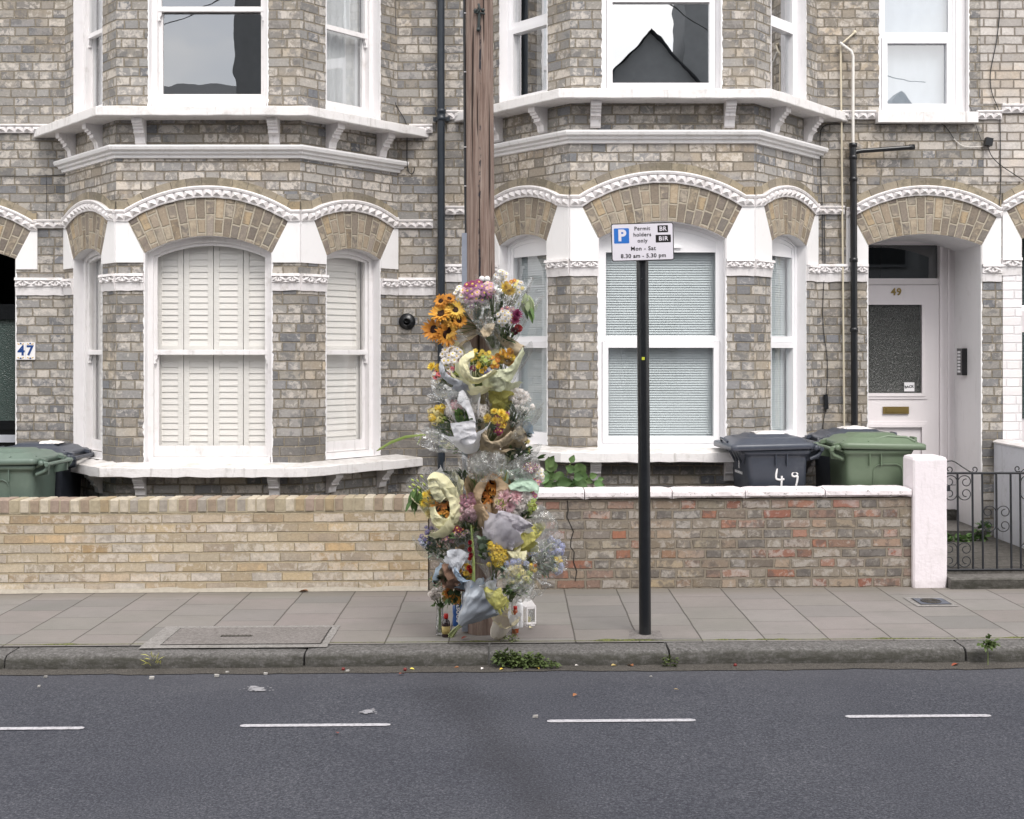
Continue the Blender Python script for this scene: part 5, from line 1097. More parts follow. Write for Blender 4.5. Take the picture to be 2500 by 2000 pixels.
mb = MB(); mb.tube([onp(1168, 18, .02), onp(1170, 40, .012), onp(1168, 72, .006)], [.008, .010, .009], 8); mb.tube([onp(1157, 30, .012), onp(1184, 34, .012)], .007, 8); mb.tube([onp(1168, 10, .02), onp(1172, 22, .035), onp(1166, 32, .02)], .007, 8)
for a, b in ((1168, 73), (1161, 27), (1179, 26)): c = onp(a, b, .004); mb.lathe(c, [(.0, .016), (.013, .014), (.013, 0)], 8, axis=(0, -1, 0))
mb.build('bracket', plain('rusty_bracket_iron', '#3c4242', .6, metal=.3, var=.3), PO)
mb = MB()
for a in (1176.5, 1189.5): c = at(a, 681, YP - .0995); mb.lathe(c, [(.0, .004), (.0185, .004), (.0185, 0)], 20, axis=(0, -1, 0))
mb.build('tag_disc', M['paint'], PO)
mb = MB(); cx = at(1136.5, 0, YP).x; mb.aabb(at(1128, 0, YP).x, at(1142.5, 0, YP).x, YP - .03, YP + .01, .01, at(0, 570, YP).z); mb.build('conduit', plain('grey_steel_conduit', '#949aa8', .45, metal=.2, var=.2, bs=.2), PO)
cable([(985, 560), (981, 480), (979, 300), (978, 100), (977, -250)], .0085, PO, YP - .01, name='cable', jit=.002)
for v in (28, 152, 310, 392): mb = MB(); mb.box(atF(980, v, YP - .015), (.009, 0, 0), (0, .009, 0), (0, 0, .002)); mb.build('cable_clip', M['upvc'], PO)
for i, (ex, ez, ey) in enumerate(((-12, 7.4, -2.9), (-9, 7.3, -2.9), (5.2, 7.2, -2.9), (8.4, 7.3, -2.9))):
    a = Vector((pole_x(7.1), YP, 7.12)); b = Vector((ex, ey, ez)); mb = MB(); mb.tube([a.lerp(b, t / 16) - Vector((0, 0, .35 * math.sin(math.pi * t / 16))) for t in range(17)], .009, 5)
    o = mb.build('telephone_wire', M['wire']); tag(o, 'thin black overhead wire running from the pole top across the road', 'wire', 'overhead wires from the pole top')
# ------------------------------------------------------------------ flowers
random.seed(21)
def petal_mat(name, col, col2=None, tr=.25):
    g = NT(name); oi = g.n('ObjectInfo'); p = g.coord(); n = g.noise(p, 3.5, 3, .6)
    c = g.mix(g.map(n, .35, .65), lin(col), lin(col2 or col)); h = g.n('HueSaturation'); h.inputs['Saturation'].default_value = .95; g.set(h.inputs['Color'], c); g.set(h.inputs['Value'], g.math('ADD', .82, g.math('MULTIPLY', oi.outputs['Random'], .32))); g.set(h.inputs['Hue'], g.math('ADD', .49, g.math('MULTIPLY', oi.outputs['Random'], .02)))
    p1 = g.pbsdf(h.outputs[0], .65, spec=.2); t = g.n('BsdfTranslucent'); g.set(t.inputs[0], h.outputs[0]); m = g.n('MixShader'); m.inputs[0].default_value = tr
    g.t.links.new(p1, m.inputs[1]); g.t.links.new(t.outputs[0], m.inputs[2]); return g.done(m.outputs[0])
FC = {'sunf': ('#dba02e', '#cf8a28'), 'yellow': ('#e8c638', '#eed664'), 'gold': ('#e3ae38', '#e9c056'), 'orange': ('#d0782c', '#dd9a3c'), 'white': ('#efe9e6', '#e4ded8'), 'cream': ('#e8dcae', '#ddd089'), 'pink': ('#d99fb4', '#ecc7cf'), 'palepink': ('#e9cfd2', '#dba9b3'),
      'mauve': ('#a3638f', '#bd86a8'), 'magenta': ('#862f55', '#a54a74'), 'hot': ('#bf5f8a', '#d28da8'), 'coral': ('#e0606e', '#ec8f94'), 'red': ('#b3222c', '#7d1a28'), 'lilac': ('#a9aed0', '#c3c6dc'), 'violet': ('#5f5788', '#7f7aa5'), 'lime': ('#b6c65c', '#cfd98a'), 'dark': ('#2c1a14', '#45291a'), 'tan': ('#b39a6c', '#c9b184'), 'dustpink': ('#cfa3b0', '#b98498'), 'wine': ('#6b1f35', '#8b3a4e')}
for k, (a, b) in FC.items(): M['f_' + k] = petal_mat('petal_' + k, a, b)
M['leaf'] = petal_mat('leaf_green', '#4a663b', '#6a844c', .2); M['leafd'] = petal_mat('leaf_dark', '#3d5439', '#5b7048', .15); M['leafp'] = petal_mat('leaf_pale', '#8a9a72', '#b1b98f', .25); M['leafy'] = petal_mat('leaf_yellow', '#a3a44a', '#c4bf66', .25)
M['leafg'] = petal_mat('leaf_greygreen', '#6c8070', '#8fa08c', .2); M['stemm'] = petal_mat('stem_green', '#5f7440', '#8c9a5e', .1); M['bigleaf'] = petal_mat('climber_leaf', '#536f45', '#6d8a52', .2)
def paper_mat(name, col, rough=.8, tr=.25, spec=.3):
    g = NT(name); p = g.coord(); n = g.noise(p, 9, 5, .6, .8); n2 = g.noise(g.scale(p, 1, 1, .4), 40, 4, .7, 1.5); c = g.mix(g.map(n, .35, .7, 0, .3), lin(col), g.mix(1.0, lin(col), (.72, .70, .66, 1), 'MULTIPLY'))
    p1 = g.pbsdf(c, rough, g.bump(g.math('ADD', n, g.math('MULTIPLY', n2, .7)), .8, .012), spec=spec); t = g.n('BsdfTranslucent'); g.set(t.inputs[0], c); m = g.n('MixShader'); m.inputs[0].default_value = tr
    g.t.links.new(p1, m.inputs[1]); g.t.links.new(t.outputs[0], m.inputs[2]); return g.done(m.outputs[0])
def film_mat(name, base=.10, haze=.10, tint=(.97, .98, .98, 1), glint=.5):
    g = NT(name); p = g.coord(); n = g.noise(p, 16, 4, .65, 1.2); n2 = g.voro(p, 22, 'F1'); nr = g.bump(g.math('ADD', n, g.math('MULTIPLY', n2, .35)), .55, .02)
    t = g.n('BsdfTransparent'); t.inputs[0].default_value = tint; gl = g.n('BsdfGlossy'); gl.inputs['Roughness'].default_value = .07; g.set(gl.inputs['Normal'], nr); d = g.n('BsdfTranslucent'); d.inputs[0].default_value = (.93, .94, .95, 1)
    fr = g.n('Fresnel'); fr.inputs[0].default_value = 1.5; g.set(fr.inputs['Normal'], nr)
    m0 = g.n('MixShader'); g.set(m0.inputs[0], g.math('MULTIPLY', g.map(n, .45, .62, .35, 1.6), haze, clamp=True)); g.t.links.new(t.outputs[0], m0.inputs[1]); g.t.links.new(d.outputs[0], m0.inputs[2])
    m = g.n('MixShader'); g.set(m.inputs[0], g.math('ADD', base, g.math('MULTIPLY', fr.outputs[0], glint), clamp=True)); g.t.links.new(m0.outputs[0], m.inputs[1]); g.t.links.new(gl.outputs[0], m.inputs[2]); return g.done(m.outputs[0])
M['clear'] = film_mat('clear_cellophane', .012, .05, glint=.38); M['hazy'] = film_mat('hazy_cellophane', .03, .32, glint=.4); M['crinkle'] = film_mat('crinkled_cellophane', .015, .16, glint=.22)
for k, c, tr in (('cream', '#f0ecc8', .3), ('greycream', '#e0decf', .3), ('greenpaper', '#dfe2c6', .3), ('kraft', '#c4aa8b', .2), ('kraft2', '#b5a58c', .15), ('grey', '#cccfd6', .35), ('greylav', '#d0ccd3', .3), ('whitep', '#ececf0', .4), ('mint', '#c4dcc8', .3), ('yellowt', '#d8d382', .35), ('bluet', '#b9cbdd', .45), ('brownp', '#7d6354', .1)): M['p_' + k] = paper_mat('paper_' + k, c, tr=tr)
M['silver'] = plain('silver_grey_film', '#aab1ba', .28, metal=.15, var=.2, scale=14, bs=.6, spec=.9)

def leafpts(L, w, bend=.2, fold=.15, n=5):
    """rows of three points of a leaf along +Z from the origin, face towards +Y"""
    rows = []
    for i in range(n + 1):
        t = i / n; ww = w * math.sin(math.pi * min(1, t * .92 + .06)) ** .8; y = -bend * L * t * t
        rows.append([Vector((-ww, y + fold * ww, L * t)), Vector((0, y, L * t)), Vector((ww, y + fold * ww, L * t))])
    return rows
def orient(d, up=None, roll=0):
    q = Vector(d).to_track_quat('Z', 'Y'); return q.to_matrix() @ Matrix.Rotation(roll, 3, 'Z')
HEADS = {}
def head(kind, col, var=0):
    key = (kind, col, var)
    if key in HEADS: return HEADS[key]
    rnd = random.Random(hash((kind, var)) % 1000 if 0 else var * 7 + len(kind)); mb = MB(); mats = [M['f_' + col]]
    def petals(n, L, w, elev, z0, r0, bend=.25, mi=0, jl=.12, cup=.1):
        for k in range(n):
            a = 2 * math.pi * (k + rnd.uniform(-.3, .3)) / n; l = L * rnd.uniform(1 - jl, 1 + jl * .5); e = elev + rnd.uniform(-.12, .12)
            rows = []
            for i in range(4):
                t = i / 3; ww = w * (.35, 1, .95, .15)[i]; rr = r0 + l * t * math.cos(e - bend * t); zz = z0 + l * t * math.sin(e - bend * t)
                rows.append([(rr * math.cos(a) - s * ww * math.sin(a), rr * math.sin(a) + s * ww * math.cos(a), zz + (cup * ww if s else 0)) for s in (-1, 0, 1)])
            mb.grid(rows, mi=mi)
    if kind == 'mum':
        for n, L, e, z in ((16, 1.0, .0, -.05), (16, .92, .3, .0), (14, .8, .6, .05), (12, .62, .9, .1), (8, .4, 1.2, .15)): petals(n, L, .11, e, z, .04, bend=-.25)
    elif kind == 'daisy':
        petals(15, 1.0, .16, .15, 0, .1); petals(12, .8, .15, .35, .03, .1); mats.append(M['f_yellow' if col not in ('coral',) else 'f_dark']); mb.lathe((0, 0, .02), [(.3, 0), (.26, .12), (.1, .17), (0, .17)], 10, mi=1)
    elif kind == 'sun':
        petals(20, 1.0, .13, .25, 0, .34, bend=rnd.uniform(-.3, .9), jl=.25); petals(18, .85, .13, .55, .04, .34, bend=rnd.uniform(-.2, .6), jl=.25); mats.append(M['f_dark']); mb.lathe((0, 0, .0), [(.46, -.05), (.44, .08), (.3, .14), (.12, .10), (0, .10)], 14, mi=1)
        for k in range(40): a = rnd.uniform(0, 6.28); r = rnd.uniform(.2, .44); mb.box((r * math.cos(a), r * math.sin(a), .12), (.02, 0, 0), (0, .02, 0), (0, 0, .04), mi=1)
    elif kind == 'cluster':       # many small florets over a dome
        for k in range(70):
            v = Vector((rnd.gauss(0, 1), rnd.gauss(0, 1), abs(rnd.gauss(0, 1)) * .9)).normalized(); c = Vector((v.x * .9, v.y * .9, v.z * .75)) * rnd.uniform(.72, 1.05); Q = orient(v + Vector((rnd.uniform(-.3, .3), rnd.uniform(-.3, .3), 0)), roll=rnd.uniform(0, 6))
            s = rnd.uniform(.13, .22)
            for j in range(5):
                a = j * 1.2566; mb.face([c + Q @ Vector((0, 0, 0)), c + Q @ Vector((s * math.cos(a - .5), s * math.sin(a - .5), .05)), c + Q @ Vector((s * 1.25 * math.cos(a), s * 1.25 * math.sin(a), .1 * s)), c + Q @ Vector((s * math.cos(a + .5), s * math.sin(a + .5), .05))])
    elif kind == 'rose':
        for ring, (n, r, h) in enumerate(((5, .95, .5), (5, .75, .75), (4, .52, .9), (3, .3, .98))):
            for k in range(n):
                a0 = 2 * math.pi * k / n + ring * .7; rows = []
                for i in range(5):
                    t = i / 4; rows.append([((r * (.35 + .65 * math.sin(t * 1.5)) + (.08 if t == 1 else 0)) * math.cos(a0 + s), (r * (.35 + .65 * math.sin(t * 1.5)) + (.08 if t == 1 else 0)) * math.sin(a0 + s), h * t * 1.1 - .25 + .05 * math.cos(s * 4)) for s in (-.75, -.35, 0, .35, .75)])
                mb.grid(rows)
    elif kind == 'bud':
        mb.lathe((0, 0, -.2), [(0, 0), (.28, .25), (.34, .7), (.2, 1.2), (0, 1.5)], 8)
    me = mb.build('flower_head', mats, link=False); HEADS[key] = me; return me
def add_head(parent, me, loc, d, s, name='flower_head', squash=1.0):
    o = obj(name, me, parent); Q = orient(d, roll=random.uniform(0, 6.28)); o.matrix_basis = Matrix.Translation(loc) @ Q.to_4x4() @ Matrix.Diagonal((s, s, s * squash, 1)); return o
def sheet_mb(mb, A, B, Ropen, s0, s1, lobes=3, ph=0.0, crum=1.0, R0=.012, flare=.85, nseg=40, nt_=14, ext=.22, front=1.0, pleat=7, seed=0):
    """paper or film rolled round the axis A->B; angle 0 faces the camera"""
    A = Vector(A); B = Vector(B); ax = (B - A); L = ax.length; z = ax / L; f = Vector((0, -1, 0)); f = (f - z * f.dot(z)).normalized(); sx = z.cross(f); rows = []
    for i in range(nt_ + 1):
        t = i / nt_; row = []
        for j in range(nseg + 1):
            a = R(s0 + (s1 - s0) * j / nseg); k = 1 + ext * math.cos(lobes * a + ph) * t; fr = 1 - (1 - front) * max(0, math.cos(a)) ** 1
            l = L * t * k * fr; r = R0 + Ropen * (t ** flare) * (1 + .07 * math.sin(pleat * a + seed) * t + .05 * math.sin(13 * a + seed * 2) * (1 - t))
            p = A + z * l + (f * math.cos(a) + sx * math.sin(a)) * r
            q = p * 16 + Vector((seed, 0, 0)); w = (noise.noise_vector(q) * .016 + noise.noise_vector(q * 2.7) * .007) * crum * (.25 + t)
            row.append(p + w)
        rows.append(row)
    mb.grid(rows, sm=crum < 1.6)
def leaf_at(mb, p, d, L, w, bend=.25, mi=0, roll=0):
    Q = orient(d, roll=roll); mb.grid([[Vector(p) + Q @ v for v in r] for r in leafpts(L, w, bend)], mi=mi)
RIB = {}
def ribbon(mb, outer, inner, D, dz=.035, crum=1.0, n=40, m=12, seed=0, lip=.0):
    """a curved sheet between two edges given in the enlarged crop's pixels; the inner edge stands dz nearer, with a rolled rim"""
    cv = lambda q: (976 + q[0] / 1.765, 610 + q[1] / 1.765)
    def samp(P, t):
        t *= len(P) - 1; i = min(len(P) - 2, int(t)); f = t - i; g0, g1, g2, g3 = P[max(0, i-1)], P[i], P[i+1], P[min(len(P)-1, i+2)]
        return tuple(.5 * ((2*g1[k]) + (-g0[k] + g2[k]) * f + (2*g0[k] - 5*g1[k] + 4*g2[k] - g3[k]) * f*f + (-g0[k] + 3*g1[k] - 3*g2[k] + g3[k]) * f**3) for k in (0, 1))
    for side in (0, 1):
        rows = []
        for i in range(n + 1):
            a = cv(samp(outer, i / n)); c = cv(samp(inner, i / n)); row = []
            for j in range(m + 1):
                s = j / m; X, Y = a[0] + (c[0]-a[0]) * s, a[1] + (c[1]-a[1]) * s; dep = D - dz * math.sin(s * 1.9) + .003 * math.cos(i * .5 + seed) * s
                p = at(X, Y, dep); cr = (.5 - abs(noise.noise(p * 17 + Vector((seed, 3, 0))))) * .022 + (.5 - abs(noise.noise(p * 38 + Vector((seed, 9, 0))))) * .008; row.append(p + noise.noise_vector(p * 30) * .0045 * crum + Vector((0, .0012 * side - cr * crum, 0)))
            rows.append(row)
        mb.grid(rows, sm=crum > 1.35)
def ribs(T, D, items):
    for k, (mat, o_, i_, *r) in enumerate(items):
        mb = MB(); ribbon(mb, o_, i_, D + (r[0] if r else 0), r[1] if len(r) > 1 else .035, r[2] if len(r) > 2 else 1.0, seed=k * 5 + len(o_)); mb.build('wrapping', M[mat], T)
PXM = 8.4 / FPX      # metres per photograph pixel at the pole
RIBS = {
 'crumpled clear cellophane': (8.22, [('hazy', [(288,905),(335,872),(395,868),(455,888)], [(298,975),(345,998),(400,992),(450,970)], .0, .05, 2.2), ('crinkle', [(300,890),(360,862),(430,870),(470,900)], [(320,950),(370,970),(430,955),(475,935)], -.03, .05, 2.6)]),
 'small crimson and white': (8.24, [('hazy', [(452,935),(500,900),(560,878),(600,900)], [(470,985),(520,992),(575,985),(612,962)], .0, .05, 1.8)]),
 'bunch of mauve and white': (8.26, [('crinkle', [(268,215),(292,280),(335,335),(385,375)], [(385,215),(395,270),(408,320),(405,372)], .0, .06, 1.6), ('p_kraft2', [(345,350),(370,322),(412,318)], [(362,378),(385,372),(405,345)], -.02, .03, 1.5)]),
 'bunch with one large yellow': (8.24, [('hazy', [(408,108),(402,160),(412,230)], [(432,120),(440,170),(432,230)], .0, .04, 1.4), ('crinkle', [(440,200),(500,190),(545,175)], [(450,270),(500,262),(530,230)], .0, .05, 1.8)]),
 'dark green foliage stems': (8.22, [('hazy', [(135,555),(140,600),(180,640),(230,635)], [(160,560),(195,580),(230,600),(262,615)], .0, .05, 1.6)]),
 'pale yellow statice': (8.22, [('hazy', [(85,775),(130,812),(185,850),(232,868)], [(120,762),(160,780),(200,805),(240,835)], .0, .04, 1.2)]),
 'white carnations with': (8.22, [('crinkle', [(560,640),(575,700),(560,770),(520,830)], [(500,680),(505,720),(495,770),(480,810)], .0, .05, 1.6)]),
 'cream and powder blue': (8.06, [('crinkle', [(452,1360),(455,1420),(490,1470),(545,1500)], [(545,1330),(575,1380),(580,1430),(572,1480)], .0, .06, 1.8)]),
 'blue and yellow flowers lying': (8.16, [('crinkle', [(560,1290),(620,1250),(690,1240)], [(580,1400),(640,1420),(700,1395)], .0, .06, 1.6)]),

 'sunflowers and yellow blooms in one': (8.24, [('p_cream', [(118,985),(150,955),(205,978),(246,1035),(266,1100),(254,1168),(205,1208)], [(120,992),(150,990),(180,1020),(200,1058),(216,1100),(212,1145),(188,1172)], .03, .05), ('p_cream', [(128,1108),(136,1165),(160,1198),(205,1208),(240,1172)], [(152,1105),(165,1138),(188,1155),(214,1152),(226,1125)], .0, .04), ('p_cream', [(118,985),(126,1025),(146,1068),(172,1092)], [(150,985),(166,1015),(182,1042),(200,1066)], .01, .03)]),
 'sunflowers in a tall brown kraft': (8.22, [('p_kraft', [(388,966),(342,998),(317,1040),(323,1080),(345,1132),(372,1190),(427,1230)], [(390,980),(374,1012),(358,1045),(352,1082),(370,1120),(396,1160),(430,1214)], .03, .05), ('p_kraft', [(388,966),(432,985),(482,1030),(450,1062),(424,1110)], [(392,992),(412,1002),(414,1040),(408,1070),(402,1108)], .04, .05)]),
 'pink, white and lime': (8.15, [('p_greylav', [(408,1172),(432,1218),(482,1222),(548,1202),(578,1190)], [(424,1122),(462,1128),(505,1142),(545,1165),(578,1188)], .0, .04), ('p_greylav', [(428,1216),(446,1262),(474,1292)], [(545,1202),(512,1240),(486,1290)], .02, .03), ('p_mint', [(466,1018),(500,992),(550,984),(590,1000),(597,1030)], [(480,1034),(515,1040),(548,1042),(572,1040),(592,1036)], .05, .03)]),
 'spiky palm leaf': (8.20, [('hazy', [(555,1115),(615,1105),(680,1165)], [(600,1235),(642,1246),(682,1208)], .01, .03, .8), ('p_yellowt', [(520,1205),(560,1184),(600,1180),(634,1186)], [(468,1292),(515,1290),(560,1268),(602,1236)], .0, .02, 1.3), ('p_cream', [(462,1298),(505,1300),(548,1296)], [(480,1326),(512,1332),(542,1340)], -.04, .01, .6)]),
 'green lily buds': (8.18, [('p_whitep', [(218,748),(226,780),(240,812),(270,840)], [(326,735),(328,775),(330,812),(312,842)], .0, .05, .6), ('p_whitep', [(256,612),(278,608),(302,655),(318,700),(328,742)], [(246,660),(262,668),(284,690),(296,722),(304,748)], .07, .03, .6)]),
 'mixed yellow, green and crimson': (8.20, [('p_cream', [(320,432),(272,458),(254,490),(262,532),(292,568),(332,578),(375,556),(425,522)], [(322,462),(304,478),(296,506),(304,534),(318,550),(342,550),(372,536),(402,515)], .03, .05)]),
 'bunch of white daisies with one coral': (8.26, [('p_grey', [(174,478),(170,522),(190,558),(240,590),(302,608)], [(186,495),(197,525),(222,548),(256,560),(292,572)], .02, .04)]),
 'wilted orange roses': (8.24, [('p_greenpaper', [(384,582),(425,612),(462,590),(500,530),(538,445)], [(386,528),(428,516),(468,508),(500,470),(532,418)], .02, .04)]),
 'yellow and purple chrysanthemums': (8.18, [('p_kraft2', [(348,796),(362,842),(402,860),(452,846),(505,800)], [(372,772),(380,812),(402,826),(440,812),(478,778)], .02, .04), ('p_kraft2', [(500,818),(530,828),(552,820)], [(482,790),(518,758),(545,790)], .05, .02)]),
 'golden chrysanthemums': (8.16, [('p_grey', [(202,1298),(252,1288),(304,1312)], [(214,1352),(240,1398),(268,1362)], .02, .02, 1.3), ('p_brownp', [(178,1356),(224,1348),(240,1360)], [(208,1432),(236,1446),(262,1440)], .03, .02, 1.4), ('p_bluet', [(238,1365),(236,1400),(262,1432)], [(256,1385),(268,1410),(300,1425)], -.02, .02)]),
}
def bouquet(label, apex, groups, wraps=(), leaves=(), D=8.40, Da=None, tails=0, taillen=30, extra=None, name='bouquet', cat='flower bouquet'):
    Da = Da or D + .10; A = at(apex[0], apex[1], Da); T = thing(name, label, cat, A, 'bouquets tied to and leaning on the pole')
    st = MB(); ns = 0
    for gi, (kind, cols, n, sz, cx, cy, rx, ry, *rest) in enumerate(groups):
        dome = rest[0] if rest else .6; pts = []; tries = 0
        rot = rest[1] if len(rest) > 1 else 0
        while len(pts) < n and tries < 900:
            tries += 1; a = random.uniform(0, 6.283); r = math.sqrt(random.random()); u, v = r * math.cos(a), r * math.sin(a)
            X, Y = rx * u * 1.12, ry * v * 1.12; X, Y = X * math.cos(R(rot)) - Y * math.sin(R(rot)), X * math.sin(R(rot)) + Y * math.cos(R(rot))
            if all(math.hypot(X - q[0], Y - q[1]) > sz * (1.25 if tries < 300 else .85 if tries < 600 else .45) for q in pts): pts.append((X, Y, u, v))
        for X, Y, u, v in pts:
            dep = math.sqrt(max(0, 1 - u*u - v*v)) * min(rx, ry) * PXM * dome; P = at(cx + X, cy + Y, D - dep - .01); d = Vector((u * .75, -1.0, -v * .6 + .28)) + Vector((random.uniform(-.25, .25), 0, random.uniform(-.2, .2)))
            if kind == 'bud': d = (P - A).normalized() + Vector((random.uniform(-.3, .3), -.1, random.uniform(-.3, .3)))
            s = sz * PXM * random.uniform(.74, 1.04); add_head(T, head(kind, random.choice(cols), random.randrange(3)), P, d, s, squash=random.uniform(.8, 1.1), name='flower_head' if kind != 'bud' else 'flower_bud')
            e = P + Vector((0, .02, 0)); mid = A.lerp(e, .55) + Vector((random.uniform(-.01, .01), .012, random.uniform(-.01, .01))); st.tube([A + Vector((random.uniform(-.012, .012), 0, 0)), mid, e], .0022, 4); ns += 1
    for k in range(tails):
        dvec = (A - at(groups[0][4], groups[0][5], D)).normalized(); e = A + dvec * taillen * PXM * random.uniform(.7, 1.1) + Vector((random.uniform(-.02, .02), random.uniform(-.01, .01), random.uniform(-.012, .012))); st.tube([A, e], .003, 5)
    if st.v: st.build('stems', M['stemm'], T)
    for (mat, n, Lp, wp, cx, cy, rx, ry, *rest) in leaves:
        dvec = rest[0] if rest else None; mb = MB()
        for k in range(n):
            a = random.uniform(0, 6.283); r = math.sqrt(random.random()); P = at(cx + rx * r * math.cos(a), cy + ry * r * math.sin(a), D - random.uniform(-.02, .03))
            if dvec: d = Vector((dvec[0], 0, -dvec[1])) + Vector((random.uniform(-.4, .4), random.uniform(-.5, .2), random.uniform(-.4, .4)))
            else: d = (P - A).normalized() + Vector((random.uniform(-.7, .7), random.uniform(-.6, .3), random.uniform(-.6, .6)))
            leaf_at(mb, P, d, Lp * PXM * random.uniform(.6, 1.2), wp * PXM * random.uniform(.7, 1.1), random.uniform(0, .4), roll=random.uniform(-.8, .8))
        mb.build('foliage', M[mat], T)
    for wi, w in enumerate(wraps):
        mat, ap, rim, op, s0, s1 = w[:6]; kw = w[6] if len(w) > 6 else {}; dD = kw.pop('dD', 0) if 'dD' in kw else 0
        op *= 1.25 if mat.startswith('p_') else .9; mb = MB(); sheet_mb(mb, at(ap[0], ap[1], Da - .01), at(rim[0], rim[1], D + .0 + dD), op * PXM, s0, s1, seed=wi * 3 + len(label), **kw); mb.build('wrapping', M[mat], T)
    for k_, (D_, items) in RIBS.items():
        if label.startswith(k_): ribs(T, D_, items)
    return T
PW = dict
# --- upper tier
bouquet('bunch of orange-yellow sunflowers in brown paper, facing left at top', (1172, 800), [('sun', ['gold', 'sunf'], 4, 25, 1084, 788, 22, 34, .6, 10), ('sun', ['gold', 'sunf'], 4, 20, 1100, 780, 22, 34), ('sun', ['sunf'], 3, 15, 1090, 738, 18, 8)],
        [('p_kraft2', (1178, 805), (1100, 790), 52, 75, 290, PW(lobes=2, ph=1.2, ext=.12, crum=1.2)), ('clear', (1180, 805), (1092, 782), 58, 30, 330, PW(lobes=3, ext=.1))], [('leafg', 16, 26, 7, 1100, 770, 26, 40)], D=8.36)
bouquet('bunch of mauve and white daisies with long green stems in cellophane, at the pole top', (1205, 850), [('daisy', ['mauve', 'mauve', 'pink', 'magenta'], 20, 11, 1163, 712, 34, 22), ('daisy', ['mauve', 'pink'], 6, 10, 1150, 733, 12, 12), ('daisy', ['white'], 9, 8, 1124, 718, 12, 16), ('daisy', ['palepink', 'white', 'pink'], 12, 8, 1192, 705, 16, 16)],
        [('clear', (1206, 848), (1160, 690), 56, -170, 175, PW(lobes=4, ext=.08)), ('crinkle', (1212, 868), (1192, 792), 24, -160, 160, PW(crum=1.8))], [('leafd', 60, 20, 3.2, 1182, 762, 26, 34), ('leaf', 40, 16, 3, 1190, 780, 18, 26)], D=8.36, tails=14, taillen=56)
bouquet('bunch with one large yellow chrysanthemum and small white sprays, top right', (1212, 842), [('mum', ['yellow'], 2, 21, 1240, 703, 12, 8), ('daisy', ['white'], 8, 7, 1222, 672, 14, 10), ('daisy', ['orange', 'white'], 6, 6, 1240, 686, 18, 6), ('daisy', ['white', 'cream'], 7, 7, 1268, 702, 12, 14)],
        [('clear', (1210, 845), (1250, 690), 50, -170, 175, PW(lobes=3, ext=.14)), ('hazy', (1208, 800), (1214, 668), 13, 20, 200, PW(lobes=1, ext=.1))], [('leafd', 36, 18, 3.5, 1236, 748, 18, 26)], D=8.38)
bouquet('small bunch of white florets and dark pink chrysanthemum beside the pole top', (1222, 862), [('daisy', ['white'], 15, 8, 1232, 778, 18, 20), ('mum', ['magenta'], 2, 17, 1259, 778, 8, 10), ('daisy', ['dustpink', 'magenta'], 6, 7, 1236, 757, 16, 6), ('rose', ['wine', 'red'], 2, 10, 1262, 804, 6, 6)],
        [('clear', (1228, 870), (1248, 775), 38, -175, 175, PW(lobes=3, ext=.1))], [('leafd', 26, 18, 4, 1238, 822, 14, 22)], D=8.33)
bouquet('spray of pale drooping leaves in cellophane on the upper right', (1230, 850), [('bud', ['lime'], 2, 7, 1270, 745, 5, 5)],
        [('clear', (1230, 850), (1285, 730), 34, -160, 175, PW(lobes=3, ext=.16))], [('leafp', 12, 34, 7, 1286, 728, 9, 14, (.25, 1)), ('leaf', 7, 34, 6, 1290, 748, 7, 10, (.1, 1))], D=8.40)
# --- second tier
bouquet('bunch of white daisies with one coral gerbera in pale grey paper', (1152, 968), [('daisy', ['white'], 16, 11, 1104, 872, 22, 22), ('daisy', ['coral'], 1, 17, 1107, 889, 1, 1, 2.0), ('mum', ['yellow'], 2, 14, 1064, 896, 9, 5), ('daisy', ['white', 'coral'], 6, 8, 1066, 914, 10, 7), ('daisy', ['lime', 'white', 'palepink'], 9, 8, 1106, 910, 20, 9)],
        [('p_grey', (1156, 972), (1098, 912), 46, -105, 45, PW(lobes=2, ext=.14, front=.8)), ('p_whitep', (1150, 930), (1115, 845), 26, 100, 230, PW(lobes=2)), ('clear', (1155, 972), (1085, 880), 44, 60, 300, PW())], [('leafd', 14, 14, 4, 1105, 905, 20, 12)], D=8.36)
bouquet('mixed yellow, green and crimson posy in cream paper, centre of pole', (1160, 968), [('daisy', ['yellow'], 12, 7, 1172, 866, 24, 10), ('daisy', ['lime', 'yellow'], 10, 7, 1178, 878, 24, 12), ('cluster', ['magenta'], 1, 12, 1153, 900, 1, 1), ('daisy', ['lilac', 'violet'], 6, 7, 1186, 906, 12, 8), ('rose', ['yellow'], 4, 7, 1176, 900, 14, 10), ('daisy', ['pink'], 2, 8, 1193, 910, 6, 2), ('daisy', ['yellow', 'orange'], 6, 7, 1205, 885, 10, 12)],
        [('p_cream', (1152, 966), (1160, 868), 50, 95, 265, PW(lobes=3, ext=.16, ph=.6)), ('p_cream', (1154, 966), (1168, 905), 46, -80, 80, PW(lobes=2, ext=.18, front=.82, pleat=4)), ('p_greenpaper', (1150, 962), (1142, 880), 24, -130, -20, PW(lobes=1, ext=.12))], [('leaf', 34, 13, 4.5, 1172, 886, 26, 16)], D=8.32)
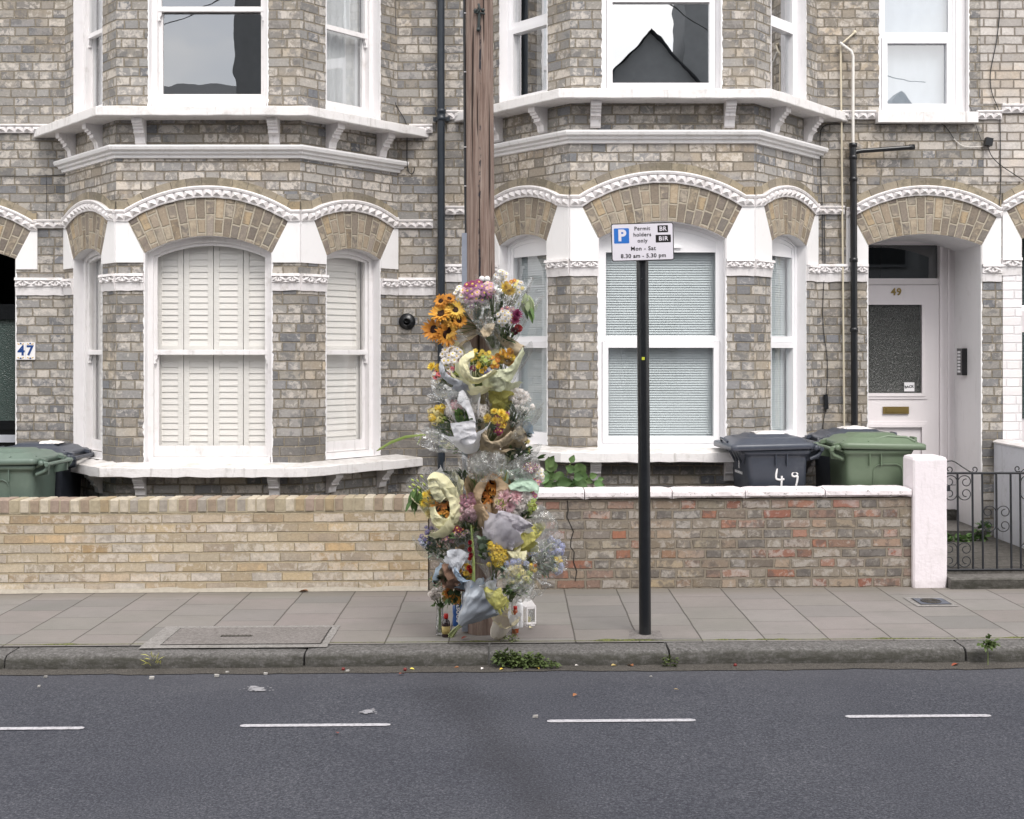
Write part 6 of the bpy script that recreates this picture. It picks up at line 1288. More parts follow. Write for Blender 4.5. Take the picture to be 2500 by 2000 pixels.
bouquet('wilted orange roses in see-through film with a pale green paper cuff', (1212, 985), [('rose', ['gold', 'tan', 'yellow'], 9, 11, 1238, 870, 20, 14), ('rose', ['orange', 'tan'], 3, 8, 1222, 868, 8, 12)],
        [('p_greenpaper', (1212, 985), (1225, 905), 42, -95, 70, PW(lobes=2, ext=.16, front=.9)), ('clear', (1215, 980), (1250, 850), 46, -170, 175, PW(lobes=3, ext=.16)), ('crinkle', (1200, 990), (1222, 925), 22, -120, 120, PW(crum=1.8)), ('p_kraft2', (1196, 800), (1268, 860), 12, -150, 60, PW(lobes=1, ext=.05, crum=.8))], [('leafy', 12, 14, 4, 1235, 885, 18, 12)], D=8.36)
bouquet('dark green foliage stems in clear film on the left of the pole', (1145, 985), [('cluster', ['cream', 'white'], 4, 7, 1062, 930, 10, 9)],
        [('clear', (1150, 985), (1072, 945), 36, -175, 175, PW(lobes=3, ext=.12)), ('hazy', (1140, 975), (1062, 950), 26, -60, 40, PW(lobes=2))], [('leafd', 70, 20, 2.6, 1096, 950, 26, 18), ('leaf', 26, 18, 3, 1108, 962, 20, 14)], D=8.38)
# --- third tier
bouquet('pale yellow statice with green stems in clear film, a long leaf hanging left', (1150, 1108), [('cluster', ['cream', 'yellow'], 6, 12, 1062, 1018, 15, 14), ('cluster', ['yellow'], 3, 12, 1078, 998, 10, 8), ('cluster', ['cream', 'lime'], 4, 9, 1076, 1018, 12, 10)],
        [('clear', (1152, 1108), (1062, 1045), 54, -175, 175, PW(lobes=3, ext=.2)), ('hazy', (1110, 1090), (1050, 1060), 26, -40, 60, PW(lobes=2))], [('leafd', 80, 22, 2.4, 1100, 1055, 28, 34), ('leaf', 50, 20, 2.6, 1115, 1075, 26, 30)], D=8.36)
bouquet('green lily buds standing in a sleeve of translucent white paper', (1150, 1098), [('bud', ['lime'], 5, 8, 1135, 1015, 14, 9)],
        [('p_whitep', (1150, 1098), (1133, 1036), 36, -75, 75, PW(lobes=1, ext=.03, front=1.0, crum=.5, R0=.05, flare=1.0, pleat=2)), ('p_whitep', (1152, 1095), (1128, 966), 30, 62, 290, PW(lobes=1, ext=.12, ph=3.0, crum=.6, pleat=3)), ('hazy', (1148, 1040), (1122, 970), 22, -70, 70, PW(lobes=2))], [('leafd', 18, 30, 6, 1132, 1030, 17, 12), ('leaf', 10, 26, 5, 1128, 1022, 14, 10)], D=8.27, Da=8.36)
bouquet('large white hydrangea head between the paper sleeves', (1168, 1100), [('cluster', ['white'], 5, 19, 1166, 1006, 15, 12), ('cluster', ['palepink', 'white'], 3, 16, 1105, 1000, 12, 10)],
        [('clear', (1168, 1100), (1160, 1000), 36, -170, 170, PW())], [('leafd', 14, 20, 5, 1168, 1052, 8, 26)], D=8.34)
bouquet('yellow and purple chrysanthemums in olive brown paper', (1182, 1105), [('mum', ['yellow'], 6, 14, 1212, 1018, 20, 12), ('mum', ['yellow'], 2, 12, 1222, 1040, 6, 5), ('daisy', ['magenta', 'wine'], 8, 8, 1218, 1030, 14, 14), ('daisy', ['wine', 'magenta'], 7, 8, 1215, 1050, 12, 8), ('daisy', ['magenta'], 3, 8, 1234, 1014, 4, 8)],
        [('p_kraft2', (1180, 1104), (1212, 1052), 44, -85, 85, PW(lobes=2, ext=.2, front=.9, ph=.5)), ('p_kraft2', (1180, 1104), (1215, 1030), 42, 95, 265, PW(lobes=3, ext=.12)), ('clear', (1180, 1100), (1205, 1000), 40, -175, 175, PW())], [('leafg', 24, 18, 4, 1196, 1048, 16, 20)], D=8.29, Da=8.40)
bouquet('bundle of yellow tissue and stalks above the purple chrysanthemums', (1215, 1020), [('cluster', ['yellow', 'lime'], 2, 8, 1228, 960, 4, 5)],
        [('p_yellowt', (1216, 1018), (1228, 948), 17, -170, 170, PW(lobes=2, ext=.1, crum=1.7, pleat=9, R0=.03, flare=.5)), ('crinkle', (1205, 1000), (1205, 935), 26, -170, 170, PW(crum=2))], [('leafy', 14, 36, 3, 1225, 990, 8, 18, (0, -1))], D=8.36, tails=6)
bouquet('white carnations with grey-green stems on the right side', (1240, 1105), [('cluster', ['white'], 9, 11, 1262, 965, 20, 12), ('cluster', ['white'], 8, 11, 1278, 990, 20, 14), ('cluster', ['white'], 3, 9, 1262, 1036, 10, 5)],
        [('clear', (1238, 1110), (1282, 985), 46, -175, 175, PW(lobes=3, ext=.1)), ('p_kraft2', (1225, 1110), (1268, 1060), 26, -80, 60, PW(lobes=2, ext=.25))], [('leafg', 60, 24, 2.4, 1258, 1020, 20, 28), ('leafd', 30, 22, 2.6, 1262, 1040, 16, 26)], D=8.36)
bouquet('wisp of pale blue tissue and white ribbon sticking out to the right', (1245, 1085), [('bud', ['lime'], 1, 5, 1270, 1040, 2, 2)],
        [('p_bluet', (1250, 1080), (1292, 1032), 20, -100, 60, PW(lobes=2, ext=.2)), ('p_whitep', (1262, 1070), (1304, 1056), 5, -90, 90, PW(ext=.02, crum=.6))], [('leaf', 10, 22, 5, 1278, 1060, 10, 16)], D=8.42)
bouquet('dry dark leaves and curled brown blooms under the white carnations', (1228, 1160), [('rose', ['tan', 'wine'], 4, 9, 1252, 1080, 12, 9), ('rose', ['cream'], 3, 9, 1284, 1088, 9, 12)],
        [('p_cream', (1232, 1130), (1262, 1072), 8, -120, 60, PW(lobes=1, crum=1.8)), ('clear', (1225, 1165), (1276, 1090), 42, -170, 170, PW())], [('leafd', 46, 22, 6, 1264, 1106, 24, 24), ('leaf', 18, 18, 6, 1282, 1110, 12, 18)], D=8.36)
bouquet('crumpled clear cellophane packet of bare stalks across the middle', (1190, 1215), [('bud', ['lime'], 2, 4, 1180, 1150, 12, 10)],
        [('crinkle', (1180, 1215), (1196, 1128), 54, -170, 170, PW(crum=2.0, lobes=5, ext=.14)), ('crinkle', (1200, 1190), (1205, 1120), 38, -150, 150, PW(crum=2.2, lobes=5)), ('p_whitep', (1165, 1158), (1168, 1130), 5, -90, 90, PW(ext=.01, crum=.3, R0=.012)), ('hazy', (1210, 1180), (1180, 1120), 22, -100, 100, PW(crum=2.2))], [('stemm', 46, 70, 1.6, 1180, 1205, 34, 8, (.05, -1)), ('leafy', 16, 40, 2.0, 1226, 1180, 8, 20, (0, -1))], D=8.34)
bouquet('small crimson and white flowers lying sideways in film, pointing right', (1232, 1190), [('daisy', ['hot', 'magenta'], 12, 8, 1297, 1142, 17, 9), ('daisy', ['white'], 12, 8, 1317, 1160, 9, 13), ('daisy', ['hot', 'pink'], 8, 7, 1311, 1178, 9, 12)],
        [('clear', (1230, 1190), (1300, 1145), 42, -175, 175, PW(lobes=3, ext=.14)), ('crinkle', (1222, 1185), (1280, 1155), 34, -90, 120, PW(crum=1.6))], [('leafg', 50, 22, 2.4, 1268, 1160, 26, 14), ('leafd', 20, 20, 5, 1262, 1176, 20, 12), ('leaf', 4, 20, 6, 1308, 1122, 6, 6)], D=8.36)
# --- fourth tier
bouquet('sunflowers and yellow blooms in one big pale yellow paper cone on the left', (1128, 1298), [('sun', ['orange', 'gold'], 3, 22, 1078, 1240, 18, 20, .5, 40), ('mum', ['yellow'], 5, 14, 1045, 1218, 14, 12), ('mum', ['cream'], 3, 13, 1056, 1250, 9, 9), ('bud', ['lime'], 9, 9, 1022, 1184, 18, 20)],
        [('p_cream', (1112, 1306), (1068, 1195), 46, 60, 300, PW(lobes=2, ext=.1, ph=2.2, crum=1.1, pleat=3, flare=.6)), ('p_cream', (1112, 1304), (1068, 1262), 42, -80, 70, PW(lobes=2, ext=.14, crum=1.0, flare=.7, pleat=3)), ('p_cream', (1116, 1290), (1104, 1188), 26, -70, 20, PW(lobes=1, ext=.1, pleat=2, crum=.9)), ('clear', (1120, 1290), (1060, 1180), 62, -170, 170, PW(lobes=3))], [('leafd', 22, 26, 7, 1076, 1240, 24, 22), ('leaf', 18, 36, 7, 1020, 1206, 14, 18, (-.3, 1))], D=8.30)
bouquet('green stems in a wide clear film bag behind the yellow cone', (1150, 1285), [('cluster', ['lime', 'white'], 3, 6, 1100, 1180, 18, 12)],
        [('clear', (1150, 1290), (1085, 1150), 62, -170, 170, PW(lobes=3, ext=.12)), ('p_whitep', (1085, 1165), (1066, 1142), 5, -90, 90, PW(ext=.02, crum=.5))], [('leafd', 50, 24, 4, 1115, 1175, 22, 24)], D=8.42, Da=8.46)
bouquet('sunflowers in a tall brown kraft paper cone beside the pale pink statice', (1205, 1345), [('sun', ['orange', 'gold'], 2, 22, 1203, 1190, 5, 12), ('sun', ['gold', 'orange'], 3, 22, 1190, 1220, 12, 14), ('mum', ['gold'], 2, 12, 1200, 1234, 8, 6)],
        [('p_kraft', (1212, 1350), (1190, 1178), 42, 55, 300, PW(lobes=1, ext=.08, ph=2.5, crum=.9, pleat=2, flare=.6)), ('p_kraft', (1214, 1350), (1172, 1235), 20, -70, 110, PW(lobes=1, ext=.12, crum=.9, pleat=2, flare=.6)), ('p_kraft', (1216, 1345), (1226, 1215), 20, -110, 40, PW(lobes=1, ext=.10, crum=.9, pleat=2, flare=.6))], [('leafd', 12, 26, 7, 1196, 1228, 12, 14)], D=8.28)
bouquet('dome of pale pink statice in clear film at the pole centre', (1150, 1345), [('cluster', ['dustpink', 'palepink'], 15, 12, 1147, 1238, 20, 26), ('cluster', ['palepink', 'dustpink'], 5, 11, 1140, 1262, 20, 6)],
        [('clear', (1150, 1350), (1146, 1235), 36, -175, 175, PW(lobes=3, ext=.06)), ('crinkle', (1148, 1352), (1140, 1290), 28, -120, 120, PW(crum=1.5))], [('leafd', 50, 20, 2.4, 1148, 1292, 18, 28), ('leafy', 14, 20, 2.4, 1150, 1300, 16, 20)], D=8.28)
bouquet('pink, white and lime chrysanthemums over a broad grey-lilac paper wrap', (1208, 1340), [('mum', ['palepink'], 4, 21, 1246, 1222, 20, 16), ('mum', ['white', 'palepink'], 4, 18, 1276, 1218, 16, 12), ('mum', ['white'], 3, 17, 1272, 1238, 14, 10), ('cluster', ['lime'], 4, 12, 1224, 1222, 9, 16), ('cluster', ['lime'], 4, 12, 1296, 1236, 8, 16), ('daisy', ['magenta', 'hot'], 4, 10, 1292, 1208, 18, 7)],
        [('p_greylav', (1178, 1372), (1250, 1272), 46, -110, 80, PW(lobes=2, ext=.12, front=1.0, ph=.5, pleat=3, crum=1.0, flare=.8)), ('p_greylav', (1200, 1372), (1212, 1290), 26, -80, 80, PW(lobes=1, ext=.1, pleat=3)), ('p_mint', (1218, 1260), (1262, 1180), 46, 95, 240, PW(lobes=2, ext=.1, pleat=3)), ('p_whitep', (1240, 1330), (1290, 1275), 22, -75, 40, PW(lobes=1, ext=.1))], [('leafd', 36, 24, 3, 1272, 1262, 18, 10), ('leafy', 10, 18, 5, 1300, 1246, 8, 12)], D=8.22)
T = bouquet('spiky palm leaf and yellow tissue in a wide hazy film on the right', (1240, 1345), [('bud', ['lime'], 1, 5, 1300, 1300, 2, 2)],
        [('hazy', (1242, 1345), (1330, 1288), 50, -175, 175, PW(lobes=3, ext=.16, crum=.8)), ('p_yellowt', (1235, 1350), (1305, 1296), 36, -80, 60, PW(lobes=2, ext=.16, front=.96)), ('p_yellowt', (1238, 1342), (1285, 1325), 24, -60, 60, PW(lobes=2, ext=.1))], [], D=8.32)
mb = MB(); c = at(1278, 1278, 8.24)
for k in range(17): a = -.35 + k / 16 * 1.15; e = at(1278 + 66 * math.cos(a) * random.uniform(.8, 1.05), 1268 + 52 * math.sin(a) + 6, 8.2 + .06 * math.cos(k)); leaf_at(mb, c, e - c, (e - c).length, .0032, .02)
mb.build('palm_leaf', M['leafd'], T)
# --- lowest tier
bouquet('tall mass of bright yellow chrysanthemums with grey-green leaves', (1205, 1420), [('cluster', ['yellow'], 20, 12, 1216, 1345, 17, 33, .7, -12), ('cluster', ['yellow'], 2, 8, 1205, 1378, 12, 3)],
        [('clear', (1205, 1430), (1205, 1330), 50, -175, 175, PW(lobes=3)), ('p_cream', (1232, 1352), (1280, 1356), 20, -70, 80, PW(lobes=1, ext=.08, crum=.6))], [('leafg', 20, 20, 8, 1184, 1335, 16, 18), ('leafd', 22, 20, 7, 1185, 1350, 14, 20)], D=8.20)
bouquet('violet statice and white gypsophila spreading to the far left', (1110, 1385), [('cluster', ['violet', 'violet', 'lilac'], 8, 7, 1038, 1320, 14, 18), ('cluster', ['violet'], 3, 7, 1045, 1292, 8, 5), ('cluster', ['white'], 10, 4, 1072, 1345, 16, 12)],
        [('clear', (1110, 1385), (1050, 1310), 42, -175, 175, PW(lobes=3))], [('leafd', 70, 20, 3, 1062, 1330, 24, 22), ('leafg', 40, 22, 2.4, 1075, 1345, 24, 18)], D=8.30)
bouquet('small pink and mauve sprigs under the pale yellow cone', (1140, 1380), [('daisy', ['dustpink', 'pink', 'mauve'], 10, 6, 1092, 1316, 14, 8), ('daisy', ['palepink', 'wine'], 12, 7, 1118, 1298, 20, 10), ('rose', ['wine'], 2, 6, 1126, 1296, 5, 4)],
        [('clear', (1140, 1380), (1105, 1300), 36, -175, 175, PW(lobes=3)), ('crinkle', (1130, 1350), (1112, 1300), 28, -90, 120, PW(crum=2)), ('p_kraft', (1130, 1345), (1102, 1330), 18, -80, 60, PW())], [('leafd', 30, 18, 3, 1110, 1318, 24, 14)], D=8.28)
bouquet('blue and yellow flowers lying low, reaching farthest to the right', (1268, 1390), [('cluster', ['lilac'], 8, 9, 1362, 1340, 11, 16), ('cluster', ['lilac', 'cream'], 6, 8, 1362, 1385, 10, 12), ('cluster', ['cream', 'yellow'], 4, 8, 1364, 1365, 6, 10), ('cluster', ['lilac', 'violet'], 5, 7, 1332, 1352, 12, 8), ('cluster', ['lilac'], 4, 6, 1350, 1318, 10, 6), ('daisy', ['violet', 'lilac'], 4, 6, 1302, 1356, 10, 5)],
        [('clear', (1265, 1392), (1350, 1345), 52, -175, 175, PW(lobes=3, ext=.12)), ('hazy', (1290, 1400), (1345, 1398), 30, -90, 90, PW(crum=1.2))], [('leafg', 60, 24, 3, 1318, 1370, 26, 18), ('leafd', 50, 22, 4, 1325, 1378, 26, 20)], D=8.28)
bouquet('cream and powder blue hydrangeas in blue tinted film, low right', (1245, 1470), [('cluster', ['cream'], 5, 12, 1255, 1392, 14, 10), ('cluster', ['lilac'], 6, 10, 1262, 1378, 24, 8), ('cluster', ['cream', 'lime'], 6, 10, 1280, 1408, 14, 14), ('cluster', ['cream'], 3, 9, 1252, 1416, 12, 6), ('cluster', ['lilac'], 3, 9, 1246, 1402, 6, 16), ('cluster', ['yellow', 'orange'], 4, 7, 1302, 1384, 8, 10)],
        [('clear', (1248, 1475), (1270, 1390), 46, -175, 175, PW(lobes=3, ext=.1)), ('crinkle', (1262, 1470), (1310, 1420), 28, -120, 120, PW(crum=1.8))], [('leafd', 40, 18, 4, 1262, 1436, 20, 20), ('leafg', 20, 18, 4, 1232, 1400, 8, 18)], D=8.16)
bouquet('golden chrysanthemums in torn brown and grey wrapping, low left', (1150, 1450), [('mum', ['gold', 'yellow'], 7, 12, 1134, 1398, 13, 20, .6, -25), ('mum', ['orange'], 2, 9, 1120, 1388, 5, 6)],
        [('hazy', (1150, 1450), (1112, 1362), 42, 40, 210, PW(lobes=2, ext=.12)), ('p_grey', (1152, 1448), (1122, 1350), 30, -205, -40, PW(lobes=2, ext=.12, crum=1.3)), ('p_brownp', (1140, 1440), (1102, 1400), 24, -120, 60, PW(lobes=2, crum=1.4)), ('p_bluet', (1140, 1440), (1118, 1412), 16, -60, 60, PW())], [('leafd', 16, 16, 5, 1140, 1410, 18, 14)], D=8.22)
bouquet('loose grey and brown paper scraps with dried stalks, left of the gold blooms', (1120, 1432), [('rose', ['tan', 'wine'], 3, 7, 1066, 1412, 12, 8)],
        [('p_bluet', (1100, 1400), (1052, 1392), 22, -80, 60, PW(lobes=2, ext=.2, crum=.7)), ('p_kraft2', (1110, 1420), (1075, 1385), 20, -100, 60, PW(lobes=2))], [('leafd', 34, 18, 3, 1075, 1415, 22, 14), ('leafg', 20, 16, 3, 1080, 1430, 18, 10)], D=8.30)
bouquet('orange sunflower with dark leaves hanging above the blue bottle', (1135, 1440), [('sun', ['orange', 'gold'], 1, 15, 1112, 1462, 2, 2), ('sun', ['orange'], 1, 12, 1094, 1448, 2, 2)],
        [], [('leafd', 18, 26, 7, 1108, 1446, 14, 14, (0, 1)), ('leafd', 8, 20, 5, 1098, 1462, 8, 10, (-.2, 1))], D=8.30)
# large silver film bouquet lying across the base
T = bouquet('large silver-grey film bouquet leaning across the pole foot, stems to the lower left', (1122, 1528), [('bud', ['lime'], 3, 4, 1235, 1450, 12, 6)],
        [('silver', (1124, 1524), (1190, 1446), 52, -125, 100, PW(lobes=2, ext=.14, crum=1.1, R0=.022, flare=.95, pleat=15, ph=.8)), ('silver', (1124, 1524), (1196, 1452), 46, 90, 240, PW(lobes=2, ext=.12, crum=1.1, R0=.022, flare=.95, pleat=13)), ('p_yellowt', (1160, 1480), (1232, 1452), 34, -60, 40, PW(lobes=3, ext=.2, crum=1.7)), ('crinkle', (1126, 1522), (1212, 1446), 44, -140, 120, PW(crum=1.2, lobes=3, flare=.95)), ('p_grey', (1190, 1450), (1180, 1412), 22, -100, 100, PW(crum=1.5)), ('p_bluet', (1150, 1500), (1152, 1430), 20, 0, 120, PW(crum=1.5))],
        [('leafy', 60, 22, 1.8, 1215, 1462, 26, 10, (.4, 1)), ('leafd', 30, 20, 4, 1240, 1442, 22, 12)], D=8.14, Da=8.20)
mb = MB()
for k in range(13): a = at(1126 + random.uniform(-5, 5), 1525 + random.uniform(-4, 4), 8.2); e = at(1100 + random.uniform(-5, 9), 1554 + random.uniform(-5, 4), 8.32 + random.uniform(-.03, .03)); mb.tube([a, a.lerp(e, .5) + Vector((0, 0, .004)), e], [.0035, .0042, .0045], 6)
mb.build('stems', petal_mat('cut_stem_ends', '#8d9a55', '#c9cfa3', .1), T)
# gladiolus stalk
T = thing('gladiolus', 'upright green gladiolus stalk with a few red blossoms in front of the pole', 'flower stem', at(1155, 1430, 8.12), 'bouquets tied to and leaning on the pole')
mb = MB(); mb.tube([at(1156, 1430, 8.12), at(1156, 1370, 8.12), at(1154, 1330, 8.13), at(1150, 1282, 8.15)], [.011, .0095, .008, .004], 8)
for y in range(1290, 1400, 13): leaf_at(mb, at(1154 + (-1) ** y * 3, y + 10, 8.115), Vector(((-1) ** (y // 13) * .3, -.1, 1)), .045, .009)
leaf_at(mb, at(1138, 1373, 8.12), Vector((1, 0, .05)), .12, .006); mb.build('stalk', M['stemm'], T)
for x, y, s in ((1149, 1325, 7), (1149, 1342, 8), (1151, 1356, 8), (1148, 1364, 6), (1147, 1387, 9), (1150, 1394, 7)): add_head(T, head('rose', 'red', 1), at(x, y, 8.10), Vector((-.6, -1, .2)), s * PXM * .8, squash=1.3)
# long leaf drooping out to the far left
T = thing('long_leaf', 'long thin green leaf arching out to the left over the window pier', 'leaf', at(1060, 1060, 8.4))
mb = MB(); P = [at(1062, 1062, 8.38), at(1030, 1062, 8.33), at(990, 1067, 8.28), at(955, 1080, 8.24), at(918, 1102, 8.2)]; rows = []
for k in range(17):
    t = k / 16 * 4; i = min(3, int(t)); p = P[i].lerp(P[i+1], t - i); w = .009 * math.sin(math.pi * min(1, .25 + .75 * (1 - k / 16))) * (1 if k < 16 else 0) + .0008; rows.append([p + Vector((0, 0, w)), p + Vector((0, -.004, 0)), p - Vector((0, 0, w))])
mb.grid(rows); mb.tube([at(1030, 1062, 8.33), at(1024, 1075, 8.32), at(1018, 1086, 8.31)], [.003, .003, .001], 5); mb.build('leaf_blade', petal_mat('fresh_blade', '#7b9147', '#a3b06b'), T)

# ------------------------------------------------------------------ things standing at the foot of the pole
def ground_pt(px, py): D = FPX * H / (py - YH); return Vector(((px - CX) / FPX * D, D, 0 + zg((px - CX) / FPX * D)))
M['clearglass'] = film_mat('vase_glass', .04, .06, glint=.6)
T = thing('glass_vase', 'clear glass vase with green stems standing on the pavement, far left', 'vase', ground_pt(1074, 1550)); b = ground_pt(1074, 1550)
mb = MB(); mb.lathe(b, [(0, .004), (.022, .004), (.026, .01), (.028, .06), (.024, .12), (.020, .15), (.024, .185), (.028, .195), (.026, .193), (.018, .15), (.022, .12), (.025, .06), (.022, .015), (0, .015)], 20); mb.build('vase_body', M['clearglass'], T)
T = thing('rose_bunch', 'wilting white roses standing in the clear glass vase', 'flower bouquet', b + Vector((0, 0, .02)), 'bouquets tied to and leaning on the pole')
mb = MB()
for k in range(8): e = at(1074 + random.uniform(-22, 22), 1462 + random.uniform(-8, 8), 8.5); mb.tube([b + Vector((random.uniform(-.012, .012), random.uniform(-.012, .012), .02)), b + Vector((random.uniform(-.01, .01), 0, .17)), e], .0028, 5)
mb.build('stems', M['stemm'], T)
for x, y in ((1054, 1452), (1062, 1444), (1078, 1441), (1088, 1450), (1068, 1458), (1092, 1458), (1086, 1466), (1060, 1462)): add_head(T, head('rose', 'white' if x < 1085 else 'cream', x % 3), at(x, y, 8.44), Vector((random.uniform(-.5, .5), -.5, .8)), 9.5 * PXM)
mb = MB()
for k in range(26): p = at(1074 + random.uniform(-16, 16), 1468 + random.uniform(-8, 8), 8.46); leaf_at(mb, p, Vector((random.uniform(-1, 1), -.5, random.uniform(-.8, .6))), .035, .009)
mb.build('foliage', M['leaf'], T)
def bottle(label, px, py, prof, body, cap, capprof, band=None, bandmat=None, n=20):
    b = ground_pt(px, py); T = thing('bottle', label, 'bottle', b); mb = MB(); mb.lathe(b, prof, n); B = mb.build('bottle_body', body, T)
    mb = MB(); mb.lathe(b, capprof, n); mb.build('cap', cap, T)
    if band: mb = MB(); mb.lathe(b, band, n); mb.build('paper_label', bandmat, T)
    return T, b
wine = plain('dark_brown_tonic', '#250d12', .08, var=.1, bs=0, spec=.8); redcap = plain('red_cap_plastic', '#c42a26', .35, var=.05)
T, b = bottle('small dark brown bottle with red cap and cream label', 1089, 1554, [(0, 0), (.024, 0), (.026, .004), (.026, .088), (.023, .1), (.013, .112), (.012, .12), (0, .12)], wine, redcap, [(.012, .118), (.0145, .118), (.0145, .146), (.013, .148), (0, .148)], [(.0262, .022), (.0266, .022), (.0266, .07), (.0262, .07)], plain('tan_paper_label', '#b5a066', .7, var=.3, scale=60))
text('TONIC', .009, M['black'], T, (b.x, b.y - .0275, .058), bold=.0002, name='label_text', ext=.0002) if 0 else None
bluep = plain('blue_bottle_sleeve', '#1d4a86', .3, var=.35, scale=14)
T, b = bottle('blue energy drink bottle lettered BOOST, half hidden by sunflower leaves', 1117, 1527, [(0, 0), (.030, 0), (.033, .006), (.033, .05), (.029, .07), (.033, .09), (.033, .13), (.020, .155), (.014, .165), (0, .165)], bluep, plain('black_cap', '#15171c', .4), [(.014, .165), (.017, .165), (.017, .185), (0, .185)])
me = text_mesh('BOOST', .034, .0012, .0006, 1.1, 'label_text'); me.transform(Matrix.Translation((b.x + .008, b.y - .0345, .088)) @ Matrix.Rotation(R(-90), 4, 'Y') @ Matrix.Rotation(R(90), 4, 'X')); me.materials.clear(); me.materials.append(M['wpaint']); obj('label_text', me, T)
bottle('slim plain white plastic bottle beside the lantern', 1269, 1532, [(0, 0), (.020, 0), (.022, .004), (.022, .15), (.017, .163), (.010, .168), (0, .168)], plain('white_bottle_plastic', '#e8e8ea', .35, var=.03), M['upvc'], [(.010, .166), (.012, .166), (.012, .182), (0, .182)])
bottle('slender amber sauce bottle with a red cap beside the paper pot', 1258, 1545, [(0, 0), (.020, 0), (.022, .004), (.022, .09), (.019, .10), (.015, .12), (.016, .14), (.010, .155), (0, .155)], plain('amber_liquid', '#a3512d', .12, var=.4, scale=30, bs=0), redcap, [(.010, .153), (.0125, .153), (.0125, .172), (0, .172)], [(.0223, .03), (.0226, .03), (.0226, .075), (.0223, .075)], M['wpaint'])
# white house-shaped lantern
b = ground_pt(1290, 1527); T = thing('lantern', 'small white house-shaped candle lantern with glass panes', 'lantern', b); lw = plain('lantern_white_wood', '#e5e2e2', .5, var=.08); hw = .032
rot = Matrix.Rotation(R(32), 3, 'Z')
def rb(mb, x0, x1, y0, y1, z0, z1): mb.box(b + rot @ Vector(((x0+x1)/2, (y0+y1)/2, 0)) + Vector((0, 0, (z0+z1)/2)), rot @ Vector(((x1-x0)/2, 0, 0)), rot @ Vector((0, (y1-y0)/2, 0)), (0, 0, (z1-z0)/2))
mb = MB(); rb(mb, -hw, hw, -hw, hw, 0, .012)
for sx in (-1, 1):
    for sy in (-1, 1): rb(mb, sx*hw - .005, sx*hw + .005, sy*hw - .005, sy*hw + .005, .012, .125)
for z in (.02, .122):
    rb(mb, -hw, hw, -hw - .004, -hw + .004, z - .008, z + .006); rb(mb, -hw, hw, hw - .004, hw + .004, z - .008, z + .006); rb(mb, -hw - .004, -hw + .004, -hw, hw, z - .008, z + .006); rb(mb, hw - .004, hw + .004, -hw, hw, z - .008, z + .006)
mb.build('lantern_frame', lw, T); mb = MB(); q = [b + rot @ Vector((sx*(hw + .006), sy*(hw + .006), 0)) + Vector((0, 0, .128)) for sx, sy in ((-1,-1),(1,-1),(1,1),(-1,1))]; a = b + rot @ Vector((0, -hw, 0)) + Vector((0, 0, .178)); c2 = b + rot @ Vector((0, hw, 0)) + Vector((0, 0, .178))
mb.face([q[0], q[1], a]); mb.face([q[1], q[2], c2, a]); mb.face([q[2], q[3], c2]); mb.face([q[3], q[0], a, c2]); mb.face(q[::-1]); mb.tube([a.lerp(c2, .5), a.lerp(c2, .5) + Vector((0, 0, .012))], .006, 8); mb.build('lantern_roof', lw, T)
mb = MB(); rb(mb, -hw + .001, hw - .001, -hw - .001, -hw + .001, .026, .115); rb(mb, hw - .001, hw + .001, -hw + .001, hw - .001, .026, .115); mb.build('glass_pane', M['clearglass'], T)
mb = MB(); mb.lathe(b, [(.016, .012), (.016, .055), (0, .055)], 12); mb.tube([b + Vector((0, 0, .055)), b + Vector((0, 0, .062))], .001, 4); mb.build('candle', M['f_cream'], T)
# toppled paper-wrapped pot
A = ground_pt(1213, 1561) + Vector((0, -.02, .034)); B = at(1238, 1498, 8.26); T = thing('paper_wrapped_pot', 'toppled pot wrapped in cream paper lying against the pole foot', 'flower pot', ground_pt(1212, 1558)); z = (B - A).normalized(); z = (z + Vector((0, .1, 0))).normalized()
mb = MB(); mb.lathe(A, [(0, -.004), (.042, -.004), (.047, 0), (.053, .04), (.062, .10), (.068, .135)], 28, axis=z)
mb.v = [tuple(Vector(v) + noise.noise_vector(Vector(v) * 22) * .006) for v in mb.v]; mb.build('pot', paper_mat('cream_pot_paper', '#ebe3d8', tr=.1), T)
mb = MB(); sheet_mb(mb, A + z * .11, A + z * .165, .028, -180, 180, lobes=4, ext=.25, crum=1.6, R0=.058, nseg=44, seed=4); mb.build('paper_collar', paper_mat('cream_collar_paper', '#ece2c4', tr=.25), T)
T = thing('stick_bunch', 'small bunch of reddish stalks in white paper beside the pot', 'flower bouquet', ground_pt(1258, 1552), 'bouquets tied to and leaning on the pole'); mb = MB()
for k in range(9): mb.tube([at(1252 + random.uniform(-4, 4), 1518, 8.36), ground_pt(1256 + random.uniform(-6, 10), 1552 + random.uniform(-4, 3)) + Vector((0, 0, .003))], .0022, 4)
mb.build('stems', petal_mat('red_brown_stalk', '#8c4a38', '#b98a62'), T); mb = MB(); sheet_mb(mb, at(1254, 1535, 8.35), at(1256, 1502, 8.33), 12 * PXM, -170, 170, seed=2); mb.build('wrapping', M['p_whitep'], T)
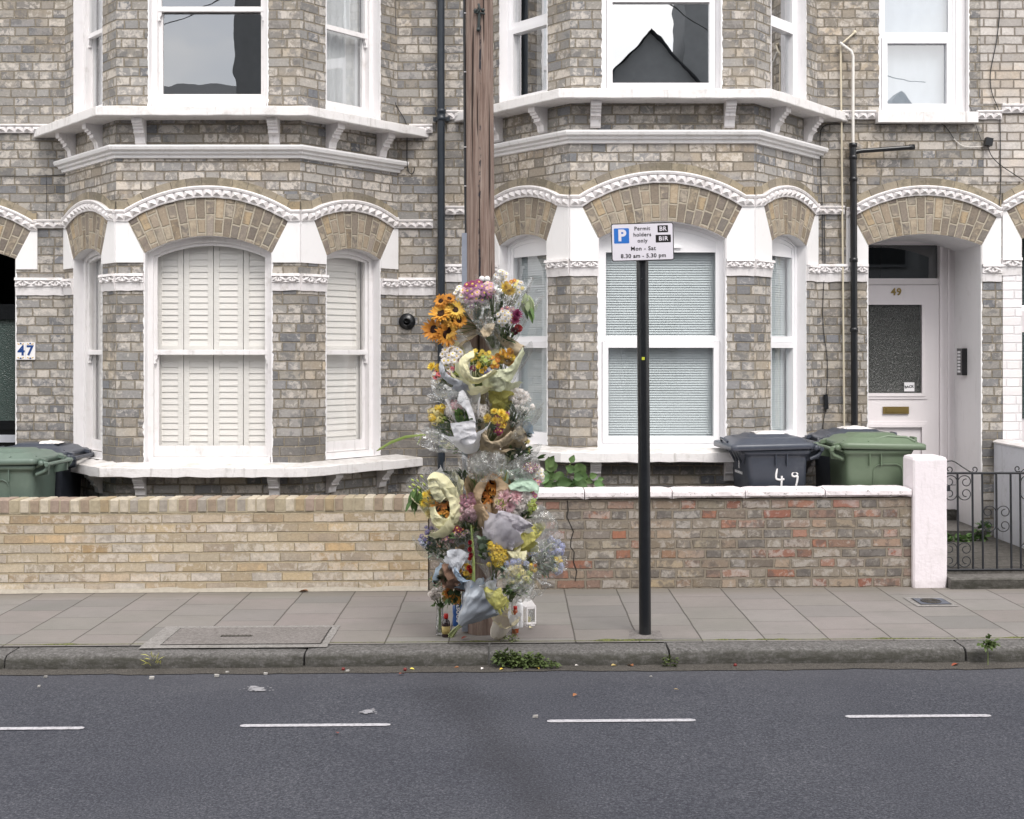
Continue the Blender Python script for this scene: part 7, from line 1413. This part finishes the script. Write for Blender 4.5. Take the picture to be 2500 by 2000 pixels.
# ------------------------------------------------------------------ inspection covers
random.seed(5)
def gsheet(name, label, cat, x0, x1, y0, y1, fr, m0, m1, extra=None, kw=(0, 0)):
    T = thing(name, label, cat, ((x0+x1)/2, y0, 0)); z = .004
    def rough_quad(a0, a1, b0, b1, zz, mat, nm):
        mb = MB(); P = []; n = 24
        for (ax, ay, bx, by) in ((a0, b0, a1, b0), (a1, b0, a1, b1), (a1, b1, a0, b1), (a0, b1, a0, b0)):
            for k in range(n): t = k / n; X, Y = ax + (bx-ax)*t, ay + (by-ay)*t; P.append((X + .004*noise.noise((X*20, Y*20, 1)), Y + .004*noise.noise((X*20, Y*20, 7)), zz + zg(X)))
        c = ((a0+a1)/2, (b0+b1)/2, zz + zg((a0+a1)/2)); nn = len(P)
        for k in range(nn): mb.face([P[k], P[(k+1) % nn], c])
        return mb.build(nm, mat, T)
    rough_quad(x0, x1, y0, y1, z, m0, 'cover_frame'); rough_quad(x0 + fr[0] - .008, x1 - fr[1] + .008, y0 + fr[2] - .006, y1 - fr[3] + .006, z + .002, plain('cover_gap', '#2b2927', .9) if 'gapm' not in M else M['gapm'], 'seal_gap')
    rough_quad(x0 + fr[0], x1 - fr[1], y0 + fr[2], y1 - fr[3], z + .004, m1, 'cover_plate'); return T
M['gapm'] = plain('cover_gap', '#34312e', .9)
T = gsheet('inspection_cover', 'large rectangular concrete inspection cover in the pavement', 'inspection cover', -2.30, -1.14, 8.20, 8.86, (.12, .055, .09, .07), M['conc_pale'], M['concrete'])
mb = MB(); mb.aabb(-1.86, -1.66, 8.50, 8.545, -.005, -.003); [mb.aabb(-1.86 + k * .025, -1.848 + k * .025, 8.503, 8.542, -.003, 0) for k in range(8)]; mb.build('badge', M['gutter'], T)
T = gsheet('drain_cover', 'small square grey metal cover set in pale concrete near the gate', 'inspection cover', 2.85, 3.14, 9.37, 9.73, (.05, .03, .07, .07), M['conc_pale'], plain('blue_grey_cast_iron', '#5b606b', .6, metal=.2, var=.3, bs=.4))
mb = MB(); 
for k in range(7): mb.tube([(3.0 + .07 * math.cos(a) * (1 - k * .13), 9.55 + .09 * math.sin(a) * (1 - k * .13), .0305) for a in [i * .35 for i in range(19)]], .0025, 5)
mb.build('cast_rings', M['gutter'], T)
# ------------------------------------------------------------------ plants
M['weed'] = petal_mat('weed_green', '#4c5c36', '#6b7a47', .2); M['weed2'] = petal_mat('weed_pale', '#7d8a5a', '#98a070', .2)
def plant(name, label, cat, base, leaves, stems=(), mat='weed', seed=1):
    random.seed(seed); T = thing(name, label, cat, base); mb = MB()
    for (n, cx, cy, cz, rx, ry, rz, L, w, up) in leaves:
        for k in range(n):
            while 1:
                v = Vector((random.uniform(-1, 1), random.uniform(-1, 1), random.uniform(-1, 1)))
                if v.length < 1: break
            p = Vector(base) + Vector((cx + v.x * rx, cy + v.y * ry, cz + v.z * rz)); leaf_at(mb, p, Vector((v.x * .8 + random.uniform(-.5, .5), -.5 + random.uniform(-.5, .5), up + random.uniform(-.5, .5))), L * random.uniform(.6, 1.2), w * random.uniform(.7, 1.2), random.uniform(.1, .5), roll=random.uniform(-1, 1))
    mb.build('foliage', M[mat], T)
    if stems:
        mb = MB(); [mb.tube([Vector(base) + Vector(p) for p in s], .0025, 5) for s in stems]; mb.build('stems', M['stemm'], T)
    return T
b = at(1270, 1640, 8.02); b.z = -.09
plant('weed_clump', 'dense low green weed growing at the kerb foot below the flowers', 'weed', b, [(420, .0, 0, .045, .165, .035, .05, .028, .007, .3), (120, -.08, 0, .075, .07, .03, .03, .026, .007, .5), (90, .15, -.02, .03, .08, .03, .02, .025, .006, .1)], mat='weed', seed=2)
b = at(1636, 1632, 8.02); b.z = -.085
plant('weed_clump', 'small green weed in the kerb joint right of the signpost', 'weed', b, [(80, 0, 0, .03, .045, .02, .04, .022, .006, .5)], seed=3)
b = at(2412, 1628, 8.0); b.z = -.06
plant('weed_stalk', 'tall single weed with a brown stalk rising beside the right kerb', 'weed', b, [(54, 0, 0, .12, .05, .025, .025, .036, .009, .3), (6, .0, 0, .155, .02, .015, .012, .03, .010, .8)], [[(0, 0, -.02), (.0, 0, .06), (-.004, 0, .14)]], mat='weed', seed=4)
b = ground_pt(2310, 1428)
plant('weed_clump', 'pale straggly weed growing at the foot of the white gate pier', 'weed', b, [(30, .03, 0, .03, .09, .03, .03, .05, .014, .2), (10, -.05, .02, .09, .04, .02, .05, .06, .014, .8)], mat='weed2', seed=5)
b = ground_pt(1247, 1566)
plant('weed_clump', 'tiny weed between kerb and paving in front of the pole', 'weed', b, [(60, 0, 0, .018, .045, .02, .022, .022, .005, .4)], mat='weed2', seed=6)
b = at(375, 1632, 8.0); b.z = -.085
plant('weed_clump', 'dry straggly weed tuft at the kerb foot on the left', 'weed', b, [(24, 0, 0, .04, .05, .02, .04, .045, .003, .8)], mat='leafy', seed=7)
b = Vector((3.72, 11.75, .12))
plant('ivy_plant', 'low green ivy spread along the foot of the porch steps behind the gate', 'plant', b, [(260, .0, 0, .04, .46, .08, .05, .05, .022, .3), (30, .42, 0, .14, .06, .05, .1, .05, .024, .5)], mat='leaf', seed=8)
mb = MB(); mb.aabb(3.62, 3.76, 11.62, 11.68, .17, .19); mb.aabb(3.60, 3.74, 11.60, 11.63, .15, .165); tag(mb.build('red_scrap', plain('red_scrap_plastic', '#9c2f2c', .5)), 'flat red scrap lying on the ivy by the porch', 'litter')
T = thing('climber', 'big round-leaved climber showing over the white coping beside the bay', 'plant', (.35, 10.6, 0)); random.seed(31)
for i, (x, y, L, dx, dz) in enumerate([(1385, 1196, 26, .5, .5), (1412, 1190, 24, -.5, .8), (1366, 1176, 20, .6, -.2), (1430, 1172, 18, .9, -.3), (1346, 1192, 24, -.9, .6), (1402, 1166, 20, .8, .1), (1400, 1150, 22, -.3, .2), (1378, 1166, 36, -1, .1), (1400, 1182, 46, -1, -.2), (1420, 1150, 44, -.2, -1), (1350, 1150, 40, -.2, .6), (1340, 1170, 34, -1, .3), (1360, 1180, 34, 1, .1), (1393, 1128, 18, .3, .6), (1410, 1132, 40, .4, -1), (1440, 1165, 22, .8, .3), (1450, 1180, 26, 1, -.2), (1432, 1182, 24, -.4, -.1), (1338, 1140, 34, .4, .8), (1368, 1190, 30, -1, .2), (1460, 1172, 18, 1, .3), (1330, 1185, 40, .3, .5)]):
    mb = MB(); p = at(x, y, 10.55 + .06 * math.sin(i)); d = Vector((dx, -.15, dz)).normalized(); Lm = L * (.8 + .35 * random.random()) * 10.55 / FPX; nrm = Vector((random.uniform(-.35, .35), -1, random.uniform(0, .6))); sd = d.cross(nrm).normalized(); nn = sd.cross(d)
    rows = [[p + d * (Lm * t) + sd * (s * Lm * .42 * math.sin(math.pi * min(1, t * .72 + .26)) * (.35 + .65 * min(1, t * 5))) + nn * (Lm * (.16 * abs(s) - .22 * t * t + .03 * math.sin(t * 14) * abs(s))) for s in (-1, -.5, 0, .5, 1)] for t in [k / 7 for k in range(8)]]
    mb.grid(rows); mb.build('leaf', M['bigleaf'] if i % 3 else M['leaf'], T)
mb = MB(); mb.tube([at(1372, 1230, 10.58), at(1378, 1190, 10.57), at(1386, 1150, 10.57), at(1394, 1128, 10.56)], .004, 5); mb.tube([at(1380, 1180, 10.57), at(1340, 1170, 10.57)], .003, 5); mb.tube([at(1378, 1190, 10.57), at(1440, 1175, 10.57)], .003, 5); mb.build('stems', M['stemm'], T)
# ------------------------------------------------------------------ small litter
random.seed(12)
M['dry1'] = petal_mat('dry_orange_leaf', '#8a5236', '#a87a50', .1); M['dry2'] = petal_mat('dry_tan_leaf', '#a68a58', '#c4b07a', .1); M['dry3'] = petal_mat('dry_red_leaf', '#7b3527', '#9c5238', .1)
def fallen(px, py, label, mat, s, onroad=True, cat='fallen leaf'):
    h = H + (.092 if onroad else 0); D = FPX * h / (py - YH); p = Vector(((px - CX) / FPX * D, D, (-.092 if onroad else .003))); p.z += zg(p.x) + .002
    T = MB(); a = random.uniform(0, 6.28); d = Vector((math.cos(a), math.sin(a), .12)); rows = leafpts(s, s * .32, .35, .5); Q = orient(d, roll=random.uniform(-.3, .3)); T.grid([[p + Vector((0, 0, .008)) + Q @ Vector((v.x, v.y * .8, v.z)) for v in r] for r in rows])
    T.v = [(x, y, max(z, p.z)) for x, y, z in T.v]; o = T.build('fallen_leaf', M[mat]); tag(o, label, cat, 'dry leaves and petals fallen on the ground')
fallen(752, 1443, 'curled orange leaf at the foot of the yellow brick wall', 'dry1', .07, False)
for px, py, l, mt, s in ((1407, 1700, 'brown leaf alone on the asphalt above the middle dash', 'dry1', .04), (1646, 1690, 'faint tan leaf on the asphalt right of the middle dash', 'dry2', .03), (824, 1792, 'small brown leaf on the road below the left dash', 'dry3', .035), (2382, 1624, 'pale tan leaf leaning at the right kerb foot beside the tall weed', 'dry2', .06), (2340, 1633, 'dark red crumpled leaf in the gutter left of the tall weed', 'dry3', .06), (2434, 1627, 'orange leaf in the gutter right of the tall weed', 'dry1', .06), (2412, 1628, 'small red-brown leaf directly under the tall weed', 'dry3', .05), (2484, 1625, 'tan leaf in the gutter at the far right edge', 'dry2', .05), (1493, 1631, 'tan leaf in the gutter between weed clump and signpost', 'dry2', .05), (1545, 1632, 'tan and red leaf in the gutter just left of the signpost line', 'dry1', .06), (1310, 1634, 'yellow petal scrap right beside the dense kerb weed', 'f_yellow', .035), (1404, 1630, 'white paper-like petal in the gutter right of the kerb weed', 'f_white', .035), (1120, 1632, 'orange petal in the gutter left of the kerb weed', 'dry1', .03), (1001, 1635, 'yellow petal beside the dark red berry in the gutter', 'f_yellow', .03), (1663, 1628, 'pale leaf beside the small kerb joint weed', 'dry2', .045), (975, 1648, 'thin brown leaf on the road edge below the berry', 'dry3', .045), (1228, 1636, 'two-tone yellow petal at the left end of the kerb weed', 'f_yellow', .03), (1179, 1634, 'white petal just left of the kerb weed', 'f_white', .03)): fallen(px, py, l, mt, s * .85)
for px, py, l, mt in ((1293, 1538, 'cream petal lying on the slab in front of the lantern', 'f_cream'), (1299, 1531, 'white petal lying nearest the lantern', 'f_white'), (1140, 1560, 'dark twig-like scrap at the pole foot', 'dry3')): fallen(px, py, l, mt, .04, False)
for px, py, l in ((989, 1637, 'dark red berry in the gutter left of the flowers'), (1667, 1626, 'red berry in the gutter beside the joint weed'), (1795, 1632, 'dark red berry lying in the gutter far right of the signpost'), (838, 1635, 'reddish berry in the gutter near the left dash')):
    D = FPX * 1.892 / (py - YH); x = (px - CX) / FPX * D; mb = MB(); mb.lathe((x, D, -.092 + zg(x)), [(0, 0), (.008, .003), (.011, .011), (.008, .019), (0, .021)], 10); tag(mb.build('berry', plain('berry_red', '#6e1d1a', .4) if 'berry' not in M else M['berry']), l, 'berry', 'berries fallen in the gutter')
random.seed(3); M['chip'] = plain('white_chip', '#a9a6a2', .9, var=.2)
i = 0
for px, py, s, l in ((111, 1646, .010, 'white stone chip in the gutter at the far left'), (370, 1651, .013, 'white stone chip on the road edge left of the dash'), (529, 1647, .013, 'white stone chip on the road edge above the left dash'), (555, 1638, .011, 'white stone chip against the gutter dirt near the kerb'), (648, 1642, .010, 'white stone chip right of the two larger ones'), (848, 1637, .010, 'white chip beside the reddish berry'), (1308, 1752, .012, 'white chip on the asphalt left of the middle dash'), (95, 1668, .008, 'tiny white chip below the far left one'), (1589, 1655, .006, 'tiny white chip on the road above the middle dash')):
    D = FPX * 1.892 / (py - YH); x = (px - CX) / FPX * D; mb = MB(); mb.box((x, D, -.092 + zg(x) + s * .4), (s, s * .2, 0), (-s * .2, s * .7, 0), (s * .1, 0, s * .5)); mb.v = [tuple(Vector(v) + noise.noise_vector(Vector(v) * 40) * s * .5) for v in mb.v]; tag(mb.build('stone_chip', M['chip']), l, 'stone chip', 'white stone chips on the road')
M['splash'] = plain('white_spill', '#8f8e92', .9, var=.1)
for cx, cy, n, sx, sy, l in ((625, 1678, 46, 34, 5, 'larger spatter of white paint on the road above the left dash'), (895, 1735, 30, 26, 5, 'smaller spatter of white paint right of the left dash end')):
    mb = MB()
    for k in range(n):
        px = random.gauss(cx, sx * .5); py = random.gauss(cy, sy * .7); D = FPX * 1.892 / (py - YH); x = (px - CX) / FPX * D; r = random.uniform(.003, .011) * (1.6 if abs(px - cx) < sx * .4 else .7)
        P = [(x + r * 1.6 * math.cos(a) * random.uniform(.6, 1.2), D + r * math.sin(a) * random.uniform(.6, 1.2), -.0895 + zg(x) + k * .00002) for a in [j * .785 for j in range(8)]]; mb.face(P)
    tag(mb.build('paint_spatter', M['splash']), l, 'paint spatter')
